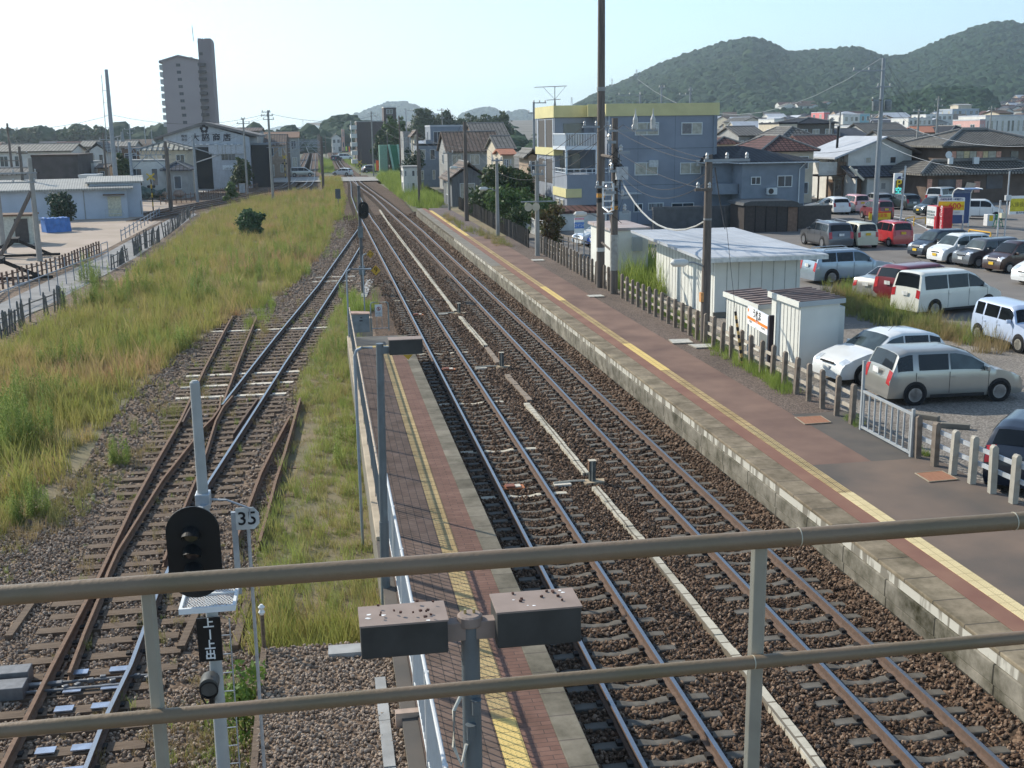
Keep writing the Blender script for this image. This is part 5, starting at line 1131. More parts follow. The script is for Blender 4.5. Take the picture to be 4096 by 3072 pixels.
Wd(MB().tube([(ux(750, YH), YH + 4, uz(745, 830, YH + 4) - .3), (ux(755, YH), YH + 4, uz(755, 655, YH + 4))], .13, 8), 'flue', m_blk, t)
# traditional two storey house with big tile roofs
YJ = 106; t = thing('house', 'traditional brown two storey house with weathered grey tile roofs', 'house', (73, 111, .38)); o = Vector(t.location)
x0, x1 = ux(1400, YJ), ux(2330, YJ); u0, u1 = ux(1560, YJ + 1.5), ux(2330, YJ + 1.5); zl0, zl1 = uz(1700, 1075, YJ), uz(1700, 960, YJ + 1.4); zu0, zu1 = uz(1800, 840, YJ + 1), uz(1950, 690, YJ + 5)
m_brj = M('wall_japanese', (.13, .095, .075), .85, scale=1.2, var=.2, detail=8); m_till = mat_tile('tile_weathered', (.215, .2, .178), .34, .34)
Wd(MB().bb((x0, YJ, .3), (x1, YJ + 10, zl0)), 'wall', m_brj, t); Wd(MB().bb((u0, YJ + 1.5, zl0), (u1, YJ + 9, zu0)), 'wall', m_brj, t)
def hipskirt(a0, a1, b0, b1, z0, z1, inset, nm):
 V = [(a0, b0, z0), (a1, b0, z0), (a1, b1, z0), (a0, b1, z0), (a0, b0, z0 + .18), (a1, b0, z0 + .18), (a1, b1, z0 + .18), (a0, b1, z0 + .18)]
 ix = inset if inset * 2 < a1 - a0 else (a1 - a0) / 2 - .1; iy = inset if inset * 2 < b1 - b0 else (b1 - b0) / 2 - .05
 V += [(a0 + ix, b0 + iy, z1), (a1 - ix, b0 + iy, z1), (a1 - ix, b1 - iy, z1), (a0 + ix, b1 - iy, z1)]
 Wd(MB().add(V, [(0, 3, 2, 1), (0, 1, 5, 4), (1, 2, 6, 5), (2, 3, 7, 6), (3, 0, 4, 7), (4, 5, 9, 8), (5, 6, 10, 9), (6, 7, 11, 10), (7, 4, 8, 11), (8, 9, 10, 11)]), nm, m_till, t)
 mb = MB()
 for i in range(4): mb.tube([Vector(V[4 + i]) + Vector((0, 0, .06)), Vector(V[8 + i]) + Vector((0, 0, .08))], .14, 6)
 mb.tube([Vector(V[8]) + Vector((0, 0, .1)), Vector(V[9]) + Vector((0, 0, .1))], .2, 6); Wd(mb, 'ridge', m_ridge, t)
hipskirt(ux(1345, YJ - 1), x1 + 1, YJ - 1.1, YJ + 11, zl0, zl1, 2.4, 'lower_roof'); hipskirt(ux(1515, YJ + .5), u1 + 1.2, YJ + .4, YJ + 10.2, zu0, zu1, 4.7, 'upper_roof')
m_pk = M('shutter_pink', (.62, .34, .26), .8); m_cr = M('shutter_cream', (.66, .55, .33), .8); m_sheet_ = M('cloth_tan', (.62, .5, .4), .9)
for a, b, m_ in [(1600, 1640, m_pk), (1640, 1705, m_glassl), (1705, 1755, m_cr), (1755, 1815, m_glassl), (1815, 1870, m_pk), (1870, 1915, m_cr), (1915, 1985, m_glassl), (1985, 2030, m_pk), (2110, 2180, m_glass)]:
 yy = YJ + 1.5; Wd(MB().bb((ux(a, yy) + .03, yy - .06, uz(a, 962, yy)), (ux(b, yy) - .03, yy - .01, uz(a, 875, yy))), 'shutter' if m_ in (m_pk, m_cr) else 'window', m_, t)
for a, b, c, d, m_ in [(1405, 1115, 1445, 1225, m_pk), (1500, 1120, 1650, 1240, m_glass), (1655, 1120, 1705, 1225, m_pk), (1815, 1135, 1865, 1230, m_pk), (1920, 1080, 2060, 1200, m_glass)]:
 Wd(MB().bb((ux(a, YJ), YJ - .06, uz(a, d, YJ)), (ux(c, YJ), YJ - .01, uz(a, b, YJ))), 'shutter' if m_ is m_pk else 'window', m_, t)
Wd(MB().prism([(ux(1735, YJ), uz(1735, 1140, YJ)), (ux(1815, YJ), uz(1810, 1150, YJ)), (ux(1785, YJ), uz(1780, 1235, YJ)), (ux(1710, YJ), uz(1715, 1215, YJ))], YJ - .35, YJ - .32, 'y'), 'hanging_cloth', m_sheet_, t)
for a, c in ((1570, 1605), (1785, 1830)):
 yy = YJ + .6; Wd(MB().bb((ux(a, yy), yy - .3, uz(a, 985, yy)), (ux(c, yy), yy, uz(a, 925, yy))), 'air_conditioner', m_frame, t)
Wd(MB().lathe([(.0, .02), (.3, -.06), (.36, -.1)], (ux(1572, YJ + .5), YJ + .5, uz(1572, 905, YJ + .5)), 14, 'y'), 'satellite_dish', m_frame, t)
# other named roofs behind
house_rows = [
 ('house', 'maroon tiled hip roof house directly behind the slate blue house', *U(-40, 0)[:1], U(395, 0)[0], U(0, 880)[1], U(0, 738)[1], 112, 9, 'hip', m_plc, m_tilem),
 ('house', 'small maroon roofed house with white gable behind the apartment block', A(1775, 0)[0], A(1935, 0)[0], A(0, 600)[1], A(0, 535)[1], 128, 8, 'hip', m_plc, m_tilem),
 ('house', 'grey gabled roof house left of the dark three storey house', A(1960, 0)[0], A(2185, 0)[0], A(0, 525)[1], A(0, 455)[1], 150, 9, 'gx', m_plg, m_tileg),
 ('house', 'house with grey tile hip roof between the maroon roofs', U(105, 0)[0], U(440, 0)[0], U(0, 785)[1], U(0, 665)[1], 140, 10, 'hip', m_plg, m_tileg),
 ('house', 'red brown tiled roof house with white gable left of white house', U(330, 0)[0], U(690, 0)[0], U(0, 845)[1], U(0, 748)[1], 127, 7, 'gx', m_plw, m_tilem),
 ('house', 'wide grey tile roof house far behind the white house', U(870, 0)[0], U(1240, 0)[0], U(0, 725)[1], U(0, 640)[1], 175, 10, 'gx', m_plg, m_tileg),
 ('house', 'grey tile roof house with pale ridge right of white house', U(1045, 0)[0], U(1410, 0)[0], U(0, 800)[1], U(0, 702)[1], 150, 9, 'gx', m_plg, m_tileg),
 ('house', 'tan roofed house with brown gable front behind white house', U(1200, 0)[0], U(1600, 0)[0], U(0, 838)[1], U(0, 755)[1], 128, 8, 'gx', m_woodb, m_tilel),
 ('house', 'house with terracotta roof behind the traditional house', U(1350, 0)[0], U(1590, 0)[0], U(0, 712)[1], U(0, 665)[1], 190, 9, 'gx', m_plg, M('terracotta', (.36, .15, .09), .8, scale=3)),
 ('house', 'dark tile roof house right of the terracotta roof', U(1580, 0)[0], U(1740, 0)[0], U(0, 715)[1], U(0, 655)[1], 185, 9, 'hip', m_plg, m_tiled),
 ('house', 'blue grey roofed house between flue and dark three storey house', U(625, 0)[0], U(860, 0)[0], U(0, 745)[1], U(0, 690)[1], 165, 9, 'gx', m_plg, m_tilebl),
]
for nm, lab, x0, x1, ye, yr, Y, dp, rf, wm, rm in house_rows: hp(lab, x0, x1, ye, yr, Y, dp, rf, wm, rm, name=nm, fw=3, lw=1)
YD = 165; t = hp('dark grey three storey house with flat hip roof and cream wing', *[U(255, 0)[0], U(575, 0)[0], U(0, 640)[1], U(0, 585)[1]], YD, 9, 'hip', M('plaster_dark', (.13, .115, .10), .85), m_tiled, st=2, fw=3)
hp('cream wing house with low dark roof touching the dark three storey house', U(98, 0)[0], U(252, 0)[0], U(0, 640)[1], U(0, 615)[1], YD - 2, 8, 'flat', m_plc, m_tiled, fw=2)
# larger pale buildings toward the hill
m_teal = M('panel_teal', (.25, .45, .5), .7)
for lab, a, b, y0, Y, wm in [('cream three storey building with teal top band toward the hill', 650, 795, 562, 330, m_plw), ('teal side wing beside the cream three storey building', 797, 880, 556, 331, m_teal), ('long white low building under the wooded hill', 1215, 1420, 592, 300, m_plw), ('white stepped building left of the blue grey hall', 1365, 1600, 560, 380, m_plw),
                             ('blue grey hall with a cream penthouse below the wood', 1595, 1825, 512, 430, M('hall_bluegrey', (.33, .38, .44), .8)), ('long white flat roofed building on the far right', 1880, 2230, 572, 215, m_plw), ('pink end block left of the long white building', 1832, 1880, 608, 214, M('block_pink', (.55, .34, .31), .8)), ('small white house front below the power pole', 790, 872, 662, 190, m_plw), ('white low house left near the dark house', 55, 140, 600, 260, m_plw), ('red white signboard building in the middle distance', 485, 532, 540, 360, M('board_red', (.6, .2, .2), .8))]:
 hp(lab, U(a, 0)[0], U(b, 0)[0], U(0, y0)[1], U(0, y0 - 8)[1], Y, 10, 'flat', wm, m_roofm, zg=TZ(Y), name='building', cat='building', fw=max(2, (b - a) // 40), lw=2, st=3 if Y > 250 else 2)
hp('cream penthouse on top of the blue grey hall', U(1645, 0)[0], U(1760, 0)[0], U(0, 478)[1], U(0, 470)[1], 434, 6, 'gx', m_plc, m_plg, fw=2, lw=0)
hp('white house with tiled roof by the right edge of the hill town', U(2000, 0)[0], U(2100, 0)[0], U(0, 548)[1], U(0, 528)[1], 260, 7, 'gx', m_plc, m_woodd)
# small houses filling the plain before the hill
q = random.Random(5); rows = []
RM = [m_tileg, m_tileg, m_tilebl, m_tileb, m_tiled, m_roofm, m_tilem]; WM = [m_plw, m_plw, m_plc, m_plg, m_plt]
cols_ = {m_tileg.name: 'grey', m_tilebl.name: 'blue grey', m_tileb.name: 'brown', m_tiled.name: 'dark', m_roofm.name: 'pale metal', m_tilem.name: 'maroon'}
for i in range(150):
 Y = q.uniform(205, 900); x = q.uniform(1550, 2260); X = HY(x, 280, Y).x
 if X < 60: continue
 rm, wm = q.choice(RM), q.choice(WM)
 house('small %s roofed house of the town before the wooded hill' % cols_[rm.name], (X, Y, TZ(Y)), q.uniform(7, 12), q.uniform(7, 10), q.uniform(3.0, 5.6), q.choice(['gx', 'hip', 'gx', 'gy']), q.uniform(1.2, 2), wm, rm, rz=q.uniform(-.5, .5), fw=2, lw=0, group='small town houses before the hill', simple=True)
# houses in the middle distance left of the blue block
def K(zx, zy): return 553 + .25 * zx, 162 + .25 * zy
kx = lambda zx, Y: HY(*K(zx, 700), Y).x
for lab, a, b, ye, yr, Y, dp, rf, wm, rm, kw in [
 ('big traditional house with brown grey tile roof left of the blue block', 1655, 2105, 655, 500, 150, 11, 'gx', m_plg, m_tileb, {}),
 ('house with high brown gable behind the big traditional house', 1880, 2170, 520, 425, 165, 10, 'gx', m_woodb, m_tileg, {}),
 ('white flat roofed box house behind the traditional house', 1505, 1880, 445, 436, 185, 9, 'flat', m_plb, m_roofm, {}),
 ('blue grey two storey house with small windows by the pine', 1400, 1640, 610, 575, 165, 8, 'flat', m_plb, m_tiled, {}),
 ('cream narrow house with air conditioners beside pine tree', 1365, 1400, 520, 490, 176, 6, 'gy', m_plc, m_tileb, {}),
 ('tall pale slab wall building left of the cream narrow house', 1272, 1330, 500, 496, 190, 8, 'flat', m_plg, m_plg, {}),
 ('low white shed at the foot of the pine tree', 1272, 1420, 805, 800, 150, 4, 'flat', m_plw, m_plg, {}),
 ('grey tiled roof house squeezed beside the blue apartment block', 2090, 2230, 640, 540, 135, 9, 'gx', m_plc, m_tileg, {}),
 ('small terracotta roof house left of the blue apartment block', 2130, 2230, 690, 650, 122, 5, 'gx', m_plc, M('terracotta', (.36, .15, .09)), {}),
]: hp(lab, K(a, 0)[0], K(b, 0)[0], K(0, ye)[1], K(0, yr)[1], Y, dp, rf, wm, rm, fw=3, **kw)
hp('old dark grey barn with brown tiled gable roof by the fence', K(1690, 0)[0], K(1990, 0)[0], K(0, 890)[1], K(0, 770)[1], 119, 8, 'gy', M('barn_grey', (.14, .145, .15), .9, scale=2, var=.25, stretch=(5, 5, .5)), m_tileb, fw=1, lw=1, st=1)
hp('tan tall house part behind green trees beside the blue block', A(140, 0)[0], A(212, 0)[0], A(0, 700)[1], A(0, 660)[1], 105, 5, 'gy', m_plt, m_tileg, fw=1, lw=0)
t = hp('five storey dark brown apartment building beyond the crossing', K(868, 0)[0], K(1100, 0)[0], K(0, 405)[1], K(0, 400)[1], 290, 14, 'flat', M('brick_dark', (.105, .085, .08), .85), m_plg, fw=0, lw=0, st=5, name='apartment_building', cat='apartment building')
W_ = [c for c in t.children if c.name.startswith('wall')][0]
xw_ = min(v.co.x for v in W_.data.vertices); hw_ = max(v.co.z for v in W_.data.vertices)
for k in range(5):
 z = .3 + hw_ / 5 * k; MB().bb((xw_ - 1.5, -7.2, z), (xw_ - .01, -1, z + 1.0)).o('balcony', m_plw, t); MB().bb((xw_ - 1.5, -7.2, z + 1.0), (xw_ - 1.3, -7, z + hw_ / 5)).o('balcony_post', m_plw, t)
hp('brown stair tower rising above the five storey apartment building', K(1102, 0)[0], K(1210, 0)[0], K(0, 282)[1], K(0, 276)[1], 300, 8, 'flat', M('brick_dark', (.1, .08, .075)), m_plw, fw=1, lw=0, st=6, name='tower', cat='tower')
# green covered footbridge stairs
Yg = 222; g_ = M('panel_green', (.03, .17, .09), .6, scale=.6, var=.15); t = thing('footbridge_stair', 'green panelled footbridge stairway by the level crossing', 'footbridge', (HY(*K(1150, 800), Yg).x, Yg, 0))
kz = lambda zx, zy, Y: HY(*K(zx, zy), Y).z
Wd(MB().bb((kx(1068, Yg), Yg, .2), (kx(1135, Yg), Yg + 3, kz(1100, 605, Yg))), 'stair_tower', M('panel_green_pale', (.18, .33, .25), .6), t)
Wd(MB().prism([(kx(1150, Yg), kz(1150, 605, Yg)), (kx(1225, Yg), kz(1225, 605, Yg)), (kx(1248, Yg), .2), (kx(1190, Yg), .2)], Yg - .5, Yg + 3, 'y'), 'ramp_panel', g_, t)
for a, b in ((1148, 1190), (1225, 1250)): Wd(MB().tube([(kx(a, Yg), Yg - .6, kz(a, 600, Yg)), (kx(b, Yg), Yg - .6, .3)], .25, 4), 'ramp_edge', M('edge_green', (.3, .5, .4), .6), t)
for lab, a, b, y0, y1, Y, c in [('bright orange banner at the level crossing', 1033, 1058, 738, 826, 220, (.9, .16, .05)), ('yellow green banner beside the orange banner', 1021, 1031, 765, 828, 220, (.7, .75, .05)), ('small far yellow green banner up the line', 776, 790, 618, 655, 380, (.6, .75, .1)), ('small far orange banner up the line', 803, 815, 618, 662, 380, (.85, .2, .08))]:
 x0_, x1_ = kx(a, Y), kx(b, Y); t = thing('banner', lab, 'banner', (x0_, Y, .2)); MB().bb((0, 0, kz(a, y1, Y) - .2), (x1_ - x0_, .04, kz(a, y0, Y) - .2)).o('cloth', M('banner_%d' % int(c[0] * 100 + Y), c, .8, var=.08), t); MB().tube([(0, 0, 0), (0, 0, kz(a, y0, Y))], .04, 5).o('pole', m_plg, t)
# ---------------------------------------------------------------- left side
def Q(zx, zy): return 324 + .125 * zx, 243 + .125 * zy
YW = 186; qx = lambda zx, Y=YW: HY(*Q(zx, 600), Y).x
qz = lambda zx, zy, Y=YW: HY(*Q(zx, zy), Y).z
m_corr = mat_brick('corrugated_pale', (.44, .47, .51), (.46, .49, .53), (.36, .38, .42), .22, 30, .03, 'xz', .6, 0, .12)
t = thing('warehouse', 'pale gabled warehouse with plum crest and large company lettering', 'warehouse', (qx(960), YW, -.1)); wh = t
wl, wr, xa = qx(245), qx(1725), qx(960)
Wd(MB().prism([(wl, -.3), (wr, -.3), (wr, qz(1720, 420)), (xa, qz(960, 215)), (wl, qz(245, 425))], YW, YW + 24, 'y'), 'wall', m_corr, t)
e0, e1 = (qx(85), qz(85, 475)), (qx(1900), qz(1900, 425))
Wd(MB().prism([e0, (xa, qz(960, 212)), e1, (e1[0], e1[1] + .35), (xa, qz(960, 205) + .4), (e0[0], e0[1] + .35)], YW - .5, YW + 24.5, 'y'), 'roof', M('roof_rustgrey', (.16, .15, .145), .8, scale=.6), t)
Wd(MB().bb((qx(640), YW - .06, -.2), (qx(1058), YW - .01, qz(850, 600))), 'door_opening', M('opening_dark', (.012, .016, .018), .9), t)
Wd(MB().bb((qx(1012), YW - .35, qz(1300, 715)), (qx(1620), YW - .08, qz(1300, 562))), 'sliding_door', M('door_whitegrey', (.46, .48, .51), .7), t)
mb = MB()
for x in (1170, 1245, 1295, 1395, 1480): mb.bb((qx(x), YW - .38, qz(x, 712)), (qx(x) + .09, YW - .34, qz(x, 565)))
Wd(mb, 'door_seams', m_plg, t)
mb = MB()
for x in (785, 895, 1005, 1150, 1315, 1425, 1540): mb.box((qx(x), YW - .5, qz(x, 548)), (.4, .7, .12))
Wd(mb, 'eave_lamps', M('lamp_white', (.75, .77, .78), .5), t)
for k in range(4): Wd(MB().bb((qx(1225 + 60 * k), YW - .05, qz(1300, 822)), (qx(1278 + 60 * k), YW - .01, qz(1300, 722))), 'window', m_glass, t)
Wd(MB().bb((qx(1233), YW - .08, qz(1300, 985)), (qx(1410), YW - .02, qz(1300, 912))), 'notice_board', M('board_pale', (.62, .67, .7), .6), t)
o = Vector(t.location); ink = M('sign_ink', (.035, .035, .045), .7); LZ = lambda zx, zy: (qx(zx) - o.x, -.07, qz(zx, zy) - o.z)
for ch, zx in zip('大脇商店', (795, 972, 1160, 1342)): text(ch, 1.25, LZ(zx, 438), FRONT, ink, 'lettering', t, .01, .022)
for ch, zx, zy in zip('株式会社', (578, 630, 578, 630), (412, 412, 472, 472)): text(ch, .46, LZ(zx, zy), FRONT, ink, 'lettering', t, .01, .004)
text('大脇商店', .26, (qx(1322) - o.x, -.1, qz(1322, 965) - o.z), FRONT, ink, 'board_text', t, .005)
cx, cz = qx(958) - o.x, qz(958, 283) - o.z; mb = MB()
for k in range(5):
 a = PI / 2 + k * 2 * PI / 5; px_, pz_ = cx + .40 * math.cos(a), cz + .40 * math.sin(a)
 mb.lathe([(.28, -.08), (.28, -.02)], (px_, 0, pz_), 16, 'y')
mb.o('crest', ink, t); mb = MB()
n = 10; mb.prism([(cx + (.30 if i % 2 == 0 else .2) * math.cos(PI / 2 + PI * i / 5 + PI / 5 * 1), cz + (.30 if i % 2 == 0 else .2) * math.sin(PI / 2 + PI * i / 5 + PI / 5)) for i in range(n)], -.1, -.085, 'y')
for k in range(5):
 a = PI / 2 + k * 2 * PI / 5; mb.prism([(cx + .42 * math.cos(a + s), cz + .42 * math.sin(a + s)) for s in (-.22, 0, .22)] + [(cx + .2 * math.cos(a), cz + .2 * math.sin(a))], -.1, -.085, 'y') if False else None
mb.o('crest_centre', m_corr, t)
hp('dark open shed attached right of the warehouse', Q(1740, 0)[0], Q(2050, 0)[0], Q(0, 560)[1], Q(0, 540)[1], 188, 12, 'flat', M('shed_black', (.035, .038, .04), .9), m_plb, zg=-.2, fw=0, lw=0, st=1, name='shed', cat='shed')
hp('brown roofed hall behind the warehouse', Q(1430, 0)[0], Q(1900, 0)[0], Q(0, 330)[1], Q(0, 285)[1], 215, 14, 'gx', m_plg, m_tileb, zg=-.2, fw=3, lw=0)
hp('tan roofed long house right of the warehouse', Q(1860, 0)[0], Q(2330, 0)[0], Q(0, 560)[1], Q(0, 400)[1], 225, 12, 'gx', m_plt, m_tileb, zg=-.2, fw=3)
hp('rusty roofed factory far behind the tan house', Q(1930, 0)[0], Q(2560, 0)[0], Q(0, 440)[1], Q(0, 350)[1], 270, 14, 'gx', m_plg, m_rust2, zg=-.2, fw=4)
def C(zx, zy): return .25 * zx, .25 * zy
mt = mat_tile('tile_striped', (.085, .085, .08), .62, 3, 'xy', .1)
nt_ = mt.node_tree.nodes
for n_ in nt_:
 if n_.type == 'TEX_BRICK': n_.inputs['Color1'].default_value = n_.inputs['Color2'].default_value = (.42, .4, .33, 1); n_.inputs['Mortar'].default_value = (.05, .055, .05, 1); n_.inputs['Mortar Size'].default_value = .14; n_.inputs['Brick Width'].default_value = .72; n_.inputs['Row Height'].default_value = 60
hp('cream house with striped green grey tile hip roof', C(1205, 0)[0], C(1610, 0)[0], C(0, 1302)[1], C(0, 1222)[1], 168, 9, 'hip', m_plc, mt, zg=-.2, fw=3)
hp('long white garden building below the striped roof house', C(1085, 0)[0], C(1420, 0)[0], C(0, 1398)[1], C(0, 1392)[1], 160, 5, 'flat', m_plw, m_plg, zg=-.2, fw=2, lw=0, st=1)
hp('small house with dark slate roof beside the warehouse door', C(1420, 0)[0], C(1620, 0)[0], C(0, 1475)[1], C(0, 1395)[1], 158, 6, 'hip', m_plg, m_tilebl, zg=-.2, fw=1, lw=0, st=1)
def E_(zx, zy): return .1563 * zx, 259 + .1563 * zy
hp('long house with green grey ribbed roof at the far left', E_(-60, 0)[0], E_(985, 0)[0], E_(0, 440)[1], E_(0, 352)[1], 178, 10, 'gx', m_plw, m_tilel, zg=-.2, fw=5)
hp('dark brown windowless block behind the long pale shed', E_(430, 0)[0], E_(1072, 0)[0], E_(0, 508)[1], E_(0, 500)[1], 152, 10, 'flat', M('block_brown', (.085, .075, .072), .9, scale=1, var=.2), m_woodd, zg=-.2, fw=0, lw=0, st=1, name='building', cat='building')
hp('white two storey house with grey roof left of tall pole', E_(1235, 0)[0], E_(1455, 0)[0], E_(0, 425)[1], E_(0, 325)[1], 185, 9, 'gy', m_plw, m_tileg, zg=-.2, fw=2)
hp('pale roofed house left of the white two storey house', E_(1100, 0)[0], E_(1300, 0)[0], E_(0, 375)[1], E_(0, 305)[1], 200, 9, 'gx', m_plg, m_tilel, zg=-.2, fw=2)
hp('brown timber house right of the tall pole', E_(1680, 0)[0], E_(1920, 0)[0], E_(0, 410)[1], E_(0, 375)[1], 190, 9, 'flat', m_woodb, m_tileb, zg=-.2, fw=2)
hp('low house with pale roof between pole and warehouse', E_(1590, 0)[0], E_(1850, 0)[0], E_(0, 370)[1], E_(0, 300)[1], 215, 9, 'gx', m_plg, m_tilel, zg=-.2, fw=2)
hp('grey roofed shop with wide eaves at the far left', E_(-100, 0)[0], E_(330, 0)[0], E_(0, 760)[1], E_(0, 690)[1], 140, 6, 'gx', m_plg, m_tileg, zg=-.2, fw=2, lw=0, st=1)
hp('white advertising wall building behind the long pale shed', E_(1085, 0)[0], E_(1340, 0)[0], E_(0, 785)[1], E_(0, 778)[1], 148, 4, 'flat', m_plw, m_plw, zg=-.2, fw=0, lw=0, st=1, name='building', cat='building')
hp('cluttered white and tan house above the advertising wall', E_(1075, 0)[0], E_(1290, 0)[0], E_(0, 600)[1], E_(0, 580)[1], 160, 6, 'flat', m_plw, m_plg, zg=-.2, fw=2)
hp('tan house corner left of the tall pole', E_(1350, 0)[0], E_(1470, 0)[0], E_(0, 670)[1], E_(0, 640)[1], 158, 5, 'gx', m_plt, m_tileb, zg=-.2, fw=1)
q = random.Random(9)
for i in range(46):
 Y = q.uniform(215, 520); x = q.uniform(-40, 345); X = HY(x, 290, Y).x; rm, wm = q.choice(RM), q.choice(WM)
 house('small %s roofed house of the left town before the wood' % cols_[rm.name], (X, Y, -.2), q.uniform(8, 12), q.uniform(7, 10), q.uniform(3.0, 5.0), q.choice(['gx', 'hip', 'gx']), q.uniform(1.2, 2), wm, rm, rz=q.uniform(-.4, .4), fw=2, lw=0, group='small town houses on the left', simple=True)
for i in range(14):
 Y = q.uniform(330, 640); x = q.uniform(560, 690) if i < 5 else q.uniform(780, 1150); X = HY(x, 290, Y).x; rm, wm = q.choice(RM), q.choice(WM)
 if i < 5 and X > -14: continue
 house('small %s roofed house far up the line' % cols_[rm.name], (X, Y, .1), q.uniform(8, 12), q.uniform(7, 10), q.uniform(3.0, 5.4), q.choice(['gx', 'hip', 'gy']), q.uniform(1.2, 2), wm, rm, fw=2, lw=0, group='small houses up the line', simple=True)
hp('grey pointed roof house at the end of the straight line', K(655, 0)[0], K(735, 0)[0], K(0, 545)[1], K(0, 508)[1], 480, 12, 'gy', m_plw, m_tileg, fw=2)
hp('thin salmon tower house near the wooded knoll', K(740, 0)[0], K(762, 0)[0], K(0, 470)[1], K(0, 462)[1], 520, 6, 'flat', M('salmon', (.55, .33, .26), .8), m_plg, fw=1)
# tall condominium
YC = 400; t = thing('condominium_tower', 'tall pinkish grey condominium tower with slim taller stair shaft', 'condominium', (HY(400, 300, YC).x, YC, 0)); o = Vector(t.location)
cx_ = lambda zx: HY(*C(zx, 900), YC).x
cz_ = lambda zx, zy: HY(*C(zx, zy), YC).z
m_cond = M('condo_pink', (.30, .25, .255), .85, scale=.15, var=.06); m_condd = M('condo_shaft', (.22, .18, .185), .85, scale=.15, var=.08)
x0, x1, xs = cx_(1428), cx_(1740), cx_(1855); ap_ = (cx_(1570), cz_(1570, 490))
Wd(MB().prism([(x0, -.3), (x1, -.3), (x1, cz_(1700, 520)), ap_, (x0, cz_(1410, 535))], YC, YC + 20, 'y'), 'wall', m_cond, t)
Wd(MB().prism([(x0 - 1, cz_(1400, 545)), (x0 - 1, cz_(1400, 525)), (ap_[0], ap_[1] + .6), (x1, cz_(1700, 512)), (x1, cz_(1700, 522)), ap_], YC - .6, YC + 20.6, 'y'), 'roof', m_condd, t)
Wd(MB().bb((x1 + .01, YC + 1.5, -.3), (xs, YC + 14, cz_(1760, 345))), 'stair_shaft', m_condd, t)
zt_ = cz_(1760, 345)
for a, b in ((1742, 1772), (1780, 1790), (1800, 1853)): Wd(MB().bb((cx_(a), YC + 1.4, zt_), (cx_(b), YC + 13, cz_(1760, 328))), 'battlement', m_condd, t)
Wd(MB().bb((cx_(1655), YC + 6, cz_(1655, 520)), (cx_(1672), YC + 8, cz_(1655, 483))), 'chimney', m_condd, t)
for k in range(9):
 zy0 = 548 + 62 * k; add_win(t, cx_(1545 + 3 * k) - o.x, cx_(1583 + 3 * k) - o.x, cz_(1560, zy0 + 28) , cz_(1560, zy0), -.03, 'f', M('condo_pane', (.05, .05, .06), .6), True, m_condd)
 z = cz_(1420, 600 + 62 * k)
 Wd(MB().bb((x0 - 1.1, YC + .6, z), (x0 - .01, YC + 19, z + 1.5)), 'balcony', M('balcony_pale', (.45, .45, .45), .8), t)
 Wd(MB().bb((x1 - .3, YC - .1 + .05, cz_(1740, 570 + 62 * k)), (x1 + 2.2, YC + 1.49, cz_(1740, 545 + 62 * k))), 'landing', M('landing_dark', (.06, .05, .05), .9), t)
Wd(MB().tube([(cx_(1698), YC + 5, zt_), (cx_(1694), YC + 5, cz_(1694, 210))], .12, 5), 'mast', m_plg, t)
for zx, zy in ((1758, 462), (1770, 462)): Wd(MB().bb((cx_(zx) - .3, YC + 1.42, cz_(zx, zy + 12)), (cx_(zx) + .3, YC + 1.49, cz_(zx, zy - 12))), 'slit_window', m_frdark, t)
# long pale shed at the left
def F_(zx, zy): return .25 * zx, 243 + .25 * zy
a, b = G(*F_(80, 1020), -.1), G(*F_(1110, 900), -.1); a = G(-20, 478, -.1); d = (b - a); L = Vector((d.x, d.y)).length + 14; ang = math.atan2(d.y, d.x)
m_shb = M('shed_bluegrey', (.46, .5, .56), .75, scale=.6, var=.08, detail=7)
t = thing('long_shed', 'long pale blue grey shed with low corrugated roof by the sandy lot', 'shed', (b.x, b.y, -.25), ang)
h = top_z(b, *F_(1100, 655)) + .2; dp = 13
MB().bb((-L, 0, 0), (0, dp, h)).o('wall', m_shb, t); MB().prism([(-.6, h - .02), (dp * .5, h + .75), (dp + .6, h - .02), (dp + .6, h + .14), (dp * .5, h + .95), (-.6, h + .16)], -L - .5, .7, 'x').o('roof', mat_brick('corrugated_roof', (.42, .41, .37), (.45, .44, .4), (.3, .29, .27), .25, 40, .06, 'xy', .6, 0, .2), t)
MB().bb((-1.9, -.05, .25), (-.6, -.005, 2.25)).o('door', M('door_cream', (.55, .52, .4), .7), t); MB().bb((-2.3, -.8, 2.4), (-.2, .0, 2.5)).o('door_canopy', m_rust, t)
MB().bb((-4.2, -.04, 0), (-4.1, -.005, h)).o('downpipe', m_plg, t)
mb = MB(); mb.tube([(-2.2, -.9, 0), (-2.2, -.9, 1), (-.6, -.9, 1), (-.3, -.9, .4)], .03, 5); mb.tube([(-2.2, -.9, .55), (-.6, -.9, .55)], .03, 5); mb.o('handrail', m_galv, t)
c2 = G(*F_(1270, 868), -.1)
t = thing('pale_annex', 'taller pale annex at the right end of the long shed', 'shed', (b.x + .8, b.y + 1.2, -.25), ang); w2 = c2.x - b.x - .6; h2 = top_z(c2, *F_(1262, 590)) + .25
MB().bb((-4.5, 0, 0), (w2, 7, h2)).o('wall', m_shb, t); MB().prism([(-.3, h2), (7.3, h2 + .35), (7.3, h2 + .5), (-.3, h2 + .15)], -4.9, w2 + .3, 'x').o('roof', MATS['corrugated_roof'], t); MB().bb((.4, -.06, .3), (w2 - .2, -.01, 1.7)).o('window', m_plg, t)
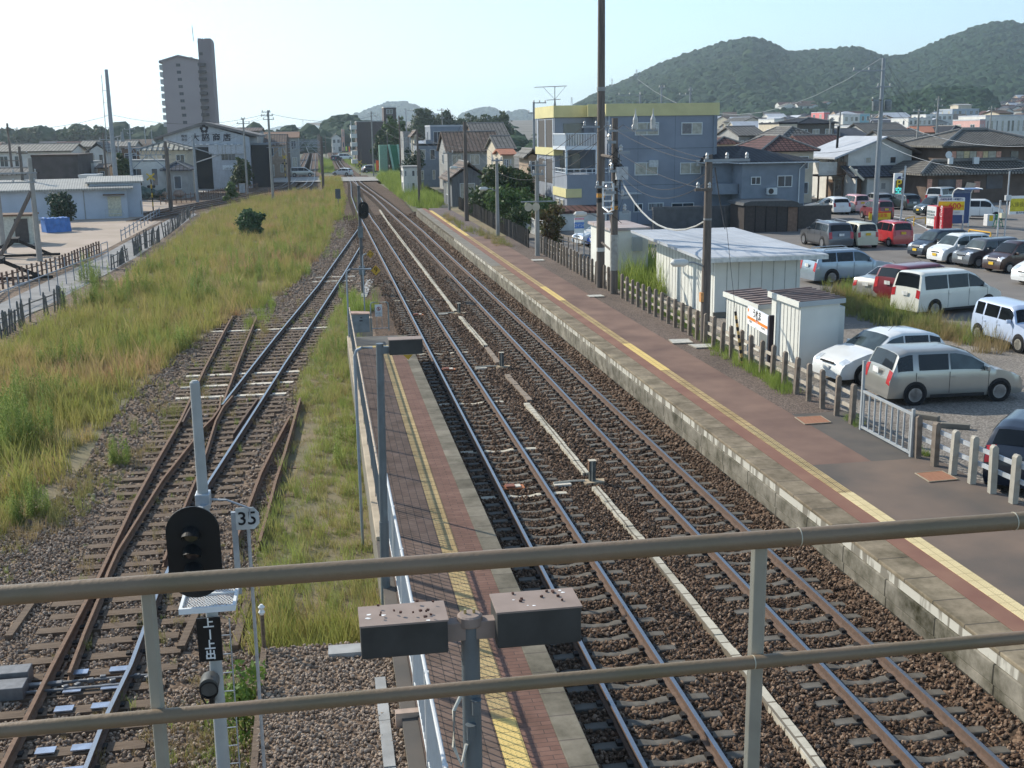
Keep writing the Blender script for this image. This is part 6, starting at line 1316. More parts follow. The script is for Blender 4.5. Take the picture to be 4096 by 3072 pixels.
# blue tarpaulin, junk, kiosk, buffers at the far left
p0 = G(*F_(400, 1040), -.2); p1 = G(*F_(618, 1025), -.2); t = thing('tarpaulin_stack', 'stack under a blue tarpaulin in front of the long shed', 'tarpaulin', p0, math.atan2(p1.y - p0.y, p1.x - p0.x)); w = (p1 - p0).length; hz = top_z(p0, *F_(430, 918)) + .2
mb = MB(); mb.grid(lambda u, v: ((u - .02) * w, -.25 * (1 - v) + rnd.uniform(-.04, .04) + .15 * math.sin(u * 9), v * hz + rnd.uniform(-.04, .04) * (v > .1)), 12, 5); mb.grid(lambda u, v: ((u - .02) * w + rnd.uniform(-.03, .03), v * 1.4, hz + rnd.uniform(-.05, .05)), 12, 4); mb.bb((.1, .15, 0), (w - .2, 1.3, hz - .1)); mb.o('tarpaulin', M('tarp_blue', (.07, .18, .45), .55, scale=2, var=.2), t)
t = thing('small_hut', 'small pale hut with a dark doorway at the far left edge', 'hut', G(*F_(120, 1140), -.2)); 
MB().bb((-1.6, 0, 0), (1.4, 2, 2.2)).o('wall', M('hut_cream', (.5, .5, .43), .8), t); MB().bb((-1.8, -.2, 2.2), (1.6, 2.2, 2.34)).o('roof', m_woodb, t); MB().bb((.2, -.04, .1), (1.2, -.005, 2.0)).o('doorway', m_frdark, t)
def buffer(label, base):
 b = G(*base, -.2); t = thing('buffer_stop', label, 'buffer stop', b, .15, 'black timber buffer stops'); mb = MB(); m = M('timber_black', (.03, .027, .026), .9)
 MB().tube([(-2.4, .6, .1), (0, 0, 1.25)], .13, 4).o('strut', m, t); MB().tube([(-1.4, .6, .1), (0, 0, 1.25)], .12, 4).o('strut', m, t); MB().tube([(2.2, .3, .1), (0, 0, 1.25)], .15, 4).o('strut', m, t); MB().tube([(-2.6, .4, .12), (2.8, .2, .12)], .12, 4).o('sill', m, t); MB().box((0, 0, 1.25), (.5, 1.6, .3)).o('head', m, t)
buffer('black timber buffer stop beside the grey pole', F_(150, 1255)); buffer('black timber buffer stop cut by the left picture edge', F_(15, 1460))
# ---------------------------------------------------------------- cars
PROFS = {
 'hatch': dict(L=3.9, W=1.7, H=1.5, belt=.95, r=.295, ax=(.195, .835), p=[(0, .38), (.012, .56), (.03, .67), (.1, .8), (.22, .94), (.29, 1.0), (.45, 1.41), (.56, 1.5), (.8, 1.46), (.9, 1.35), (.96, 1.02), (.985, .85), (.998, .6), (1, .36)], ws=(.30, .445), rw=(.905, .958), sw=[(.37, .56), (.575, .79), (.805, .9)]),
 'kei': dict(L=3.4, W=1.48, H=1.62, belt=.95, r=.275, ax=(.165, .86), p=[(0, .38), (.01, .6), (.03, .76), (.12, .9), (.2, .98), (.33, 1.47), (.43, 1.61), (.88, 1.6), (.95, 1.5), (.982, 1.05), (.995, .7), (1, .36)], ws=(.21, .335), rw=(.948, .98), sw=[(.29, .53), (.545, .78), (.795, .93)]),
 'box': dict(L=3.5, W=1.5, H=1.52, belt=.93, r=.285, ax=(.17, .85), p=[(0, .38), (.01, .62), (.025, .8), (.17, .91), (.245, .96), (.33, 1.4), (.38, 1.5), (.93, 1.52), (.968, 1.44), (.983, 1.0), (.996, .7), (1, .38)], ws=(.25, .325), rw=(.967, .982), sw=[(.31, .53), (.55, .77), (.80, .93)]),
 'van': dict(L=4.6, W=1.72, H=1.78, belt=1.02, r=.315, ax=(.19, .82), p=[(0, .38), (.01, .6), (.03, .76), (.12, .96), (.17, 1.04), (.33, 1.6), (.42, 1.76), (.92, 1.78), (.958, 1.7), (.985, 1.1), (.996, .7), (1, .36)], ws=(.18, .325), rw=(.957, .983), sw=[(.24, .42), (.43, .66), (.675, .93)]),
 'wagon': dict(L=4.05, W=1.69, H=1.53, belt=.92, r=.3, ax=(.19, .81), p=[(0, .38), (.012, .58), (.04, .72), (.15, .88), (.22, .95), (.40, 1.4), (.5, 1.52), (.86, 1.52), (.925, 1.44), (.972, .97), (.992, .7), (1, .36)], ws=(.23, .395), rw=(.927, .968), sw=[(.31, .555), (.57, .785), (.83, .94)]),
 'suv': dict(L=4.55, W=1.78, H=1.68, belt=1.05, r=.345, ax=(.185, .80), p=[(0, .42), (.012, .7), (.03, .88), (.2, 1.03), (.27, 1.08), (.40, 1.52), (.48, 1.66), (.9, 1.64), (.945, 1.5), (.975, 1.08), (.992, .75), (1, .42)], ws=(.28, .395), rw=(.944, .972), sw=[(.345, .53), (.545, .735), (.75, .92)]),
 'sedan': dict(L=4.5, W=1.7, H=1.42, belt=.9, r=.3, ax=(.19, .79), p=[(0, .36), (.012, .55), (.03, .66), (.2, .85), (.28, .91), (.42, 1.3), (.52, 1.41), (.68, 1.38), (.82, 1.02), (.96, .95), (.985, .7), (1, .36)], ws=(.29, .415), rw=(.70, .815), sw=[(.37, .53), (.545, .7)]),
}
m_cglass = M('car_glass', (.008, .011, .014), .06, 0, spec=.35, scale=.6, var=.5); m_cglass2 = M('car_glass_clear', (.05, .07, .075), .06, 0, spec=.5, scale=1.2, var=.6)
m_tyre = M('tyre_rubber', (.012, .012, .013), .85); m_rim = M('wheel_alloy', (.42, .43, .45), .35, .7); m_trim = M('car_trim', (.02, .02, .022), .6)
m_head = M('headlight_glass', (.62, .66, .7), .12, .3, spec=.8); m_tail = M('taillight_red', (.42, .02, .025), .25, spec=.6); m_platew = M('plate_white', (.72, .72, .7), .5); m_platey = M('plate_yellow', (.75, .48, .04), .5)
def paint(name, col, metal=.0): return M('paint_' + name, col, .28, metal, scale=2, var=.04, spec=.5, coat=.6)
def build_car(label, kind, pm, loc, rz, plate=m_platew, glass=None, group='parked cars', clear=False, simple=False, rails=False, rimm=None):
 k = PROFS[kind]; L, Wd_, H, belt, r = k['L'], k['W'] / 2, k['H'], k['belt'], k['r']
 pu, pz = [a for a, b in k['p']], [b for a, b in k['p']]
 X = lambda u: L / 2 - u * L
 zt = lambda u: float(np.interp(u, pu, pz))
 wf = lambda u: Wd_ * (1 - .13 * max(0, 1 - u / .09) ** 2 - .07 * max(0, (u - .92) / .08) ** 2)
 zb = lambda u: min(belt, zt(u) - .012)
 wt = lambda u: wf(u) * (.985 - .19 * max(0, (zt(u) - zb(u)) / (H - belt)))
 def ztop(u, f): return zt(u) + (.018 * (1 - f / .75) if f < .75 else -.045 * (f - .75) / .25)
 t = thing('parked_car' if group == 'parked cars' else 'passing_car', label, 'car', loc, rz, group)
 us = sorted(set(pu + [i / 40 for i in range(41)] + [.005, .018, .97, .99]))
 mb = MB(); n = 15
 for u in us:
  w, z0, top, b = wf(u), .2, zt(u), zb(u); w2 = wt(u); lo = min(.42, b)
  half = [(w * .93, z0), (w * .985, min(.3, b - .02)), (w, lo), (w, min(.72, b)), (w * .985, b), (w2 + (w * .985 - w2) * .12, top - .045 - max(0, top - .045 - b) * .08 if top - .045 > b else b), (w2 * .93, ztop(u, .93)), (w2 * .6, ztop(u, .6))]
  sec = [(-y, z) for y, z in half] + [(y, z) for y, z in half[::-1]]
  n = len(sec); mb.v += [(X(u), y, z) for y, z in sec]
 for i in range(len(us) - 1):
  for j in range(n): mb.f.append([i * n + j, i * n + (j + 1) % n, (i + 1) * n + (j + 1) % n, (i + 1) * n + j]); mb.m.append(0)
 mb.f += [list(range(n)), list(range((len(us) - 1) * n, len(us) * n))]; mb.m += [0, 0]
 mb.o('body', pm, t, True, sharp=40)
 g1 = glass or m_cglass; g2 = m_cglass2 if clear else g1
 def toppatch(u0, u1, f0, f1, dx, dz, nm, mat, nu=6, nv=8, taper=0):
  return MB().grid(lambda a, c: (X(u0 + (u1 - u0) * a) + dx, wt(u0 + (u1 - u0) * a) * (f0 + (f1 - f0) * c), ztop(u0 + (u1 - u0) * a, abs(f0 + (f1 - f0) * c)) + dz), nu, nv).o(nm, mat, t, True)
 toppatch(*k['ws'], -.9, .9, .006, .010, 'windshield', g2); toppatch(*k['rw'], -.86, .86, -.008, .006, 'rear_window', g1)
 for s in (-1, 1):
  for i, (a, b) in enumerate(k['sw']):
   def P(p, q, s=s, a=a, b=b):
    u = a + (b - a) * p; v_ = .1 + .78 * q; w1, w2 = wf(u) * .985, wt(u) + (wf(u) * .985 - wt(u)) * .12; z1 = zt(u) - .045
    return (X(u), s * (w1 + (w2 - w1) * v_ + .007), zb(u) + (z1 - zb(u)) * v_)
   MB().grid(P, 6, 3).o('side_window', g2 if i == 0 else g1, t, True)
  toppatch(.018, .085, s * .62, s * .97, .008, .006, 'headlight', m_head, 4, 3)
  rl0, rl1 = (k['rw'][1] + .002, .994) if kind != 'sedan' else (.972, .99)
  toppatch(rl0, rl1, s * .74, s * 1.0, -.010, .0, 'taillight', m_tail, 3, 2)
  if not simple:
   mb = MB(); mb.box((X(k['ws'][0] + .07), s * (Wd_ + .08), belt + .06), (.09, .17, .13)); mb.o('mirror', pm, t, bevel=.02)
   mb = MB()
   for i, (a, b) in enumerate(k['sw'][:2]): mb.bb((X(b) - .03, s * (Wd_ + .004), belt - .16), (X(b) + .13, s * (Wd_ + .02), belt - .13))
   mb.o('door_handle', pm if i else m_trim, t)
   mb = MB()
   for u in [k['sw'][0][0] - .035] + [(k['sw'][i][1] + k['sw'][i + 1][0]) / 2 for i in range(len(k['sw']) - 1)]: mb.bb((X(u) - .007, s * (wf(u) + .0005), .32), (X(u) + .007, s * (wf(u) + .0025), belt))
   mb.bb((X(k['ax'][1]) + .45, s * (Wd_ + .0005), .2), (X(k['ax'][0]) - .45, s * (Wd_ + .006), .29)); mb.o('door_seams', m_trim, t)
  if rails: MB().tube([(X(.45), s * wt(.5) * .9, H - .02), (X(.5), s * wt(.5) * .9, H + .05), (X(.85), s * wt(.5) * .9, H + .03), (X(.88), s * wt(.5) * .9, H - .03)], .022, 6).o('roof_rail', m_rim, t)
  for u in k['ax']:
   x, y = X(u), s * (wf(u) + .008)
   MB().lathe([(r * 1.17, -.004), (r * 1.17, .0)], (x, y - s * .003, r + .03), 22, 'y').o('wheel_arch', m_trim, t)
   wl = MB().lathe([(r * .62, .004), (r * .72, .02), (r * .95, .018), (r, -.0), (r, -.17), (r * .8, -.2)] if s > 0 else [(r * .62, -.004), (r * .72, -.02), (r * .95, -.018), (r, .0), (r, .17), (r * .8, .2)], (x, y, r), 22, 'y').o('wheel', m_tyre, t, True)
   rb = MB(); rb.lathe([(r * .2, 0), (r * .12, .004 * s), (.001, .006 * s)], (x, y + s * .014, r), 12, 'y')
   for i in range(8):
    a = PI * i / 4; rb.box((x + math.cos(a) * r * .42, y + s * .014, r + math.sin(a) * r * .42), (r * .46, .012, r * .13), ry=-a)
   rb.lathe([(r * .66, -.004), (r * .66, .006), (r * .58, .006), (r * .58, -.004)], (x, y + s * .016, r), 22, 'y'); rb.o('rim', rimm or m_rim, wl)
 zp = .62 if kind != 'sedan' else .62
 MB().bb((-L / 2 - .022, -.165, zp if kind in ('hatch', 'sedan') else .82), (-L / 2 - .004, .165, (zp if kind in ('hatch', 'sedan') else .82) + .16)).o('rear_plate', plate, t)
 MB().bb((L / 2 + .004, -.165, .42), (L / 2 + .022, .165, .57)).o('front_plate', plate, t)
 MB().bb((L / 2 - .06, -Wd_ * .4, .62), (L / 2 - .012, Wd_ * .4, .67)).o('grille', m_trim, t)
 if not simple: MB().tube([(X(.5), .3, H), (X(.56), .3, H + .18)], .006, 4).o('antenna', m_trim, t)
 return t
def car_side(label, kind, pm, R, F, zg=.41, **k):
 "rear and front wheel contact points of the side that is seen"
 a, b = G(*R, zg), G(*F, zg); d = (b - a); d.z = 0; d.normalize(); n = Vector((-d.y, d.x, 0)); c = (a + b) / 2
 if n.dot(Vector((c.x, c.y, 0))) < 0: n = -n
 c = c + n * (PROFS[kind]['W'] / 2); ax = PROFS[kind]['ax']; c -= d * (PROFS[kind]['L'] * (.5 - (ax[0] + ax[1]) / 2))
 return build_car(label, kind, pm, (c.x, c.y, zg), math.atan2(d.y, d.x), **k)
def car_at(label, kind, pm, P, hd, end='rear', zg=.41, **k):
 "P = ground point below the middle of one end"
 p = G(*P, zg); d = Vector((math.cos(hd), math.sin(hd), 0)); L = PROFS[kind]['L'] / 2
 c = p + d * L if end == 'rear' else p - d * L
 return build_car(label, kind, pm, (c.x, c.y, zg), hd, **k)
RLc = lambda zx, zy: (1659 + .25 * zx, 432 + .25 * zy)
m_silver = paint('silver', (.38, .37, .34), .5); m_pwhite = paint('white', (.72, .73, .72)); m_pred = paint('red', (.42, .025, .03)); m_dred = paint('dark_red', (.16, .012, .022)); m_pcream = paint('cream', (.6, .56, .42)); m_pgrey = paint('grey', (.11, .115, .125), .4); m_pdark = paint('navy', (.012, .018, .032)); m_plblue = paint('pale_blue', (.45, .53, .68)); m_pbrown = paint('brown', (.045, .02, .016)); m_ppink = paint('pink', (.62, .33, .33)); m_pgreen = paint('dark_green', (.014, .024, .024)); m_pblue = paint('blue', (.03, .12, .5)); m_psilb = paint('silver_blue', (.3, .37, .44), .4); m_ivory = paint('ivory', (.7, .69, .62))
car_side('silver beige wagon with tall red tail lights parked right behind the fence', 'wagon', m_silver, (1975, 876), (2156.5, 867), clear=True)
c = G(1809, 836, .4); hd = math.atan2(-.16, -1); build_car('white hatchback facing left, half hidden behind the silver beige wagon', 'hatch', m_pwhite, (c.x + 1.85, c.y + 1.0, .41), hd, clear=True)
car_side('pale blue boxy small car with white alloy wheels at the right', 'box', m_plblue, (2115, 737), (2193, 760.5), rimm=M('rim_pale', (.6, .58, .52), .4, .5))
van = car_side('ivory white minivan with dark windows parked above the weedy bank', 'van', m_ivory, (2005, 684), (2145, 670))
hv = van.rotation_euler.z
car_at('dark red compact suv squeezed between sedan and ivory minivan', 'suv', m_dred, RLc(1020, 890), hv + .05)
car_at('silver sedan seen from behind beside the dark red suv', 'sedan', m_silver, RLc(835, 860), hv + .1)
car_side('silver blue suv with roof rails behind the long white shed', 'suv', m_psilb, (1799, 614), (1903, 609), clear=True, rails=True)
a, b = G(*RLc(1020, 510), .4), G(*RLc(2212, 740), .4); ld_ = (b - a).normalized(); hp_ = math.atan2(ld_.x, -ld_.y)
if math.cos(hp_) > 0: hp_ += PI
hp_ += .12
for lab, kind, pm, P, pl, gl in [('navy small car facing left, first of the row along the white line', 'kei', m_pdark, (1262, 500), m_platey, True), ('white small car facing left between navy and grey cars', 'kei', m_pwhite, (1432, 545), m_platey, True),
                             ('grey boxy car facing left, third in the row by the white line', 'box', m_pgrey, (1655, 578), m_platew, True), ('dark brown small car facing left with a yellow plate', 'kei', m_pbrown, (1920, 626), m_platey, False), ('white small van at the right picture edge facing left', 'van', m_pwhite, (2190, 735), m_platew, False)]:
 car_at(lab, kind, pm, RLc(*P), hp_, 'front', plate=pl, clear=gl)
s = car_side('dark grey suv with silver roof rails seen from behind', 'suv', m_pgrey, RLc(452, 414), RLc(318, 384), rails=True); hs = s.rotation_euler.z
car_at('cream boxy van seen from behind between grey suv and red car', 'kei', m_pcream, RLc(862, 418), hs, plate=m_platey)
car_at('bright red small car seen from behind with a yellow plate', 'kei', m_pred, RLc(1165, 408), hs, plate=m_platey)
Uc = lambda zx, zy: (1659 + .25 * zx, 108 + .25 * zy)
car_side('white small hatchback before the slate blue house, seen from behind', 'hatch', m_pwhite, Uc(535, 1418), Uc(447, 1402)); hb = s.rotation_euler.z
car_at('silver white car facing left behind the white hatchback', 'sedan', m_silver, Uc(300, 1412), PI - .15, 'front', clear=True)
car_at('pink small car seen from behind before the white house', 'kei', m_ppink, Uc(815, 1408), hb, plate=m_platey)
car_at('silver car with red light, mostly behind the tall power pole', 'hatch', m_silver, Uc(1020, 1375), hb)
car_at('dark red small car right beside the tall power pole', 'kei', m_dred, Uc(1020, 1472), hb, plate=m_platey)
car_at('dark green hatchback parked before the traditional house', 'hatch', m_pgreen, Uc(1265, 1385), hb + .1)
car_at('dark teal small car behind the red vending machine', 'kei', m_pgreen, Uc(1290, 1430), PI + .1, 'front', plate=m_platey)
car_at('white van behind the dark teal car near the traditional house', 'van', m_pwhite, Uc(1420, 1350), .6)
c = G(*Uc(1880, 1462), .41); build_car('white boxy small car facing right behind the blue shelter', 'kei', m_pwhite, (c.x, c.y + .7, .41), -.55, plate=m_platey, glass=m_cglass)
car_at('black hatchback cut by the right picture edge near the fence', 'hatch', m_pdark, (2205, 1075), .75)
car_at('white grey van parked between the white and traditional houses', 'van', m_pwhite, Uc(1375, 1205), 1.2, simple=True)
B4 = lambda zx, zy: (1134 + .25 * zx, 432 + .25 * zy)
car_at('silver white car facing left before the blue apartment block', 'hatch', m_pwhite, B4(445, 395), PI + .25, 'front', zg=.4, clear=True)
car_at('bright blue car beside the silver white car by the block', 'hatch', m_pblue, B4(575, 408), PI + .35, 'front', zg=.4)
fd = lambda x, y: (x / 1.85172, y / 1.85172)
car_side('silver van driving over the level crossing', 'van', m_silver, fd(1184, 707), fd(1234, 706), 0, group='cars on the level crossing', simple=True)
car_side('white car driving left over the level crossing', 'hatch', m_pwhite, fd(1389, 703.5), fd(1338, 703.5), 0, group='cars on the level crossing', simple=True)
build_car('dark car waiting far up the line by the straight track', 'suv', m_pdark, (*HY(*K(690, 680), 340)[:2], .2), 1.2, simple=True)
build_car('white car parked far up the line beside the banners', 'van', m_pwhite, (*HY(*K(768, 660), 360)[:2], .2), .2, simple=True)
build_car('dark car parked by the orange banner at the crossing', 'hatch', m_pdark, (*HY(*K(995, 780), 235)[:2], .2), .3, simple=True)
# kerb stops on the gravel
mb = MB(); mb.box((0, 0, .06), (.7, .16, .14)); ks = tag(mb.o('wheel_stop', m_conc, bevel=.02), 'tan concrete wheel stop behind the silver beige wagon', 'wheel stop', 'wheel stops'); ks.location = G(2000, 905, .41); ks.rotation_euler.z = -.9
k2 = dup(ks, G(2063, 925, .41), -.5, 'grey wheel stop on gravel beside the white gate', 'wheel stops')

# ---------------------------------------------------------------- parking signs and machines
m_signp = M('sign_pole', (.5, .51, .52), .5, .4, var=.08)
b = G(*Uc(1455, 1570), .4); Yv = b.y; X_ = lambda zx: HY(*Uc(zx, 1400), Yv).x - b.x
Z_ = lambda zx, zy: HY(*Uc(zx, zy), Yv).z - b.z
t = thing('price_sign', 'yellow and white parking price sign reading 600 yen on two posts', 'price sign', b)
MB().tube([(0, 0, 0), (0, 0, Z_(1460, 1260))], .05, 8).o('post', m_signp, t); xr = X_(1650)
MB().tube([(xr, -.6, -.0), (xr, -.6, Z_(1650, 1275))], .05, 8).o('post', m_signp, t)
f = lambda zx, z: (X_(zx), -.6 * (X_(zx)) / xr, z)
zt0, zb0 = Z_(1470, 1275), Z_(1460, 1425)
def panel(z0, z1, nm, mat, d=0): 
 MB().add([(0, -.06 - d, z0), (xr, -.66 - d, z0), (xr, -.66 - d, z1), (0, -.06 - d, z1), (0, -.02, z0), (xr, -.62, z0), (xr, -.62, z1), (0, -.02, z1)], [(0, 1, 2, 3), (7, 6, 5, 4), (0, 4, 5, 1), (1, 5, 6, 2), (2, 6, 7, 3), (3, 7, 4, 0)]).o(nm, mat, t)
hh = zt0 - zb0; m_py = M('panel_yellow', (.85, .58, .03), .5, var=.03); m_pw = M('panel_white', (.78, .78, .76), .5, var=.03); m_sred = M('letter_red', (.75, .05, .03), .6)
panel(zb0, zb0 + hh * .27, 'lower_panel', m_pw); panel(zb0 + hh * .27, zb0 + hh * .78, 'yellow_panel', m_py, .002); panel(zb0 + hh * .78, zt0, 'upper_panel', m_pw)
ra = math.atan2(-.6, xr); rot = (PI / 2, 0, ra); at_ = lambda u, z: (xr * u, -.075 - .6 * u, z)
text('600', hh * .46, at_(.62, zb0 + hh * .5), rot, m_sred, 'price', t, .002, .008); text('円', hh * .22, at_(.9, zb0 + hh * .46), rot, m_sred, 'price_unit', t, .002)
text('入庫後24時間', hh * .13, at_(.26, zb0 + hh * .5), rot, m_sred, 'price_text', t, .002); text('月極駐車場・時間貸し', hh * .13, at_(.5, zb0 + hh * .89), rot, M('letter_navy', (.03, .04, .15), .6), 'title_text', t, .002, .003); text('※ 最大料金 24時間', hh * .12, at_(.5, zb0 + hh * .14), rot, m_signp, 'small_text', t, .002)
b = G(*Uc(2040, 1640), .4); t = thing('price_sign', 'yellow price sign on double pole cut by the right picture edge', 'price sign', b); Yv = b.y
X2 = lambda zx: HY(*Uc(zx, 1400), Yv).x - b.x
Z2 = lambda zx, zy: HY(*Uc(zx, zy), Yv).z - b.z
MB().tube([(0, 0, 0), (X2(2060), 0, Z2(2060, 1045))], .05, 8).o('post', m_signp, t); MB().tube([(-.35, .3, 0), (-.3, .3, Z2(2050, 1300))], .06, 8).o('post', m_signp, t)
MB().bb((X2(2080), -.05, Z2(2090, 1420)), (X2(2330), .02, Z2(2090, 1262))).o('panel', m_pw, t); MB().bb((X2(2085), -.06, Z2(2090, 1395)), (X2(2325), -.048, Z2(2090, 1285))).o('yellow_panel', M('panel_ochre', (.62, .52, .04), .5), t)
text('入庫後24時間', .36, (X2(2205), -.065, Z2(2090, 1340)), FRONT, M('letter_olive', (.2, .16, .02), .6), 'sign_text', t, .002); text('最大料金・空車', .16, (X2(2205), -.062, Z2(2090, 1408)), FRONT, M('letter_navy', (.03, .04, .15)), 'sign_text', t, .002)
MB().bb((X2(2010), -.15, Z2(2020, 1450)), (X2(2045), .15, Z2(2020, 1408))).o('speaker_box', m_pcream, t); MB().bb((X2(2040), -.1, Z2(2040, 1300)), (X2(2085), .1, Z2(2050, 1255))).o('junction_box', m_signp, t)
b = G(*Uc(1142, 1500), .4); Yv = b.y; X3 = lambda zx: HY(*Uc(zx, 1400), Yv).x - b.x
Z3 = lambda zx, zy: HY(*Uc(zx, zy), Yv).z - b.z
t = thing('parking_sign', 'tall parking sign with letter P and green vacancy display', 'parking sign', b)
MB().tube([(0, 0, 0), (X3(1165), 0, Z3(1165, 1000))], .075, 8).o('post', m_signp, t)
x0, x1 = X3(1070), X3(1140); xm = (x0 + x1) / 2 + .05
MB().bb((x0, -.1, Z3(1100, 1240)), (x1, .12, Z3(1100, 1065))).o('sign_box', m_pw, t, bevel=.04)
MB().bb((x0 + .12, -.115, Z3(1100, 1195)), (x1 - .02, -.1, Z3(1100, 1128))).o('brown_panel', M('panel_brown', (.07, .05, .02), .5), t); MB().bb((x0 + .12, -.115, Z3(1100, 1236)), (x1 - .06, -.1, Z3(1100, 1198))).o('display', M('display_dark', (.01, .03, .03), .4), t)
text('P', .95, (xm, -.125, Z3(1100, 1160)), FRONT, m_py, 'letter', t, .002, .012); text('空', .55, (xm - .02, -.125, Z3(1100, 1217)), FRONT, M('led_cyan', (.1, .6, .55), .5, emit=(.1, .8, .7), es=.8), 'display_text', t, .002, .006)
MB().bb((xm - .2, -.125, Z3(1100, 1115)), (xm + .2, -.112, Z3(1100, 1108))).o('car_mark', M('letter_navy', (.03, .04, .15)), t); MB().prism([(xm - .13, Z3(1100, 1108)), (xm + .13, Z3(1100, 1108)), (xm + .16, Z3(1100, 1092)), (xm - .05, Z3(1100, 1092))], -.125, -.112, 'y').o('car_mark', M('letter_navy', (.03, .04, .15)), t)
for zx, zy in ((1150, 1105), (1150, 1225)): MB().bb((x1, -.03, Z3(zx, zy)), (X3(1165), .03, Z3(zx, zy) + .08)).o('bracket', m_signp, t)
# vending machines, shelter, kiosk, guard rails
m_vred = M('vending_red', (.55, .015, .025), .35, var=.05); m_vwhite = M('vending_white', (.66, .66, .66), .4, var=.05)
b = G(*Uc(1365, 1560), .4); e = G(*Uc(1450, 1575), .4); b2 = G(*Uc(1500, 1570), .4); h = HY(*Uc(1368, 1342), b.y).z - b.z
w = (e - b).length; t = thing('vending_machine', 'red and white drinks vending machine with large lettering on its side', 'vending machine', e, math.atan2(e.y - b.y, e.x - b.x))
MB().bb((-w, 0, .05), (-.02, .8, h)).o('cabinet', m_vred, t, bevel=.02); MB().bb((-w + .02, -.03, .1), (-.1, .0, h - .02)).o('front_panel', m_vwhite, t)
for i in range(3): MB().bb((-w + .08, -.045, h - .5 - i * .22), (-.3, -.03, h - .34 - i * .22)).o('display_window', M('vending_window', (.22, .26, .27), .3, scale=14, var=.8), t)
MB().bb((-.28, -.04, .1), (-.1, -.03, h * .62)).o('red_stripe', m_vred, t); MB().bb((-w + .1, -.045, .55), (-.34, -.03, .95)).o('coin_panel', m_platew, t); MB().bb((-w + .1, -.045, .2), (-.34, -.03, .4)).o('outlet', m_trim, t)
t2 = thing('vending_machine', 'red vending machine turned sideways showing white script lettering', 'vending machine', (e.x + .08, e.y + .05, .4), t.rotation_euler.z); w2 = (b2 - e).length
MB().bb((0, .08, .05), (w2, .8, h * .985)).o('cabinet', M('vending_dark_red', (.36, .012, .022), .35), t2, bevel=.02)
text('Coca-Cola', .46, (w2 * .52, .074, h * .5), (PI / 2, -PI / 2, 0), m_vwhite, 'lettering', t2, .002, .006, .25)
b = G(*Uc(1590, 1530), .4); Yv = b.y; t = thing('ticket_shelter', 'tall blue curved shelter over the parking ticket machine', 'shelter', b); X4 = lambda zx: HY(*Uc(zx, 1400), Yv).x - b.x
Z4 = lambda zx, zy: HY(*Uc(zx, zy), Yv).z - b.z
m_shb2 = M('shelter_blue', (.045, .08, .2), .5, var=.08); m_shb3 = M('shelter_sky', (.16, .24, .4), .4)
MB().bb((X4(1595), .0, Z4(1600, 1500)), (X4(1738), .06, Z4(1650, 1238))).o('back_panel', m_shb2, t)
arc = [(-1.5, Z4(1600, 1200)), (-.6, Z4(1600, 1195)), (-.15, Z4(1600, 1215)), (.05, Z4(1600, 1245))]
mb = MB()
for (y0, z0), (y1, z1) in zip(arc, arc[1:]): mb.add([(X4(1590), y0, z0), (X4(1740), y0, z0), (X4(1740), y1, z1), (X4(1590), y1, z1), (X4(1590), y0, z0 + .05), (X4(1740), y0, z0 + .05), (X4(1740), y1, z1 + .05), (X4(1590), y1, z1 + .05)], [(0, 1, 2, 3), (4, 5, 6, 7), (0, 1, 5, 4), (2, 3, 7, 6), (1, 2, 6, 5), (3, 0, 4, 7)])
mb.o('curved_roof', m_shb3, t)
for x in (X4(1590), X4(1742)): MB().tube([(x, y, z + .03) for y, z in arc] + [(x, .08, 0)], .05, 6).o('frame', m_pw, t)
b = G(*Uc(1905, 1520), .4); h = HY(*Uc(1905, 1420), b.y).z - .4; t = thing('ticket_machine', 'white ticket machine with yellow front beside the green stool', 'ticket machine', b); MB().bb((-.25, -.2, 0), (.35, .35, h)).o('cabinet', m_vwhite, t, bevel=.03); MB().bb((-.1, -.215, h * .45), (.2, -.2, h * .92)).o('yellow_front', m_py, t)
b = G(*Uc(1985, 1530), .4); t = thing('traffic_stand', 'green metal stand beside the white ticket machine', 'stand', b); h = .9
for x, y in ((-.3, -.2), (.3, -.2), (-.3, .2), (.3, .2)): MB().tube([(x, y, 0), (x * .4, y * .4, h)], .03, 5).o('leg', M('stand_green', (.03, .25, .12), .6), t)
MB().bb((-.2, -.15, h), (.2, .15, h + .05)).o('top', MATS['stand_green'], t); MB().tube([(-.25, -.15, .35), (.25, -.15, .35)], .025, 5).o('crossbar', MATS['stand_green'], t)
m_gy = M('guard_yellow', (.72, .4, .04), .5, var=.06)
def guard(label, P0, P1, hy, n=2):
 a, b = G(*P0, .4), G(*P1, .4); h = HY(P0[0], hy, a.y).z - .4; d = b - a; t = thing('guard_rail', label, 'guard rail', a, 0, 'yellow guard rails')
 MB().tube([(0, 0, 0), (0, 0, h - .08), d * .03 + Vector((0, 0, h)), d * .97 + Vector((0, 0, h)), d + Vector((0, 0, h - .08)), d], .045, 8).o('hoop', m_gy, t, True)
 for k in range(1, n): MB().tube([Vector((0, 0, h * k / n)), d + Vector((0, 0, h * k / n))], .035, 6).o('crossbar', m_gy, t)
guard('yellow guard rail right of the price sign, nearest of all', Uc(1733, 1612), Uc(1922, 1640), Uc(0, 1552)[1])
guard('yellow guard rail between blue shelter and vending machines', Uc(1495, 1500), Uc(1590, 1520), Uc(0, 1435)[1])
guard('yellow guard hoop left of the vending machine, nearer of two', Uc(1258, 1520), Uc(1360, 1505), Uc(0, 1462)[1], 1)
guard('yellow guard hoop beside the parking sign post', Uc(1187, 1500), Uc(1262, 1482), Uc(0, 1455)[1], 1)
b = G(*Uc(835, 1480), .4); t = thing('stand_sign', 'small yellow and red standing sign on thin legs by the pole', 'stand sign', b); h = HY(*Uc(850, 1400), b.y).z - .4
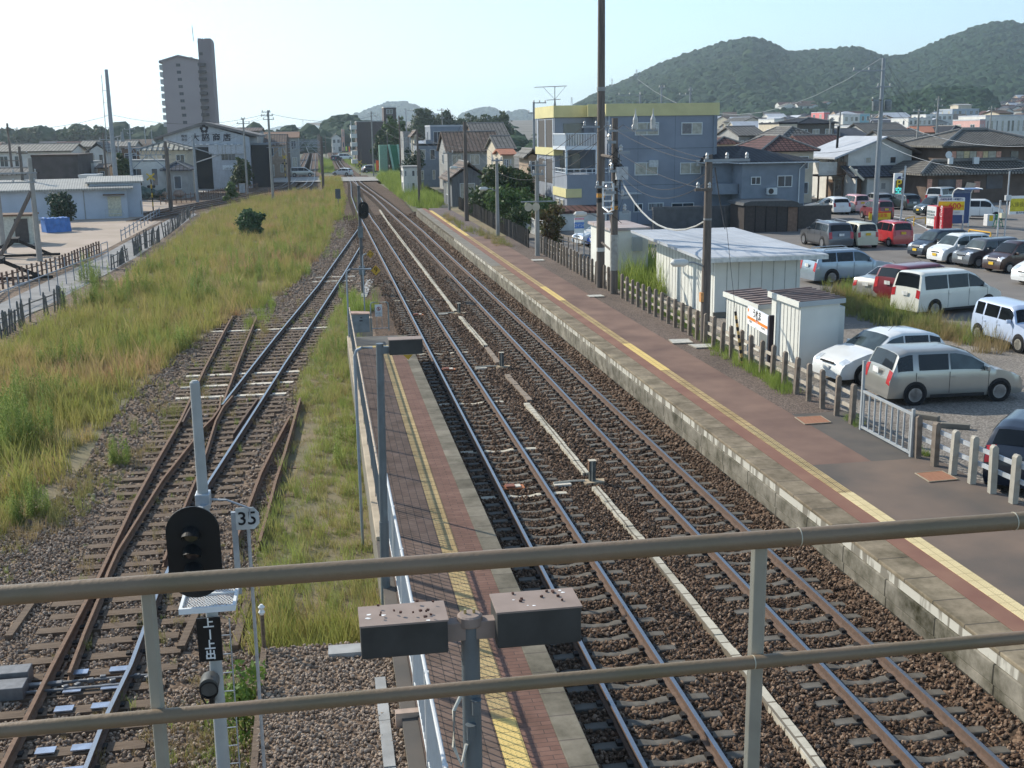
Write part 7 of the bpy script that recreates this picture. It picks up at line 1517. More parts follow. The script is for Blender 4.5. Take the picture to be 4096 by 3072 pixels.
mb = MB(); mb.tube([(0, 0, 0), (0, 0, h + .1)], .03, 5); mb.tube([(2.3, 0, 0), (2.3, 0, h + .1)], .03, 5); mb.tube([(0, 0, h * .2), (2.3, 0, h * .2)], .02, 5); mb.o('stand_frame', m_trim, t); x0 = .35
MB().bb((x0, -.03, h * .12), (x0 + 1.9, .03, h)).o('panel', m_py, t); MB().bb((x0, -.035, h * .85), (x0 + 1.9, -.03, h)).o('red_band', m_sred, t); text('月極募集', .34, (x0 + .95, -.036, h * .55), FRONT, m_sred, 'sign_text', t, .002)
b = G(*RLc(1325, 355), .4); t = thing('white_board', 'plain white board standing behind the navy small car', 'board', b, .1); MB().bb((-.6, -.03, 0), (.6, .03, HY(*RLc(1325, 292), b.y).z - .4)).o('panel', m_pw, t)
b = G(*B4(500, 480), .4); t = thing('banner_sign', 'blue and white roadside banner sign by the white cabinets', 'banner sign', b); h = HY(*B4(465, 155), b.y).z - .4; x0, x1 = HY(*B4(427, 300), b.y).x - b.x, HY(*B4(510, 300), b.y).x - b.x; zl = HY(*B4(465, 285), b.y).z - .4
MB().tube([(x1 * .9, 0, 0), (x1 * .9, 0, zl)], .03, 5).o('post', m_signp, t); MB().tube([(x0 * .7, 0, 0), (x0 * .7, 0, zl)], .03, 5).o('post', m_signp, t); MB().bb((x0, -.03, zl), (x1, .03, h)).o('panel', m_pw, t); MB().bb((x0, -.036, zl + (h - zl) * .3), (x1, -.03, zl + (h - zl) * .72)).o('blue_band', M('banner_blue', (.12, .24, .55), .6), t)
MB().bb((x0, -.036, zl + (h - zl) * .88), (x1, -.03, h)).o('pink_band', M('banner_pink', (.7, .3, .36), .6), t); text('コインP', (h - zl) * .22, ((x0 + x1) / 2, -.04, zl + (h - zl) * .5), FRONT, m_pw, 'sign_text', t, .002)
# ---------------------------------------------------------------- poles
m_pwood = M('pole_dark', (.10, .085, .075), .85, scale=3, col2=(.17, .14, .12), stretch=(5, 5, .4), detail=7); m_pconc = M('pole_concrete', (.30, .29, .27), .85, scale=2, var=.12, detail=7); m_psteel = M('pole_steel', (.27, .29, .31), .5, .3, scale=2, var=.08)
m_ins = M('insulator', (.45, .44, .42), .3, spec=.6); m_trf = M('transformer_grey', (.22, .24, .25), .5, .2)
PG = {}
def pole(label, base, top, zg=0.4, r=(.16, .1), mat=None, arms=(), lamp=None, trf=(), name='utility_pole', cat='utility pole', extra=0, Y=None, group='utility poles', box=None):
 b = G(*base, zg) if Y is None else HY(*base, Y)
 if Y is not None: b.z = zg
 t_ = HY(*top, b.y); t = thing(name, label, cat, b, 0, group); h = t_.z - b.z + extra; dx = (t_.x - b.x) * (h / max(.1, t_.z - b.z)) * .0
 mat = mat or m_pconc
 MB().tube([(0, 0, -.3), (dx * .5, 0, h * .5), (dx, 0, h)], [r[0], (r[0] + r[1]) / 2, r[1]], 12).o('shaft', mat, t, True)
 for fr, l0, l1, kind in arms:
  z = h * fr; mb = MB(); mb.box(((l1 - l0) / 2, -.1, z), (l0 + l1, .09, .09)); mb.o('crossarm', m_psteel if kind != 'w' else m_pwood, t)
  ins = MB(); n = 3 if l0 + l1 > 1.2 else 2
  for i in range(n):
   x = -l0 + .1 + (l0 + l1 - .2) * i / max(1, n - 1); ins.lathe([(.03, z + .04), (.07, z + .08), (.05, z + .14), (.07, z + .18), (.03, z + .26)], (x, -.1, 0), 8)
  ins.o('insulators', m_ins, t)
 for fr, s in trf:
  z = h * fr; MB().lathe([(.25, z - .45), (.28, z - .4), (.28, z + .35), (.2, z + .42)], (s * (.28 + r[0]), -.1, 0), 12).o('transformer', m_trf, t, True)
 if lamp:
  fr, s = lamp; z = h * fr; MB().tube([(0, 0, z - .2), (s * .5, -.1, z), (s * .8, -.1, z)], .03, 6).o('lamp_arm', m_psteel, t); MB().lathe([(.02, -.32), (.13, -.22), (.14, .15), (.08, .3)], (0, 0, 0), 10, 'x').o('lamp_head', m_plw, t, True).location = (s * 1.0, -.1, z)
 if box: MB().bb((-.02, -r[0] - .25, h * box), (.5, -r[0], h * box + .55)).o('switch_box', M('box_lightgrey', (.45, .46, .47), .5), t)
 PG[label] = (b, h); return t
Zn = lambda X0, Y0: (lambda zx, zy: ((X0 + zx / 2.16) / 1.85172, (Y0 + zy / 2.16) / 1.85172))
kA, kU, kK, kC, kF, kS = A, U, K, C, F_, Zn(1600, 600)
t = pole('very tall dark pole at the platform, taller than all', (1297, 622), (1300, 0), PZ - .05, (.2, .155), m_pwood, [(.49, .9, .4, 's')], extra=2.2, lamp=(.23, -1))
m_or_ = M('band_orange', (.55, .26, .05), .7); m_bk = M('band_black', (.02, .02, .02), .8)
h = PG['very tall dark pole at the platform, taller than all'][1]
for fr, m_ in ((.285, m_or_), (.30, m_bk), (.27, m_bk), (.12, m_plw), (.6, m_plg)): MB().lathe([(.205, h * fr - .09), (.205, h * fr + .09)], n=12).o('band', m_, t)
pb_ = Vector(t.location)
t = pole('second dark pole of the twin pair with grey wrap', (1326, 636), (1333, 255), PZ - .05, (.18, .13), m_pwood, [(.93, .3, 1.9, 's'), (.62, .9, .2, 's'), (.74, .3, .3, 'w')], box=.66)
h = PG['second dark pole of the twin pair with grey wrap'][1]
MB().lathe([(.19, 1.1), (.19, 2.7)], n=12).o('wrap', M('wrap_grey', (.34, .33, .3), .7), t)
for fr, m_ in ((.50, m_or_), (.53, m_bk)): MB().lathe([(.17, h * fr - .08), (.17, h * fr + .08)], n=12).o('band', m_, t)
q = random.Random(3)
mb = MB()
for i in range(12):
 z = h * q.uniform(.5, .9); mb.tube([(q.uniform(-.2, .2), -.15, z), (q.uniform(-.5, .5), -.3, z - q.uniform(.2, .6)), (q.uniform(-.2, .3), -.15, z - q.uniform(.3, 1.2))], .014, 5)
mb.o('hanging_cables', m_bk, t)
for x, y_, z, w_ in ((-.5, -.3, .58, .5), (.2, -.3, .55, .4), (-.3, -.3, .7, .7), (.1, -.35, .8, .5), (-.4, -.25, .86, .4), (.3, -.3, .47, .3)):
 MB().bb((x, y_, h * z), (x + w_, y_ + .1, h * z + .12)).o('bracket', m_psteel, t); MB().lathe([(.04, h * z + .12), (.09, h * z + .18), (.06, h * z + .28), (.09, h * z + .33), (.03, h * z + .42)], (x + .1, y_ + .05, 0), 8).o('insulator', m_ins, t)
for x in (.9, 1.7): MB().lathe([(.05, h * .93), (.11, h * .94), (.12, h * .99), (.03, h * 1.02), (.02, h * 1.05)], (x, -.1, 0), 10).o('cutout', m_ins, t)
pc_ = Vector(t.location); d = pb_ - pc_
t3 = thing('cable_riser', 'pale pipe loop with rungs between the twin dark poles', 'cable riser', pc_); mb = MB()
for (z0, z1) in ((h * .49, h * .64),): mb.tube([d * .85 + Vector((-.05, -.25, z1)), d * .85 + Vector((-.05, -.25, z0)), d * .5 + Vector((0, -.3, z0 - .18)), Vector((-.12, -.25, z0)), Vector((-.12, -.25, z1))], .05, 7)
mb.o('pipe_loop', M('pipe_white', (.62, .64, .65), .5, .1), t3, True); mb = MB()
for i in range(6): z = h * (.47 + .035 * i); mb.box((-.32 - .02, -.2, z), (.4, .05, .06))
mb.o('rungs', M('pipe_white', (.62, .64, .65)), t3); mb = MB(); mb.tube([d + Vector((0, -.2, h * .79)), Vector((0, -.2, h * .78))], .07, 6); mb.tube([d + Vector((0, -.1, h * .28)), Vector((0, -.1, h * .24))], .05, 6); mb.tube([d * .5 + Vector((0, -.1, h * .5)), Vector((-.05, -.1, h * .33))], .03, 6); mb.o('spreader', m_pwood, t3)
pole('weathered dark pole standing at the fence before the white shed', (1522, 740), (1543, 334), PZ - .05, (.17, .12), m_pwood, [(.97, .2, 1.4, 's'), (.82, .5, .1, 'w')], lamp=(.44, -1))
t = bpy.data.objects['utility_pole.002']; h = PG['weathered dark pole standing at the fence before the white shed'][1]
MB().box((-.16, -.02, h * .25), (.1, .2, .32)).o('tag', M('tag_orange', (.6, .3, .12), .7), t)
MB().lathe([(.15, h * .66), (.15, h * .67)], n=10).o('band', m_plg, t)
# big pole in the car park
pole('big grey pole with transformers in the middle of the car park', kU(922, 1490), kU(978, 70), .4, (.24, .14), m_psteel, [(.925, 2.6, .1, 's'), (.83, .5, .7, 's'), (.64, .9, .5, 's'), (.75, .9, .1, 'w')], trf=((.72, 1), (.72, -1)))
for lab, a, b, Yv, r, ar in [('dark pole behind the tan roofed house', (1285, 840), (1306, 510), 125, .16, [(.97, .8, .8, 's')]), ('stepped steel pole beyond the terracotta roof', (1455, 722), (1475, 400), 185, .2, [(.95, .6, .6, 's'), (.87, .8, .8, 's'), (.8, .8, .8, 's')]), ('short pole right of the dark three storey house', (533, 738), (541, 592), 140, .14, [(.98, .5, .5, 's')]), ('plain pole between the dark house and cream building', (615, 742), (623, 532), 160, .15, []), ('thin pole below the teal building', (872, 722), (880, 582), 200, .15, [(.95, .7, .7, 's')]), ('thin pole in front of the long white building', (1921, 662), (1927, 482), 195, .14, [(.95, .7, .7, 's')])]:
 p = kU(*a); pole(lab, p, kU(*b), .4, (r, r * .7), None, ar, Y=Yv)
for lab, a, b, Yv, ar in [('pole with arm above the apartment block roof, left of two', (1105, 250), (1110, 145), 130, [(.97, 2.6, .1, 's')]), ('pole with arms above the apartment block roof, right of two', (1540, 240), (1545, 100), 140, [(.96, .3, .3, 's'), (.92, 1.5, .2, 's')]), ('slim pole behind the apartment block roof between the armed ones', (1290, 240), (1300, 90), 140, [(.98, .4, .4, 's')]), ('lattice pole at the left end of the apartment block', (190, 520), (197, 232), 110, [(.99, .1, 1.2, 's'), (.9, .6, .4, 's')])]:
 pole(lab, A(*a), A(*b), .4, (.15, .1), m_psteel, ar, Y=Yv)
# poles along the far platform
pole('grey pole with twin round loudspeakers by the red shrub', kS(1188, 925), kS(1192, 90), PZ - .1, (.15, .1), m_pconc, [(.86, .3, .4, 's'), (.95, .5, .5, 's')])
b, h = PG['grey pole with twin round loudspeakers by the red shrub']
t = thing('loudspeaker', 'pair of round horn loudspeakers on a bar of the grey pole', 'loudspeaker', b); z = HY(*kS(1130, 490), b.y).z - b.z; x0, x1 = HY(*kS(1100, 490), b.y).x - b.x, HY(*kS(1165, 490), b.y).x - b.x
MB().tube([(x0 - .4, -.15, z + .3), (.9, -.15, z + .3)], .04, 6).o('bar', m_psteel, t)
for x in (x0, x1): MB().lathe([(.05, -.1), (.22, -.35), (.24, -.36)], (x, 0, z), 14, 'y').o('horn', m_plc, t, True)
pole('grey pole with small lamp in front of the green tree', kS(846, 752), kS(836, 70), PZ - .1, (.14, .1), m_pconc, [(.97, .4, .4, 's')], lamp=(.62, -1))
pole('thick dark pole at the fence beside the old barn', kS(577, 622), kK(1803, 405), PZ - .1, (.19, .14), m_pwood, lamp=(.55, -1))
pole('slim grey pole left of the old barn at the fence', kK(1672, 1178), kK(1664, 660), PZ - .1, (.13, .09), m_pconc, [(.97, .5, .5, 's')])
for lab, a, b, r, m_, ar in [('dark twin pole among the weeds at the platform end, front', (1412, 1135), (1392, 470), .14, m_pwood, []), ('dark twin pole among the weeds at the platform end, back', (1424, 1045), (1405, 640), .14, m_pwood, []), ('dark pole right of the green stairway', (1255, 945), (1240, 350), .14, m_pwood, []), ('dark pole in front of the green stairway', (1145, 862), (1134, 500), .13, m_pwood, []), ('pole with arms left of the green stairway', (1016, 862), (1010, 315), .15, m_pconc, [(.97, .6, .9, 's'), (.93, .2, 1.2, 's')]), ('dark pole by the brown apartment building', (915, 830), (908, 640), .13, m_pwood, []), ('thin dark pole up the line on the right', (862, 780), (857, 560), .12, m_pwood, []), ('thin dark pole farther up the line', (735, 700), (731, 560), .12, m_pwood, []),
       ('dark signal pole between the two lines before the crossing', (581, 972), (560, 530), .2, m_pwood, []), ('dark pole between the two lines beyond the crossing', (606, 700), (597, 520), .16, m_pwood, [])]:
 pole(lab, kK(*a), kK(*b), 0, (r, r * .75), m_, ar)
pole('street lamp pole with round lamp behind the dark trees', kK(1300, 500), kK(1297, 285), 0, (.1, .07), m_psteel, lamp=(.97, 1), Y=200); pole('pole above the dark trees in the distance', kK(1610, 450), kK(1608, 288), 0, (.12, .09), m_pconc, [(.97, .9, .4, 's'), (.85, .4, .4, 's')], Y=220)
# left side poles
t = pole('tall steel blue grey mast behind the long shed with ladder', (251, 398), kC(918, 600), -.2, (.33, .2), m_psteel, Y=148)
b, h = PG['tall steel blue grey mast behind the long shed with ladder']; mb = MB(); mb.tube([(-.75, 0, 1), (-.6, 0, h - .6)], .04, 5)
for i in range(9): mb.tube([(-.7, 0, 2 + i * (h - 3) / 9), (0, 0, 2 + i * (h - 3) / 9)], .03, 4)
mb.o('ladder', m_psteel, t); MB().tube([(.2, 0, h * .5), (1.3, 0, h * .52), (1.3, 0, h * .56)], .06, 5).o('arm', m_psteel, t); MB().lathe([(.2, 0), (.25, .1), (.15, 1.2)], (1.2, 0, h * .47), 8).o('insulator_stack', m_trf, t)
for lab, a, b, Yv, r, m_, ar in [('wooden pole with double crossarms at far left', (102, 1450), (68, 1065), 150, .17, m_pwood, [(.93, 1.5, 1.2, 'w'), (.55, 1.8, 1.2, 'w')]), ('dark pole with drooping arm left of the dark block', (205, 1650), (178, 1265), 128, .2, m_pwood, [(.9, .3, .8, 'w')]), ('dark pole left of the tall steel mast', (925, 1560), (905, 1145), 155, .16, m_pwood, [(.9, .5, .5, 's')]), ('slim pole right of the tall steel mast', (1040, 1480), (1028, 1190), 175, .12, m_psteel, [(.95, .9, .9, 's')]),
        ('thin far pole with crossarms near the wood', (1130, 1240), (1132, 1072), 260, .16, m_psteel, [(.9, 1.1, 1.1, 's'), (.82, .6, .6, 's')]), ('thin far pole left of the condominium', (1262, 1280), (1259, 1085), 270, .13, m_psteel, []), ('thin plain pole close to the condominium base', (1318, 1250), (1316, 1120), 270, .12, m_psteel, [])]:
 pole(lab, kC(*a), kC(*b), -.2, (r, r * .7), m_, ar, Y=Yv)
pole('grey concrete pole with two long arms by the buffer stop', kF(345, 1282), kF(250, 395), -.2, (.2, .13), m_pconc, [(.86, 2.6, .4, 's'), (.77, 2.6, .3, 's')])
b, h = PG['grey concrete pole with two long arms by the buffer stop']; t = [o for o in COL.objects if o.get('label') == 'grey concrete pole with two long arms by the buffer stop'][0]
MB().tube([(-.1, 0, h * .68), (-2.6, -.6, .0)], .14, 8).o('brace', m_pwood, t)
pole('grey pole cut by the left picture edge', kF(38, 1215), kF(0, 640), -.2, (.18, .14), m_pconc, extra=2)
pole('dark concrete catenary mast before the striped roof house', kF(1482, 858), kF(1440, 310), -.2, (.22, .17), m_pwood, name='catenary_mast', cat='catenary mast')
pole('pale catenary mast with bracket before the warehouse', kF(1708, 772), kF(1655, 190), -.2, (.2, .15), m_psteel, name='catenary_mast', cat='catenary mast')
b, h = PG['pale catenary mast with bracket before the warehouse']; t = [o for o in COL.objects if o.get('label') == 'pale catenary mast with bracket before the warehouse'][0]; mb = MB(); mb.tube([(0, 0, h * .8), (3.0, 0, h * .68)], .07, 5); mb.tube([(0, 0, h * .58), (3.0, 0, h * .69)], .07, 5); mb.o('bracket', m_psteel, t)
pole('utility pole with crossarms right of the warehouse', kF(2140, 702), kF(2083, 50), -.2, (.16, .11), m_pconc, [(.93, .9, .9, 's'), (.99, .3, .3, 's')]); pole('utility pole with several crossarms by the level crossing', kK(148, 1082), kK(92, 305), -.2, (.19, .13), m_pconc, [(.98, .8, .3, 's'), (.94, .9, .6, 's'), (.9, .7, .7, 's')])
# gantries over the branch line
m_gan = M('gantry_grey', (.26, .29, .33), .6, .3)
def gantry(label, F0, F1, base_y, by):
 a = GF(F0, base_y, -.2); xl_, xr__ = a.x, HY(F1 / 1.85172, 350, a.y).x; z = HY((F0 + F1) / 2 / 1.85172, by / 1.85172, a.y).z; t = thing('catenary_gantry', label, 'catenary gantry', (xl_, a.y, -.2), 0, 'catenary gantries over the branch line'); w = xr__ - xl_; H_ = z + .2
 for x in (0, w): MB().tube([(x, 0, 0), (x, 0, H_ + 1.4)], .17, 8).o('post', m_pwood if x else m_gan, t)
 mb = MB(); n = 14; mb.tube([(-.5, 0, H_), (w + .5, 0, H_)], .06, 4); mb.tube([(-.5, 0, H_ + .75), (w + .5, 0, H_ + .75)], .06, 4)
 for i in range(n): mb.tube([(w * i / n, 0, H_ + (.75 if i % 2 else 0)), (w * (i + 1) / n, 0, H_ + (0 if i % 2 else .75))], .04, 4)
 mb.tube([(0, 0, H_ - 1.6), (1.8, 0, H_)], .06, 4); mb.tube([(w, 0, H_ - 1.6), (w - 1.8, 0, H_)], .06, 4)
 mb.o('lattice_beam', m_gan, t); ins = MB()
 for x in (w * .25, w * .7): ins.tube([(x, 0, H_), (x + .3, 0, H_ - .9)], .05, 5); ins.tube([(x + .3, 0, H_ - .9), (x + 1.2, 0, H_ - .8)], .03, 4)
 ins.o('hangers', m_ins, t)
gantry('nearest catenary gantry over the branch line beside the crossing', 1088, 1290, 748, 588); gantry('second catenary gantry beyond the level crossing', 1120, 1283, 668, 575); gantry('third catenary gantry up the branch line', 1150, 1275, 628, 566); gantry('farthest catenary gantry at the bend of the branch line', 1170, 1268, 605, 560); gantry('left lattice gantry in front of the striped roof house', 540, 667, 850, 620)
for i in range(16):
 yy = 172 + i * 17; s_ = -1 if i % 2 else 1; u = (i // 2) / 8; x = GF(1245 - 40 * s_ + (12 * u), 800 - 150 * u, 0).x if False else HY((1150 if s_ > 0 else 1285) / 1.85172 + (18 * u if s_ > 0 else -8 * u), 330, yy).x
 t = thing('catenary_mast', 'dark slim catenary mast along the branch line', 'catenary mast', (x, yy, -.2), 0, 'masts along the branch line'); MB().tube([(0, 0, 0), (0, 0, 7.2 + (i % 3) * .5)], [.15, .1], 7).o('shaft', m_pwood, t); mb = MB(); mb.tube([(0, 0, 5.6), (2.4 * s_, 0, 5.9)], .04, 4); mb.tube([(0, 0, 6.6), (2.4 * s_, 0, 5.9)], .03, 4); mb.o('cantilever', m_gan, t)
# cabinets, crossing equipment, low fences at the crossing
m_cabg = M('cabinet_pale', (.4, .44, .47), .5, .2)
for lab, x0, x1, y0, y1 in [('pale trackside cabinet right of the catenary mast', 2070, 2118, 620, 700), ('tall trackside cabinet at the crossing pole', 2220, 2262, 560, 640)]:
 b = G(*kF(x0, y1), -.2); h = top_z(b, *kF(x0, y0)) + .2; t = thing('trackside_cabinet', lab, 'cabinet', b, 0, 'trackside cabinets'); w = G(*kF(x1, y1), -.2).x - b.x; MB().bb((0, 0, .1), (w, .8, h)).o('cabinet', m_cabg, t, bevel=.02); MB().bb((-.05, -.05, h), (w + .05, .85, h + .06)).o('lid', m_psteel, t); MB().bb((w * .45, -.02, .3), (w * .55, 0, h - .2)).o('door_gap', m_psteel, t); MB().bb((.1, .1, 0), (w - .1, .7, .1)).o('plinth', m_conc, t)
m_rf = M('rail_fence_rust', (.16, .10, .075), .9, scale=4)
def low_fence(label, pts, n, h, zs, w=.09, mat=None, grp='low fences on the left'):
 P = []
 segs = [(Vector(a), Vector(b)) for a, b in zip(pts, pts[1:])]; tot = sum((b - a).length for a, b in segs)
 for i in range(n):
  d = tot * i / (n - 1)
  for a, b in segs:
   L_ = (b - a).length
   if d <= L_ + 1e-6: P.append(a.lerp(b, d / L_)); break
   d -= L_
 return post_fence('low_fence', label, P, h, w, mat or m_rf, mat or m_rf, zs, (.03, .06), False, grp)
G2 = lambda l: [G(*p, -.25) for p in l]
low_fence('rusty low post fence along the left of the footpath', G2([kF(-120, 1640), kF(0, 1540), kF(240, 1460), kF(520, 1370), kF(860, 1225)]), 34, .95, (.4, .75), .1)
low_fence('rusty low post fence before the warehouse yard', G2([kF(1390, 800), kF(1700, 770), kF(2060, 705)]), 26, 1.2, (.5, 1.0), .09)
low_fence('low rusty fence between cabinet and level crossing', G2([kF(2125, 700), kF(2230, 670)]), 9, 1.1, (.5, .95), .08)
low_fence('pale pipe fence bending round the sandy lot corner', G2([kF(1050, 1115), kF(1180, 1030), kF(1380, 900)]), 12, .95, (.5, .85), .07, m_gan)
t = thing('pipe_fence', 'thin grey pipe rail fence in front of the footpath', 'fence', (0, 0, 0)); a_, b_ = G(*kF(90, 1700), -.25), G(*kF(945, 1330), -.25); n = 12
for i in range(-6, n + 1): q_ = a_.lerp(b_, i / n); MB().tube([q_, q_ + Vector((0, 0, 1.6))], .028, 5).o('post', m_gan, t)
mb = MB(); mb.tube([a_.lerp(b_, -.5) + Vector((0, 0, 1.0)), b_ + Vector((0, 0, 1.0))], .035, 5); mb.tube([a_.lerp(b_, .93) + Vector((0, 0, 1.6)), b_ + Vector((0, 0, 1.6))], .03, 5); mb.o('top_rail', m_gan, t)
# dark timber pickets on the field edge
m_tp = M('picket_dark', (.10, .10, .10), .9, scale=4, col2=(.17, .16, .145)); q = random.Random(21)
def pickets(label, pts, n, h, miss=.12):
 P = [G(*p, -.27) for p in pts]; t = thing('picket_fence', label, 'fence', P[0], 0, 'dark broken picket fences on the field edge'); o = P[0]; az = math.atan2(P[-1].y - o.y, P[-1].x - o.x); segs = list(zip(P, P[1:])); tot = sum((b - a).length for a, b in segs); mb = MB(); k = 0
 for i in range(n):
  if q.random() < miss: continue
  d = tot * i / (n - 1)
  for a, b in segs:
   L_ = (b - a).length
   if d <= L_ + 1e-6: c = a.lerp(b, d / L_); break
   d -= L_
  hh = h * q.uniform(.75, 1.1); w = q.uniform(.06, .10); m2 = MB(); m2.prism([(-w, -.1), (w, -.1), (w, hh - .12), (0, hh), (-w, hh - .12)], -.03, .03, 'y')
  ob = m2.o('picket', m_tp, t); ob.location = c - o; ob.rotation_euler = (q.uniform(-.1, .1), q.uniform(-.1, .1), az + q.uniform(-.2, .2)); k += 1
 for z in (.35, .75): MB().tube([p - o + Vector((0, 0, z * h)) for p in P], .035, 4).o('fence_rail', m_tp, t)
pickets('broken dark picket fence along the far field edge', [kF(1160, 1245), kF(1230, 1195), kF(1380, 1125)], 26, 1.35, .1); pickets('dark picket fence stretch nearest the level crossing path', [kF(1420, 1090), kF(1500, 1030), kF(1600, 945), kF(1640, 900)], 32, 1.3, .03); pickets('three dark leaning pickets near the pine bush', [kF(1640, 930), kF(1690, 880)], 6, 1.2, .2); pickets('dark pickets beside the grey pipe fence', [kF(965, 1370), kF(1110, 1285)], 13, 1.15, .2); pickets('lone dark pickets among weeds at the left edge', [(5, 735), (60, 700), (140, 668)], 22, 1.2, .3)
# crossing warning masts
def warn(label, p, top):
 b = G(*p, -.2); h = top_z(b, *top) + .2; t = thing('crossing_signal', label, 'crossing signal', b, 0, 'level crossing signals'); m_y = M('warn_yellow', (.6, .42, .05), .6)
 for i in range(8): MB().tube([(0, 0, h * i / 8), (0, 0, h * (i + 1) / 8)], .07, 6).o('stripe', m_y if i % 2 else m_bk, t)
 MB().box((0, -.05, h - .2), (1.1, .05, .16), ry=.7).o('cross_board', m_y, t); MB().box((0, -.08, h - .2), (1.1, .05, .16), ry=-.7).o('cross_board', m_y, t)
 for s in (-1, 1): MB().lathe([(.16, -.18), (.14, -.1), (.05, -.02)], (s * .3, 0, h * .68), 10, 'y').o('lamp', m_bk, t)
warn('yellow and black crossing mast right of the pale annex', kF(1325, 850), kF(1300, 540)); warn('crossing mast by the tracks near the utility pole', kK(255, 900), kK(250, 700)); warn('crossing mast on the right side of the road', kK(900, 870), kK(905, 745)); warn('crossing mast in front of the green stairway', kK(1075, 870), kK(1072, 760))
# yard clutter by the warehouse
b = G(*Q(800, 1290), -.2); t = thing('parked_lorry', 'pale boxy lorry parked in front of the warehouse door', 'lorry', b); wq = G(*Q(1170, 1290), -.2).x - b.x; h = top_z(b, *Q(900, 1110)) + .2
MB().bb((0, 0, .7), (wq, 2.2, h)).o('cargo_body', m_plw, t, bevel=.05); MB().bb((wq + .15, 0, .5), (wq + 1.7, 2.1, h * .95)).o('cab', m_plw, t, bevel=.15); MB().bb((wq + .4, -.02, h * .55), (wq + 1.4, .0, h * .85)).o('cab_window', m_cglass, t)
for x in (.7, 2.0, wq + .9): MB().lathe([(.3, 0), (.42, .02), (.42, .25)], (x, -.05, .42), 14, 'y').o('wheel', m_tyre, t)
b = G(*Q(370, 1310), -.2); t = thing('yard_wall', 'pale long wall in front of the striped roof house', 'wall', b); MB().bb((0, 0, 0), (G(*Q(760, 1310), -.2).x - b.x, .3, 1.9)).o('wall_panel', m_plg, t)
b = G(*Q(130, 1500), -.2); t = thing('scrap_heap', 'heap of greenish scrap and sacks by the crossing mast', 'scrap heap', b); q = random.Random(4)
for i in range(26):
 m_ = q.choice([M('sack_green', (.1, .15, .13), .9), M('sack_tan', (.3, .22, .17), .9), M('sack_grey', (.2, .22, .22), .9)]); o_ = bpy.data.objects.new('sack', ico(q.uniform(.4, .9), 2, .12, i, .7)); o_.data.materials.append(m_); COL.objects.link(o_); o_.parent = t; o_.location = (q.uniform(-3, 3), q.uniform(0, 3), q.uniform(.2, 1.9 - .4 * abs(q.uniform(-3, 3)) if q.random() < .5 else 1.0))
b = G(*Q(100, 1150), -.2); t = thing('excavator', 'small yellow excavator arm and cab behind the scrap heap', 'excavator', b); m_y = M('digger_yellow', (.5, .36, .05), .6); MB().bb((-1.2, 0, .6), (.8, 1.6, 2.2)).o('cab', m_y, t); MB().tube([(.6, .5, 1.8), (1.4, .4, 4.0), (.4, .2, 5.0)], .2, 5).o('arm', m_y, t); MB().bb((-1.4, -.1, 0), (1.2, 1.8, .6)).o('crawler', m_bk, t)
# wires
CH = ['slim grey pole left of the old barn at the fence', 'thick dark pole at the fence beside the old barn', 'grey pole with small lamp in front of the green tree', 'grey pole with twin round loudspeakers by the red shrub', 'second dark pole of the twin pair with grey wrap', 'weathered dark pole standing at the fence before the white shed']
for a, b in list(zip(CH, CH[1:])) + [('dark twin pole among the weeds at the platform end, front', CH[0]), ('dark pole right of the green stairway', 'dark twin pole among the weeds at the platform end, back'), ('dark pole in front of the green stairway', 'dark pole right of the green stairway'), ('big grey pole with transformers in the middle of the car park', 'stepped steel pole beyond the terracotta roof'), ('big grey pole with transformers in the middle of the car park', 'dark pole behind the tan roofed house'), ('pole with arms left of the green stairway', 'dark pole in front of the green stairway'), ('dark concrete catenary mast before the striped roof house', 'pale catenary mast with bracket before the warehouse'), ('pale catenary mast with bracket before the warehouse', 'utility pole with crossarms right of the warehouse'), ('utility pole with crossarms right of the warehouse', 'utility pole with several crossarms by the level crossing'), ('wooden pole with double crossarms at far left', 'dark pole with drooping arm left of the dark block')]:
 (p, h), (q_, k_) = PG[a], PG[b]
 for f_, sx_ in ((.95, .35), (.95, -.35), (.8, .1)): wire(p + Vector((sx_, -.1, h * f_ + .1)), q_ + Vector((sx_, -.1, k_ * f_ + .1)), (p - q_).length * .018, .012, 'wires strung between the %s and the %s' % (' '.join(a.split()[:5]), ' '.join(b.split()[:5])))
wl_ = [(kC(-60, 1130), kC(925, 1003), 150, .3), (kC(960, 995), kK(-40, 355), 170, .8)]
def W2(a, Ya, b, Yb, sag, label, r=.02, mat=None): wire(HY(*a, Ya), HY(*b, Yb), sag, r, label, mat)
W2(kC(-60, 1128), 150, kC(925, 1003), 148, .5, 'thin wire from far left to the tall steel mast'); W2(kC(975, 995), 148, kK(95, 335), 160, 1.2, 'thin wire from steel mast past the condominium'); W2(kK(130, 338), 160, kK(1012, 352), 222, 1.0, 'thin wire across the sky over the level crossing', .025)
W2(kK(1015, 345), 222, kK(1800, 640), 103, .8, 'sagging wire in front of the pale houses', .018); W2(kK(1040, 420), 222, kK(1395, 600), 120, .6, 'sagging wire before the dark trees', .02)
W2(U(975, 72), 95, U(-1130, 250), 140, 4.5, 'long sagging wire over the apartment block roof', .018, M('wire_pale', (.4, .42, .44), .6)); W2(U(985, 560), 95, U(2260, 830), 70, .8, 'wire from the big pole to the right, upper', .015, MATS['wire_pale']); W2(U(985, 800), 95, U(2260, 1015), 70, .9, 'wire from the big pole to the right, lower', .015, MATS['wire_pale']); W2(U(950, 790), 95, U(180, 870), 80, .5, 'wire from big pole toward the slate blue house', .014)
Y3 = PG['weathered dark pole standing at the fence before the white shed'][0].y; Y2 = pc_.y
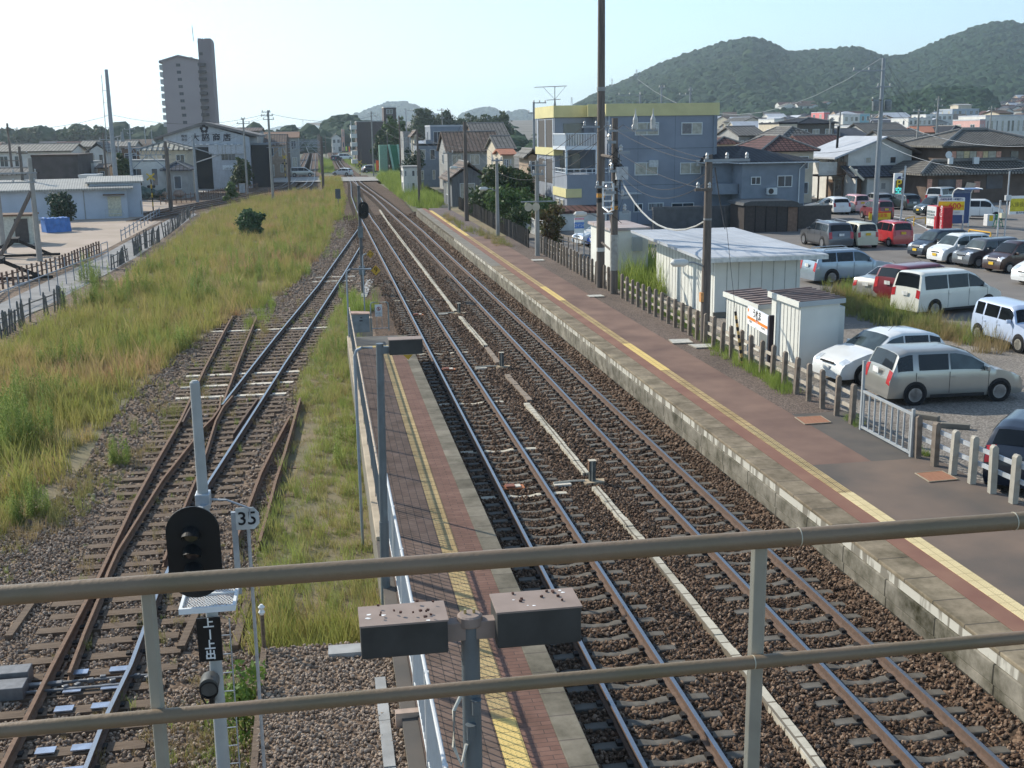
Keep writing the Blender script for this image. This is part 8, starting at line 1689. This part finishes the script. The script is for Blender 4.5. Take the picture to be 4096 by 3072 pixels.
W2(A(940, 900), Y2, A(1690, 1250), Y3, 1.1, 'thick pale cable sagging between the twin poles and shed pole', .035, M('cable_pale', (.42, .42, .4), .6)); W2(A(930, 780), Y2, A(1740, 800), Y3, .9, 'thin dark cable between the twin poles and shed pole, upper', .012); W2(A(930, 850), Y2, A(1740, 880), Y3, .9, 'thin dark cable between the twin poles and shed pole, lower', .012)
W2(A(1755, 800), Y3, A(1840, 1330), 46, .1, 'guy wire from the shed pole down to the shed roof', .02); W2(A(640, 420), pb_.y, A(-200, 700), 90, 1.2, 'cable from the tall pole toward the far platform poles', .014); W2(A(750, 560), pb_.y, A(230, 760), 72, .8, 'low cable from the tall pole to the loudspeaker pole', .014)
# ---------------------------------------------------------------- trees
def mat_leaf(name, c0, c1, scale=1.2, transl=.25):
 m = bpy.data.materials.new(name); m.use_nodes = True; N, L, b = nodes_of(m); MATS[name] = m
 b.inputs['Roughness'].default_value = .6; b.inputs['Specular IOR Level'].default_value = .25
 tc = N.new('ShaderNodeTexCoord'); nz = N.new('ShaderNodeTexNoise'); nz.inputs['Scale'].default_value = scale; nz.inputs['Detail'].default_value = 6; nz.inputs['Roughness'].default_value = .8
 L.new(tc.outputs['Object'], nz.inputs['Vector']); rp = N.new('ShaderNodeValToRGB'); rp.color_ramp.elements[0].position = .35; rp.color_ramp.elements[1].position = .65
 rp.color_ramp.elements[0].color = (*c0, 1); rp.color_ramp.elements[1].color = (*c1, 1); L.new(nz.outputs['Fac'], rp.inputs[0]); L.new(rp.outputs[0], b.inputs['Base Color'])
 tr = N.new('ShaderNodeBsdfTranslucent'); L.new(rp.outputs[0], tr.inputs[0]); ms = N.new('ShaderNodeMixShader'); ms.inputs[0].default_value = transl
 L.new(b.outputs[0], ms.inputs[1]); L.new(tr.outputs[0], ms.inputs[2]); L.new(ms.outputs[0], N['Material Output'].inputs[0]); return m
m_lf1 = mat_leaf('leaf_dark', (.022, .045, .016), (.06, .095, .03)); m_lf2 = mat_leaf('leaf_green', (.04, .085, .022), (.10, .16, .045)); m_lf3 = mat_leaf('leaf_pine', (.014, .035, .022), (.035, .07, .04)); m_lf5 = mat_leaf('leaf_bush', (.03, .075, .035), (.085, .155, .07), 2.5); m_lf4 = mat_leaf('leaf_light', (.10, .17, .03), (.2, .27, .06)); m_lfr = mat_leaf('leaf_red', (.12, .05, .03), (.08, .11, .03))
m_bark = M('bark', (.07, .055, .042), .95, scale=4, var=.3)
def leaves(lobes, n, s, seed):
 "leaf quads spread over and inside lobes (cx, cy, cz, rx, ry, rz)"
 R = np.random.default_rng(seed); w = np.array([l[3] * l[4] + l[3] * l[5] for l in lobes]); w /= w.sum(); k = R.choice(len(lobes), n, p=w); Lb = np.array(lobes)[k]
 d = R.normal(size=(n, 3)); d /= np.linalg.norm(d, axis=1)[:, None]; rad = (R.random(n) ** .28) * (1 + .18 * R.normal(size=n) * .6); c = Lb[:, :3] + d * Lb[:, 3:] * rad[:, None]
 u = R.normal(size=(n, 3)); u /= np.linalg.norm(u, axis=1)[:, None]; v = np.cross(u, d + .4 * R.normal(size=(n, 3))); v /= np.linalg.norm(v, axis=1)[:, None] + 1e-9
 sz = (s * R.uniform(.55, 1.35, n))[:, None]; a, b = u * sz, v * sz * .6
 V = np.stack([c - a, c + b * .9, c + a, c - b * .9], 1).reshape(-1, 3); F = np.arange(n * 4).reshape(n, 4)
 me = bpy.data.meshes.new('crown'); me.from_pydata(V.tolist(), [], F.tolist()); return me
def tree(name, label, loc, h, w, n, s, mat, seed, trunk=.25, lob=7, cat='tree', d=None, low=.25, group=None, shape='round', rf=(.42, .62), off=.62):
 t = thing(name, label, cat, loc, 0, group); q = random.Random(seed); d = d or w; lb = []
 for i in range(lob):
  a = q.uniform(0, 6.28); rr = q.uniform(.15, off)
  z = h * (low + (1 - low) * (i + .5) / lob); taper = {'round': math.sin(PI * min(.97, max(.12, (z / h - low * .7) / (1 - low * .7)))) ** .6, 'cone': 1.15 - z / h, 'bush': 1.0}[shape]
  r = w / 2 * q.uniform(*rf) * max(.35, taper); lb.append((math.cos(a) * w / 2 * rr * taper, math.sin(a) * d / 2 * rr * taper, min(z, h - r * .7), r, r * d / w, r * q.uniform(.6, .9)))
 lb.append((0, 0, h * (low + .5 * (1 - low)), w * .3, d * .3, h * (1 - low) * .36))
 me = leaves(lb, n, s, seed); me.materials.append(mat); c = bpy.data.objects.new('crown', me); COL.objects.link(c); c.parent = t
 mb = MB(); mb.tube([(0, 0, -.2), (q.uniform(-.1, .1), 0, h * .4), (q.uniform(-.3, .3), 0, h * .75)], [trunk, trunk * .7, trunk * .25], 7)
 for l in lb[:5]: mb.tube([(0, 0, h * low), (l[0] * .9, l[1] * .9, l[2])], [trunk * .45, trunk * .12], 5)
 mb.o('trunk', m_bark, t); return t
b = G(540, 514, -.28); tree('pine_bush', 'round dark pine bush standing alone in the grassy field', b, top_z(b, 540, 452) + .3, 3.5, 4200, .14, m_lf5, 5, .12, 18, 'bush', low=.15, shape='round', rf=(.27, .42), off=.82)
for lab, zx, y1, Y, w, n, s, m_ in [('big dark broad tree behind the pale houses', 1450, 280, 380, 16, 5200, .5, m_lf1), ('dark broad tree right of the biggest dark tree', 1680, 290, 390, 12, 3200, .5, m_lf1), ('dark tree above the white box house', 1835, 330, 390, 11, 3000, .5, m_lf1), ('dark tree at the right end of the tree row', 2120, 308, 370, 12, 3000, .5, m_lf1), ('dark tree row piece between white house and gable', 2000, 335, 380, 11, 2800, .5, m_lf1),
 ('green feathery tree before the brown apartment building', 1160, 345, 255, 7.2, 2800, .4, m_lf2), ('small mid green tree left of the big dark tree', 1255, 350, 260, 4.5, 1400, .4, m_lf2), ('lower green tree beside the footbridge stairway', 1090, 450, 250, 6, 1800, .4, m_lf1)]:
 p = HY(*K(zx, 500), Y); tree('broadleaf_tree', lab, (p.x, Y, 0), HY(*K(zx, y1), Y).z, w, n, s, m_, int(zx), .4, 9, low=.12, group='dark trees behind the houses')
p = HY(*K(1340, 700), 158); tree('cloud_pine', 'small pruned cloud pine in front of the blue grey house', (p.x, 158, .2), HY(*K(1340, 640), 158).z, 5.2, 1500, .2, m_lf3, 13, .15, 8, low=.15)
for lab, zx, zy0, zy1, Y, w, n, s, m_ in [('large dark green tree left of the blue block', 960, 420, 128, 100, 7.8, 5200, .22, m_lf1), ('lighter green fruit tree near the grey wall', 1010, 560, 320, 90, 6.4, 4200, .18, m_lf2), ('green tree behind the loudspeaker pole', 1230, 640, 420, 86, 3.6, 2400, .16, m_lf2), ('mid green tree at the lane before the barn', 800, 520, 215, 106, 5.2, 3000, .2, m_lf2)]:
 p = HY(*kS(zx, 500), Y); tree('garden_tree', lab, (p.x, Y, .3), HY(*kS(zx, zy1), Y).z - .3, w, n, s, m_, int(zx), .2, 8, low=.1, group='garden trees left of the blue block')
p = GF(1600 + 1200 / 2.16, 600 + 880 / 2.16, .6); tree('shrub', 'reddish shrub growing round the foot of the loudspeaker pole', (p.x + .7, p.y + .4, .4), 3.2, 2.3, 1500, .13, m_lfr, 77, .06, 6, 'shrub', low=.05, shape='bush'); p = GF(1600 + 940 / 2.16, 600 + 740 / 2.16, .6); tree('shrub', 'dark green shrub on the fence left of the grey wall', (p.x + .6, p.y, .4), 2.3, 2.6, 1400, .13, m_lf1, 78, .06, 6, 'shrub', low=.05, shape='bush')
p = G(*F_(500, 1010), -.2); tree('shrub', 'dark green bush behind the blue tarpaulin', (p.x, p.y + 1.9, -.2), 3.3, 3.6, 2200, .16, m_lf3, 79, .12, 7, 'bush', low=.25, shape='bush'); p = G(*F_(1050, 580), -.2); tree('broadleaf_tree', 'small green tree right of the tall steel mast', (HY(*C(1040, 1400), 158).x, 158, -.2), 6.2, 3.4, 1200, .28, m_lf1, 80, .15, 6, low=.1)
p = HY(*Q(1610, 1000), 176); tree('broadleaf_tree', 'dense dark tree at the right corner of the warehouse', (p.x, 176, -.2), HY(*Q(1610, 790), 176).z + .3, 4.6, 2200, .28, m_lf1, 81, .2, 8, low=.05)
p = HY(*Q(1380, 1200), 150); tree('shrub', 'green shrub beside the pale lorry', (p.x, 150, -.2), 2.4, 2.2, 700, .2, m_lf2, 83, .05, 5, 'shrub', low=.05, shape='bush')
b = G(530, 1640, -.25); tree('sapling', 'bright green leafy sapling beside the signal mast', (b.x, b.y + .35, -.25), 1.35, 1.0, 620, .05, m_lf4, 84, .018, 7, 'sapling', low=.12)
# ---------------------------------------------------------------- grasses and weeds (uncountable)
def clump(n, h, spread_, w, seed, bend=.35, heads=0):
 q = random.Random(seed); v, f = [], []
 for i in range(n):
  a = q.uniform(0, 6.28); r = spread_ * math.sqrt(q.random()); x, y = r * math.cos(a), r * math.sin(a); hh = h * q.uniform(.5, 1.1); b = q.uniform(0, 6.28); lean = bend * hh * q.uniform(.3, 1.2); c = q.uniform(0, 6.28); wx, wy = w * math.cos(c), w * math.sin(c); k = len(v)
  v += [(x - wx, y - wy, 0), (x + wx, y + wy, 0), (x + math.cos(b) * lean * .35 + wx * .8, y + math.sin(b) * lean * .35 + wy * .8, hh * .55), (x + math.cos(b) * lean * .35 - wx * .8, y + math.sin(b) * lean * .35 - wy * .8, hh * .55), (x + math.cos(b) * lean, y + math.sin(b) * lean, hh)]
  f += [(k, k + 1, k + 2, k + 3), (k + 3, k + 2, k + 4)]
 me = bpy.data.meshes.new('clump'); me.from_pydata(v, [], f); return me
def weedstalk(h, seed):
 q = random.Random(seed); v, f = [], []
 for s in range(4):
  x0, y0 = q.uniform(-.12, .12), q.uniform(-.12, .12); hh = h * q.uniform(.7, 1.1)
  for i in range(34):
   z = hh * (.12 + .88 * i / 34); a = q.uniform(0, 6.28); L_ = .16 * (1 - .75 * i / 34) + .03; k = len(v); dx, dy = math.cos(a), math.sin(a)
   v += [(x0, y0, z), (x0 + dx * L_ * .5 - dy * .018, y0 + dy * L_ * .5 + dx * .018, z + .05), (x0 + dx * L_, y0 + dy * L_, z + .03), (x0 + dx * L_ * .5 + dy * .018, y0 + dy * L_ * .5 - dx * .018, z + .05)]; f.append((k, k + 1, k + 2, k + 3))
 me = bpy.data.meshes.new('weed'); me.from_pydata(v, [], f); return me
m_gr = mat_random('field_grass', [(.46, .25, .15), (.45, .31, .17), (.43, .34, .145), (.36, .33, .105), (.27, .30, .075), (.36, .34, .115), (.48, .37, .2)], .8, .11, .4)
m_gv = mat_random('verge_grass', [(.44, .36, .17), (.36, .36, .12), (.27, .34, .09), (.40, .33, .15), (.24, .33, .08), (.44, .38, .19)], .8, .5, .4)
m_gg = mat_random('green_weed', [(.19, .26, .06), (.27, .34, .08), (.34, .40, .11)], .8, None, .35); m_gd = mat_random('dry_weed', [(.42, .33, .19), (.36, .27, .14), (.28, .27, .10), (.22, .25, .08)], .85, .3, .3)
CL = [clump(26, .62, .22, .008, 1), clump(30, .5, .25, .009, 2), clump(22, .8, .2, .007, 3), clump(34, .34, .28, .009, 4, .6)]
def grass(name, P, zc, smin, smax, mat, srcs=None, wide=1.0):
 n = len(P); s = NR.uniform(smin, smax, (n, 1)) * np.c_[np.full(n, wide), np.full(n, wide), NR.uniform(.7, 1.2, n)]
 srcs = srcs or CL; z = zc if np.ndim(zc) else np.full(n, zc)
 return scatter(name, np.c_[P, z], s, np.c_[NR.uniform(-.1, .1, (n, 2)), NR.uniform(0, 6.28, n)], NR.integers(0, len(srcs), n), [(m_.copy(), mat) for m_ in srcs])
def bare(P):     # thin spots and the gravelly margin near the switch
 e = np.array([G(x, y, -.3)[:2] for x, y in [(300, 985), (345, 950), (400, 880), (440, 830), (250, 1060)]]); d = np.min(np.linalg.norm(P[:, None, :] - e[None], axis=2), axis=1); return d > 1.4 + 1.8 * NR.random(len(P))
P = spread(FIELD, 7); y = P[:, 1]; dens_keep = NR.random(len(P)) < np.clip(45 / np.maximum(y, 20), .35, 1); P = P[dens_keep]; P = P[bare(P)]
grass('field_grass', P, -.29, .8, 1.5, m_gr, None, 1.15)
P3_ = spread(FIELD, 1.6); grass('field_straw', P3_[bare(P3_)], -.25, .8, 1.4, m_gd, [clump(36, .2, .36, .008, 14, 1.4), clump(30, .34, .3, .008, 15, 1.1), clump(16, 1.0, .2, .006, 16, .25)])
near_ = P[(P[:, 1] < 48)]; near_ = near_ + NR.normal(size=near_.shape) * .15; grass('field_grass', near_, -.29, .5, 1.05, m_gr, None, 1.1)
WS = [weedstalk(1.25, 8), weedstalk(1.0, 9), weedstalk(1.45, 10)]
def blot(spots, n):
 out = []
 for x, y, r in spots:
  c = G(x, y, -.3); a = NR.uniform(0, 6.28, n); rr = r * np.sqrt(NR.random(n)); out.append(np.c_[c.x + rr * np.cos(a), c.y + rr * np.sin(a)])
 return np.concatenate(out)
grass('tall_weeds', blot([(15, 985, .9), (55, 965, .8), (5, 940, .8)], 26), -.29, .7, 1.05, m_gg, WS)
grass('tall_weeds', blot([(410, 650, 1.6), (420, 620, 1.2), (250, 660, 1.0), (225, 640, .8), (180, 668, 1.0), (300, 640, .8), (190, 610, .8), (360, 590, 1.5), (560, 600, 2), (610, 560, 2), (650, 500, 2.5), (690, 470, 3)], 22), -.29, .7, 1.15, m_gg, WS)
grass('tall_weeds', blot([(40, 1135, .3), (95, 1120, .3), (265, 1010, .3), (735, 820, .7), (745, 770, .9), (765, 1010, .5), (740, 960, .5)], 12), -.29, .4, .75, m_gg, WS)
P = spread(STRIP, 22); gap = in_poly(P, [tuple(G(*p, -.3)[:2]) for p in [(625, 900), (690, 880), (680, 980), (640, 1030), (600, 1060)]]); P = P[~gap | (NR.random(len(P)) < .2)]
grass('verge_grass', P, -.29, .35, .85, m_gv); P2_ = spread(STRIP, 9); grass('verge_weeds', P2_[NR.random(len(P2_)) < .8], -.27, .5, .85, m_gd, [clump(34, .22, .34, .008, 14, 1.3), clump(30, .3, .3, .008, 15, 1.1)])
grass('tall_weeds', blot([(600, 600, 2.5), (640, 560, 3), (670, 520, 3), (690, 480, 4), (700, 440, 5), (650, 440, 6), (560, 570, 3), (480, 640, 2), (330, 760, 1.5), (150, 800, 1.2), (90, 880, 1.2)], 42), -.25, .5, .95, m_gg, WS)
P4_ = np.concatenate([spread([(-7, 11), (-.9, 11), (.4, 26), (-9, 26)], 2.2), spread([(-9, 26), (0, 26), (1, 60), (-8, 60)], 1.2)]); grass('gravel_weeds', P4_, -.2, .15, .5, m_gd); grass('gravel_weeds', P4_[::4] + .3, -.2, .15, .45, m_gg)
def edge_weeds(name, pts, z, w, n, smin, smax, mat=None, flat=False):
 P = [G(*p, z) for p in pts]; o = []
 for _ in range(n):
  i = NR.integers(0, len(P) - 1); u = NR.random(); c = P[i].lerp(P[i + 1], u); o.append((c.x + NR.uniform(-w, w), c.y + NR.uniform(-w, w) * 2))
 return grass(name, np.array(o), z, smin, smax, mat or m_gr)
edge_weeds('verge_grass', [(840, 1385), (800, 1400), (700, 1405), (600, 1395), (560, 1330)], -.3, .35, 180, .6, 1.2)
edge_weeds('weeds', [(500, 1470), (560, 1560), (500, 1659), (420, 1590)], -.3, .5, 140, .25, .6, m_gg); edge_weeds('weeds', [(470, 1640), (380, 1600)], -.3, .6, 60, .3, .6, m_gd)
edge_weeds('weeds', [(0, 1180), (100, 1120), (250, 1020), (430, 850), (580, 700)], -.3, .7, 330, .3, .9, m_gd); edge_weeds('weeds', [(555, 720), (570, 660), (530, 640)], -.3, .5, 90, .5, 1, m_gg)
edge_weeds('bank_weeds', [(1825, 640), (1850, 660), (1900, 690), (1980, 705), (2060, 725), (2120, 745)], .4, .9, 420, .5, 1.2, m_gd); edge_weeds('bank_weeds', [(1825, 625), (1850, 640), (1940, 690), (2100, 735)], .4, .7, 160, .5, 1.1, m_gg)
edge_weeds('fence_weeds', [(1330, 610), (1400, 660), (1480, 700), (1560, 770), (1640, 810), (1700, 850)], PZ - .1, .3, 420, .4, .8, m_gg); edge_weeds('fence_weeds', [(1340, 570), (1380, 600), (1410, 625)], .5, 1.0, 220, 1.2, 2.4, m_gg)
edge_weeds('fence_weeds', [(1985, 985), (2010, 990)], PZ - .05, .1, 20, .2, .4, m_gg); edge_weeds('fence_weeds', [(1845, 890), (1850, 925)], PZ - .05, .15, 16, .3, .5, m_gg); edge_weeds('platform_weeds', [(960, 470), (1010, 500), (1060, 515), (1090, 535)], PZ - .1, .5, 160, .5, 1.0, m_gd)
P = spread([tuple(G(*p, -.1)[:2]) for p in [(815, 385), (870, 372), (920, 420), (960, 440), (940, 456), (890, 445), (850, 415)]], 4); grass('crossing_weeds', P, -.1, 1.2, 2.4, m_gg)
P = spread([tuple(G(*p, -.1)[:2]) for p in [(735, 330), (760, 340), (815, 375), (790, 375), (745, 350)]], .8); grass('line_weeds', P, -.2, .8, 1.6, m_gg); P = spread([tuple(G(*p, -.1)[:2]) for p in [(690, 345), (715, 345), (722, 372), (690, 372)]], 2); grass('line_weeds', P, -.2, .8, 1.7, m_gg)
P = spread([tuple(G(*p, -.1)[:2]) for p in [(690, 385), (735, 385), (745, 430), (735, 480), (715, 470), (705, 418)]], 3.5); grass('line_weeds', P, -.25, .9, 1.6, m_gr)
edge_weeds('platform_weeds', [(755, 640), (770, 680), (800, 660)], -.2, .5, 90, .5, 1.1, m_gg)

# ---------------------------------------------------------------- hills and far woods
def hill(name, sky_pts, Yb, Yr, Yend, zb, seed, mat, forest=None, fsize=7, fdens=1.0, steps=14):
 xs = np.arange(sky_pts[0][0], sky_pts[-1][0] + 1, max(5, (sky_pts[-1][0] - sky_pts[0][0]) / 110)); ys = np.interp(xs, [p[0] for p in sky_pts], [p[1] for p in sky_pts]); R = np.random.default_rng(seed); V = []; ph = R.uniform(0, 6.28, 6)
 prof = [(i / steps) for i in range(steps + 1)]; nb = 6
 for i, (x, y) in enumerate(zip(xs, ys)):
  zr = HY(x, y, Yr).z - (fsize * .8 if forest else 0)
  for t in prof:
   Y = Yb + (Yr - Yb) * t; X = HY(x, 280, Y).x; nz = math.sin(X / 90 + ph[0]) * math.sin(Y / 70 + ph[1]) + .6 * math.sin(X / 37 + ph[2] + Y / 50); s = t ** 1.15 * (1.0 if t > .98 else 1)
   V.append((X, Y, zb + (zr - zb) * (.5 - .5 * math.cos(PI * min(1, s)) if False else s ** .9) + nz * 4 * math.sin(PI * t) * min(1, max(0, zr - zb) / 60)))
  for k in range(1, nb + 1):
   t = k / nb; Y = Yr + (Yend - Yr) * t; V.append((HY(x, 280, Y).x, Y, zr + (zb - 2 - zr) * t ** 1.3))
 m = len(prof) + nb; F = [(i * m + j, (i + 1) * m + j, (i + 1) * m + j + 1, i * m + j + 1) for i in range(len(xs) - 1) for j in range(m - 1)]
 mb = MB(); mb.add(V, F); o = mb.o(name, mat, None, True, sharp=180); o['kind'] = 'structure'
 if forest:
  me = o.data; Va = np.array(V); n = int(forest); P = []; fi = R.integers(0, len(F), n * 3); tri = np.array(F)[fi]; a, b, c, d = Va[tri[:, 0]], Va[tri[:, 1]], Va[tri[:, 2]], Va[tri[:, 3]]
  ar = np.linalg.norm(np.cross(b - a, d - a), axis=1); keep = (R.random(n * 3) < ar / np.percentile(ar, 90)) & (tri[:, 0] % m < len(prof) + 1); u, v = R.random((2, n * 3, 1)); Pp = (a * (1 - u) * (1 - v) + b * u * (1 - v) + c * u * v + d * (1 - u) * v)[keep][:n]; Pp = Pp[Pp[:, 2] > zb + .02 * 50]
  k = len(Pp); s = fsize * R.uniform(.55, 1.25, (k, 1)) * np.c_[np.ones(k), np.ones(k), R.uniform(.8, 1.25, k)]; Pp[:, 2] += .15 * fsize
  scatter(name + '_forest', Pp, s, np.c_[np.zeros((k, 2)), R.uniform(0, 6.28, k)], R.integers(0, 4, k), [(ico(1, 2, .22, 60 + i, .95), m_for) for i in range(4)])
 return o
m_for = mat_random('forest_crowns', [(.011, .034, .017), (.016, .043, .018), (.022, .052, .022), (.013, .038, .02), (.03, .058, .022)], .9, .012)
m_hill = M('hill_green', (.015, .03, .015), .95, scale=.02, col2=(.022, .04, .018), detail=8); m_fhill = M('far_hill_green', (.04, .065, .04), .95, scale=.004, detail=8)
hill('hill', [(1180, 262), (1255, 224), (1290, 203), (1340, 182), (1400, 152), (1440, 135), (1480, 118), (1540, 100), (1580, 88), (1618, 80), (1660, 95), (1700, 114), (1760, 110), (1820, 105), (1850, 106), (1905, 125), (1950, 121), (2000, 100), (2050, 75), (2100, 57), (2150, 47), (2212, 55), (2320, 90), (2600, 180)], 800, 1500, 2300, 11, 3, m_hill, 60000, 6, steps=16)
hill('wooded_mound', [(1880, 240), (1905, 224), (1935, 212), (1970, 206), (2010, 196), (2060, 192), (2100, 196), (2122, 206), (2140, 222), (2146, 238)], 560, 640, 720, 8, 4, m_hill, 2200, 4.6)
hill('wooded_mound', [(1600, 248), (1700, 236), (1760, 230), (1830, 222), (1880, 228), (1930, 244)], 720, 800, 900, 10, 14, m_hill, 2200, 5)
hill('knoll', [(700, 288), (712, 272), (728, 262), (752, 258), (765, 262), (775, 270), (800, 276), (815, 286)], 560, 640, 720, 0, 5, m_hill, 1500, 5)
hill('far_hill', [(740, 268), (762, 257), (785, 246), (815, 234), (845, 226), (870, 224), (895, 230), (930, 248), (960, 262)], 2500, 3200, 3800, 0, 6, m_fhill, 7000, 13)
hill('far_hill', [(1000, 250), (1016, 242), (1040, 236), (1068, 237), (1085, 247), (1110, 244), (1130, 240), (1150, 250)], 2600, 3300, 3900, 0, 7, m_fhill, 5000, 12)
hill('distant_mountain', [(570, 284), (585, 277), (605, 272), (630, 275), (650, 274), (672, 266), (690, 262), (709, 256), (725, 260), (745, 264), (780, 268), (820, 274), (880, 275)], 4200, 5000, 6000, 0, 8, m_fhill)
R_ = np.random.default_rng(33)
def wood(name, x0, x1, Y0, Y1, n, zmax, s, taper=True):
 Y = R_.uniform(Y0, Y1, n); x = R_.uniform(x0, x1, n); X = np.array([HY(a, 290, b).x for a, b in zip(x, Y)]); z = zmax * (.35 + .65 * R_.random(n)) * (.72 + .28 * np.sin(x / 23.) * np.sin(x / 9. + 1)); return scatter(name, np.c_[X, Y, z - s * .6], s * R_.uniform(.6, 1.3, (n, 1)) * np.ones((1, 3)), np.c_[np.zeros((n, 2)), R_.uniform(0, 6.28, n)], R_.integers(0, 4, n), [(ico(1, 2, .22, 80 + i, .95), m_for) for i in range(4)])
wood('far_wood', -80, 360, 560, 760, 2600, 13.5, 4.2); wood('far_wood', 540, 700, 520, 760, 900, 12, 4.2); wood('far_wood', 355, 560, 650, 800, 900, 10, 4.5); wood('far_wood', 760, 1180, 600, 800, 1100, 9, 4.5); wood('far_wood', 1080, 1250, 300, 560, 420, 6.5, 3.4)
for lab, x, y, Y, w in [('single round tree rising over the far wood, leftmost', 74, 276, 560, 15), ('double crowned tree rising over the far wood', 162, 276, 560, 20), ('tallest tree rising over the far wood', 212, 271, 560, 13), ('lone low round tree rising over the far wood', 45, 281, 560, 11)]:
 z = HY(x, y, Y).z; tree('wood_tree', lab, (HY(x, 290, Y).x, Y, 0), z, w, 900, 1.1, m_lf1, int(x), .5, 6, low=.45, group='trees rising over the far wood')
# ground that climbs toward the hill, with its houses
mb = MB(); mb.grid(lambda u, v: (40 + u * 700 + v * 250 * (u - .2), 190 + v * 800, TZ(190 + v * 800) - .02), 8, 12); mb.o('rising_ground', MATS['town_earth'])['kind'] = 'structure'
mb = MB(); hs = lambda u, v: (HY(2120 + u * 240, 280, 420 + v * 330).x, 420 + v * 330, 7 + v * 20 * min(1, .3 + u * 1.6)); mb.grid(hs, 10, 8); mb.o('hillside', m_hill)['kind'] = 'structure'
q = random.Random(12)
for i in range(110):
 u, v = q.uniform(.0, .95), q.uniform(.05, 1); p = hs(u, v); rm = q.choice(RM); house('small %s roofed house on the terraced hillside' % cols_[rm.name], p, q.uniform(5, 7.5), q.uniform(5, 6.5), q.uniform(2.4, 3.6), q.choice(['gx', 'hip', 'gy']), 1.6, q.choice(WM), rm, fw=2, lw=0, group='houses on the terraced hillside', simple=True)
for i in range(16):
 x = q.uniform(1690, 1790); Y = q.uniform(770, 830); p = HY(x, q.uniform(224, 234), Y); rm = q.choice([m_tileb, m_tilem, m_tilel]); house('small pale house high on the hill foot with %s roof' % ('brown' if rm is m_tileb else 'maroon' if rm is m_tilem else 'pale'), (p.x, p.y, p.z - 5), 10, 8, 5.5, q.choice(['gx', 'gy']), 1.8, m_plw, rm, fw=2, lw=0, group='houses at the hill foot', simple=True)
def pylon(label, x, y0, y1, Y):
 b = HY(x, y0, Y); h = HY(x, y1, Y).z - b.z; t = thing('pylon', label, 'pylon', b, 0, 'lattice pylons'); mb = MB(); w = h * .09
 for s in (-1, 1):
  for e in (-1, 1): mb.tube([(s * w, e * w, 0), (s * w * .25, e * w * .25, h)], h * .012, 4)
 for k in range(5): z = h * k / 5; mb.tube([(-w, 0, z), (w * .8, 0, z + h / 5)], h * .008, 4)
 for z in (.75, .87, .98): mb.tube([(-h * .15, 0, h * z), (h * .15, 0, h * z)], h * .01, 4)
 mb.o('lattice', m_psteel, t)
pylon('lattice pylon on the hill slope, higher of two', 1375, 172, 150, 1450); pylon('lattice pylon on the hill slope, lower of two', 1322, 188, 170, 1450); pylon('lattice pylon beyond the level crossing trees', 655, 276, 258, 1500); pylon('small lattice pylon left of the very tall pole', 1235, 232, 210, 1400)

# ---------------------------------------------------------------- air
hz_ = MB().bb((-2600, -80, -1.8), (2900, 9000, 330)); m = bpy.data.materials.new('haze_air'); m.use_nodes = True; N = m.node_tree.nodes; N.remove(N['Principled BSDF']); vp = N.new('ShaderNodeVolumePrincipled')
vp.inputs['Color'].default_value = (.74, .87, 1, 1); vp.inputs['Density'].default_value = .00016; vp.inputs['Anisotropy'].default_value = .35
m.node_tree.links.new(vp.outputs[0], N['Material Output'].inputs['Volume']); o = hz_.o('haze', m); o['kind'] = 'stuff'
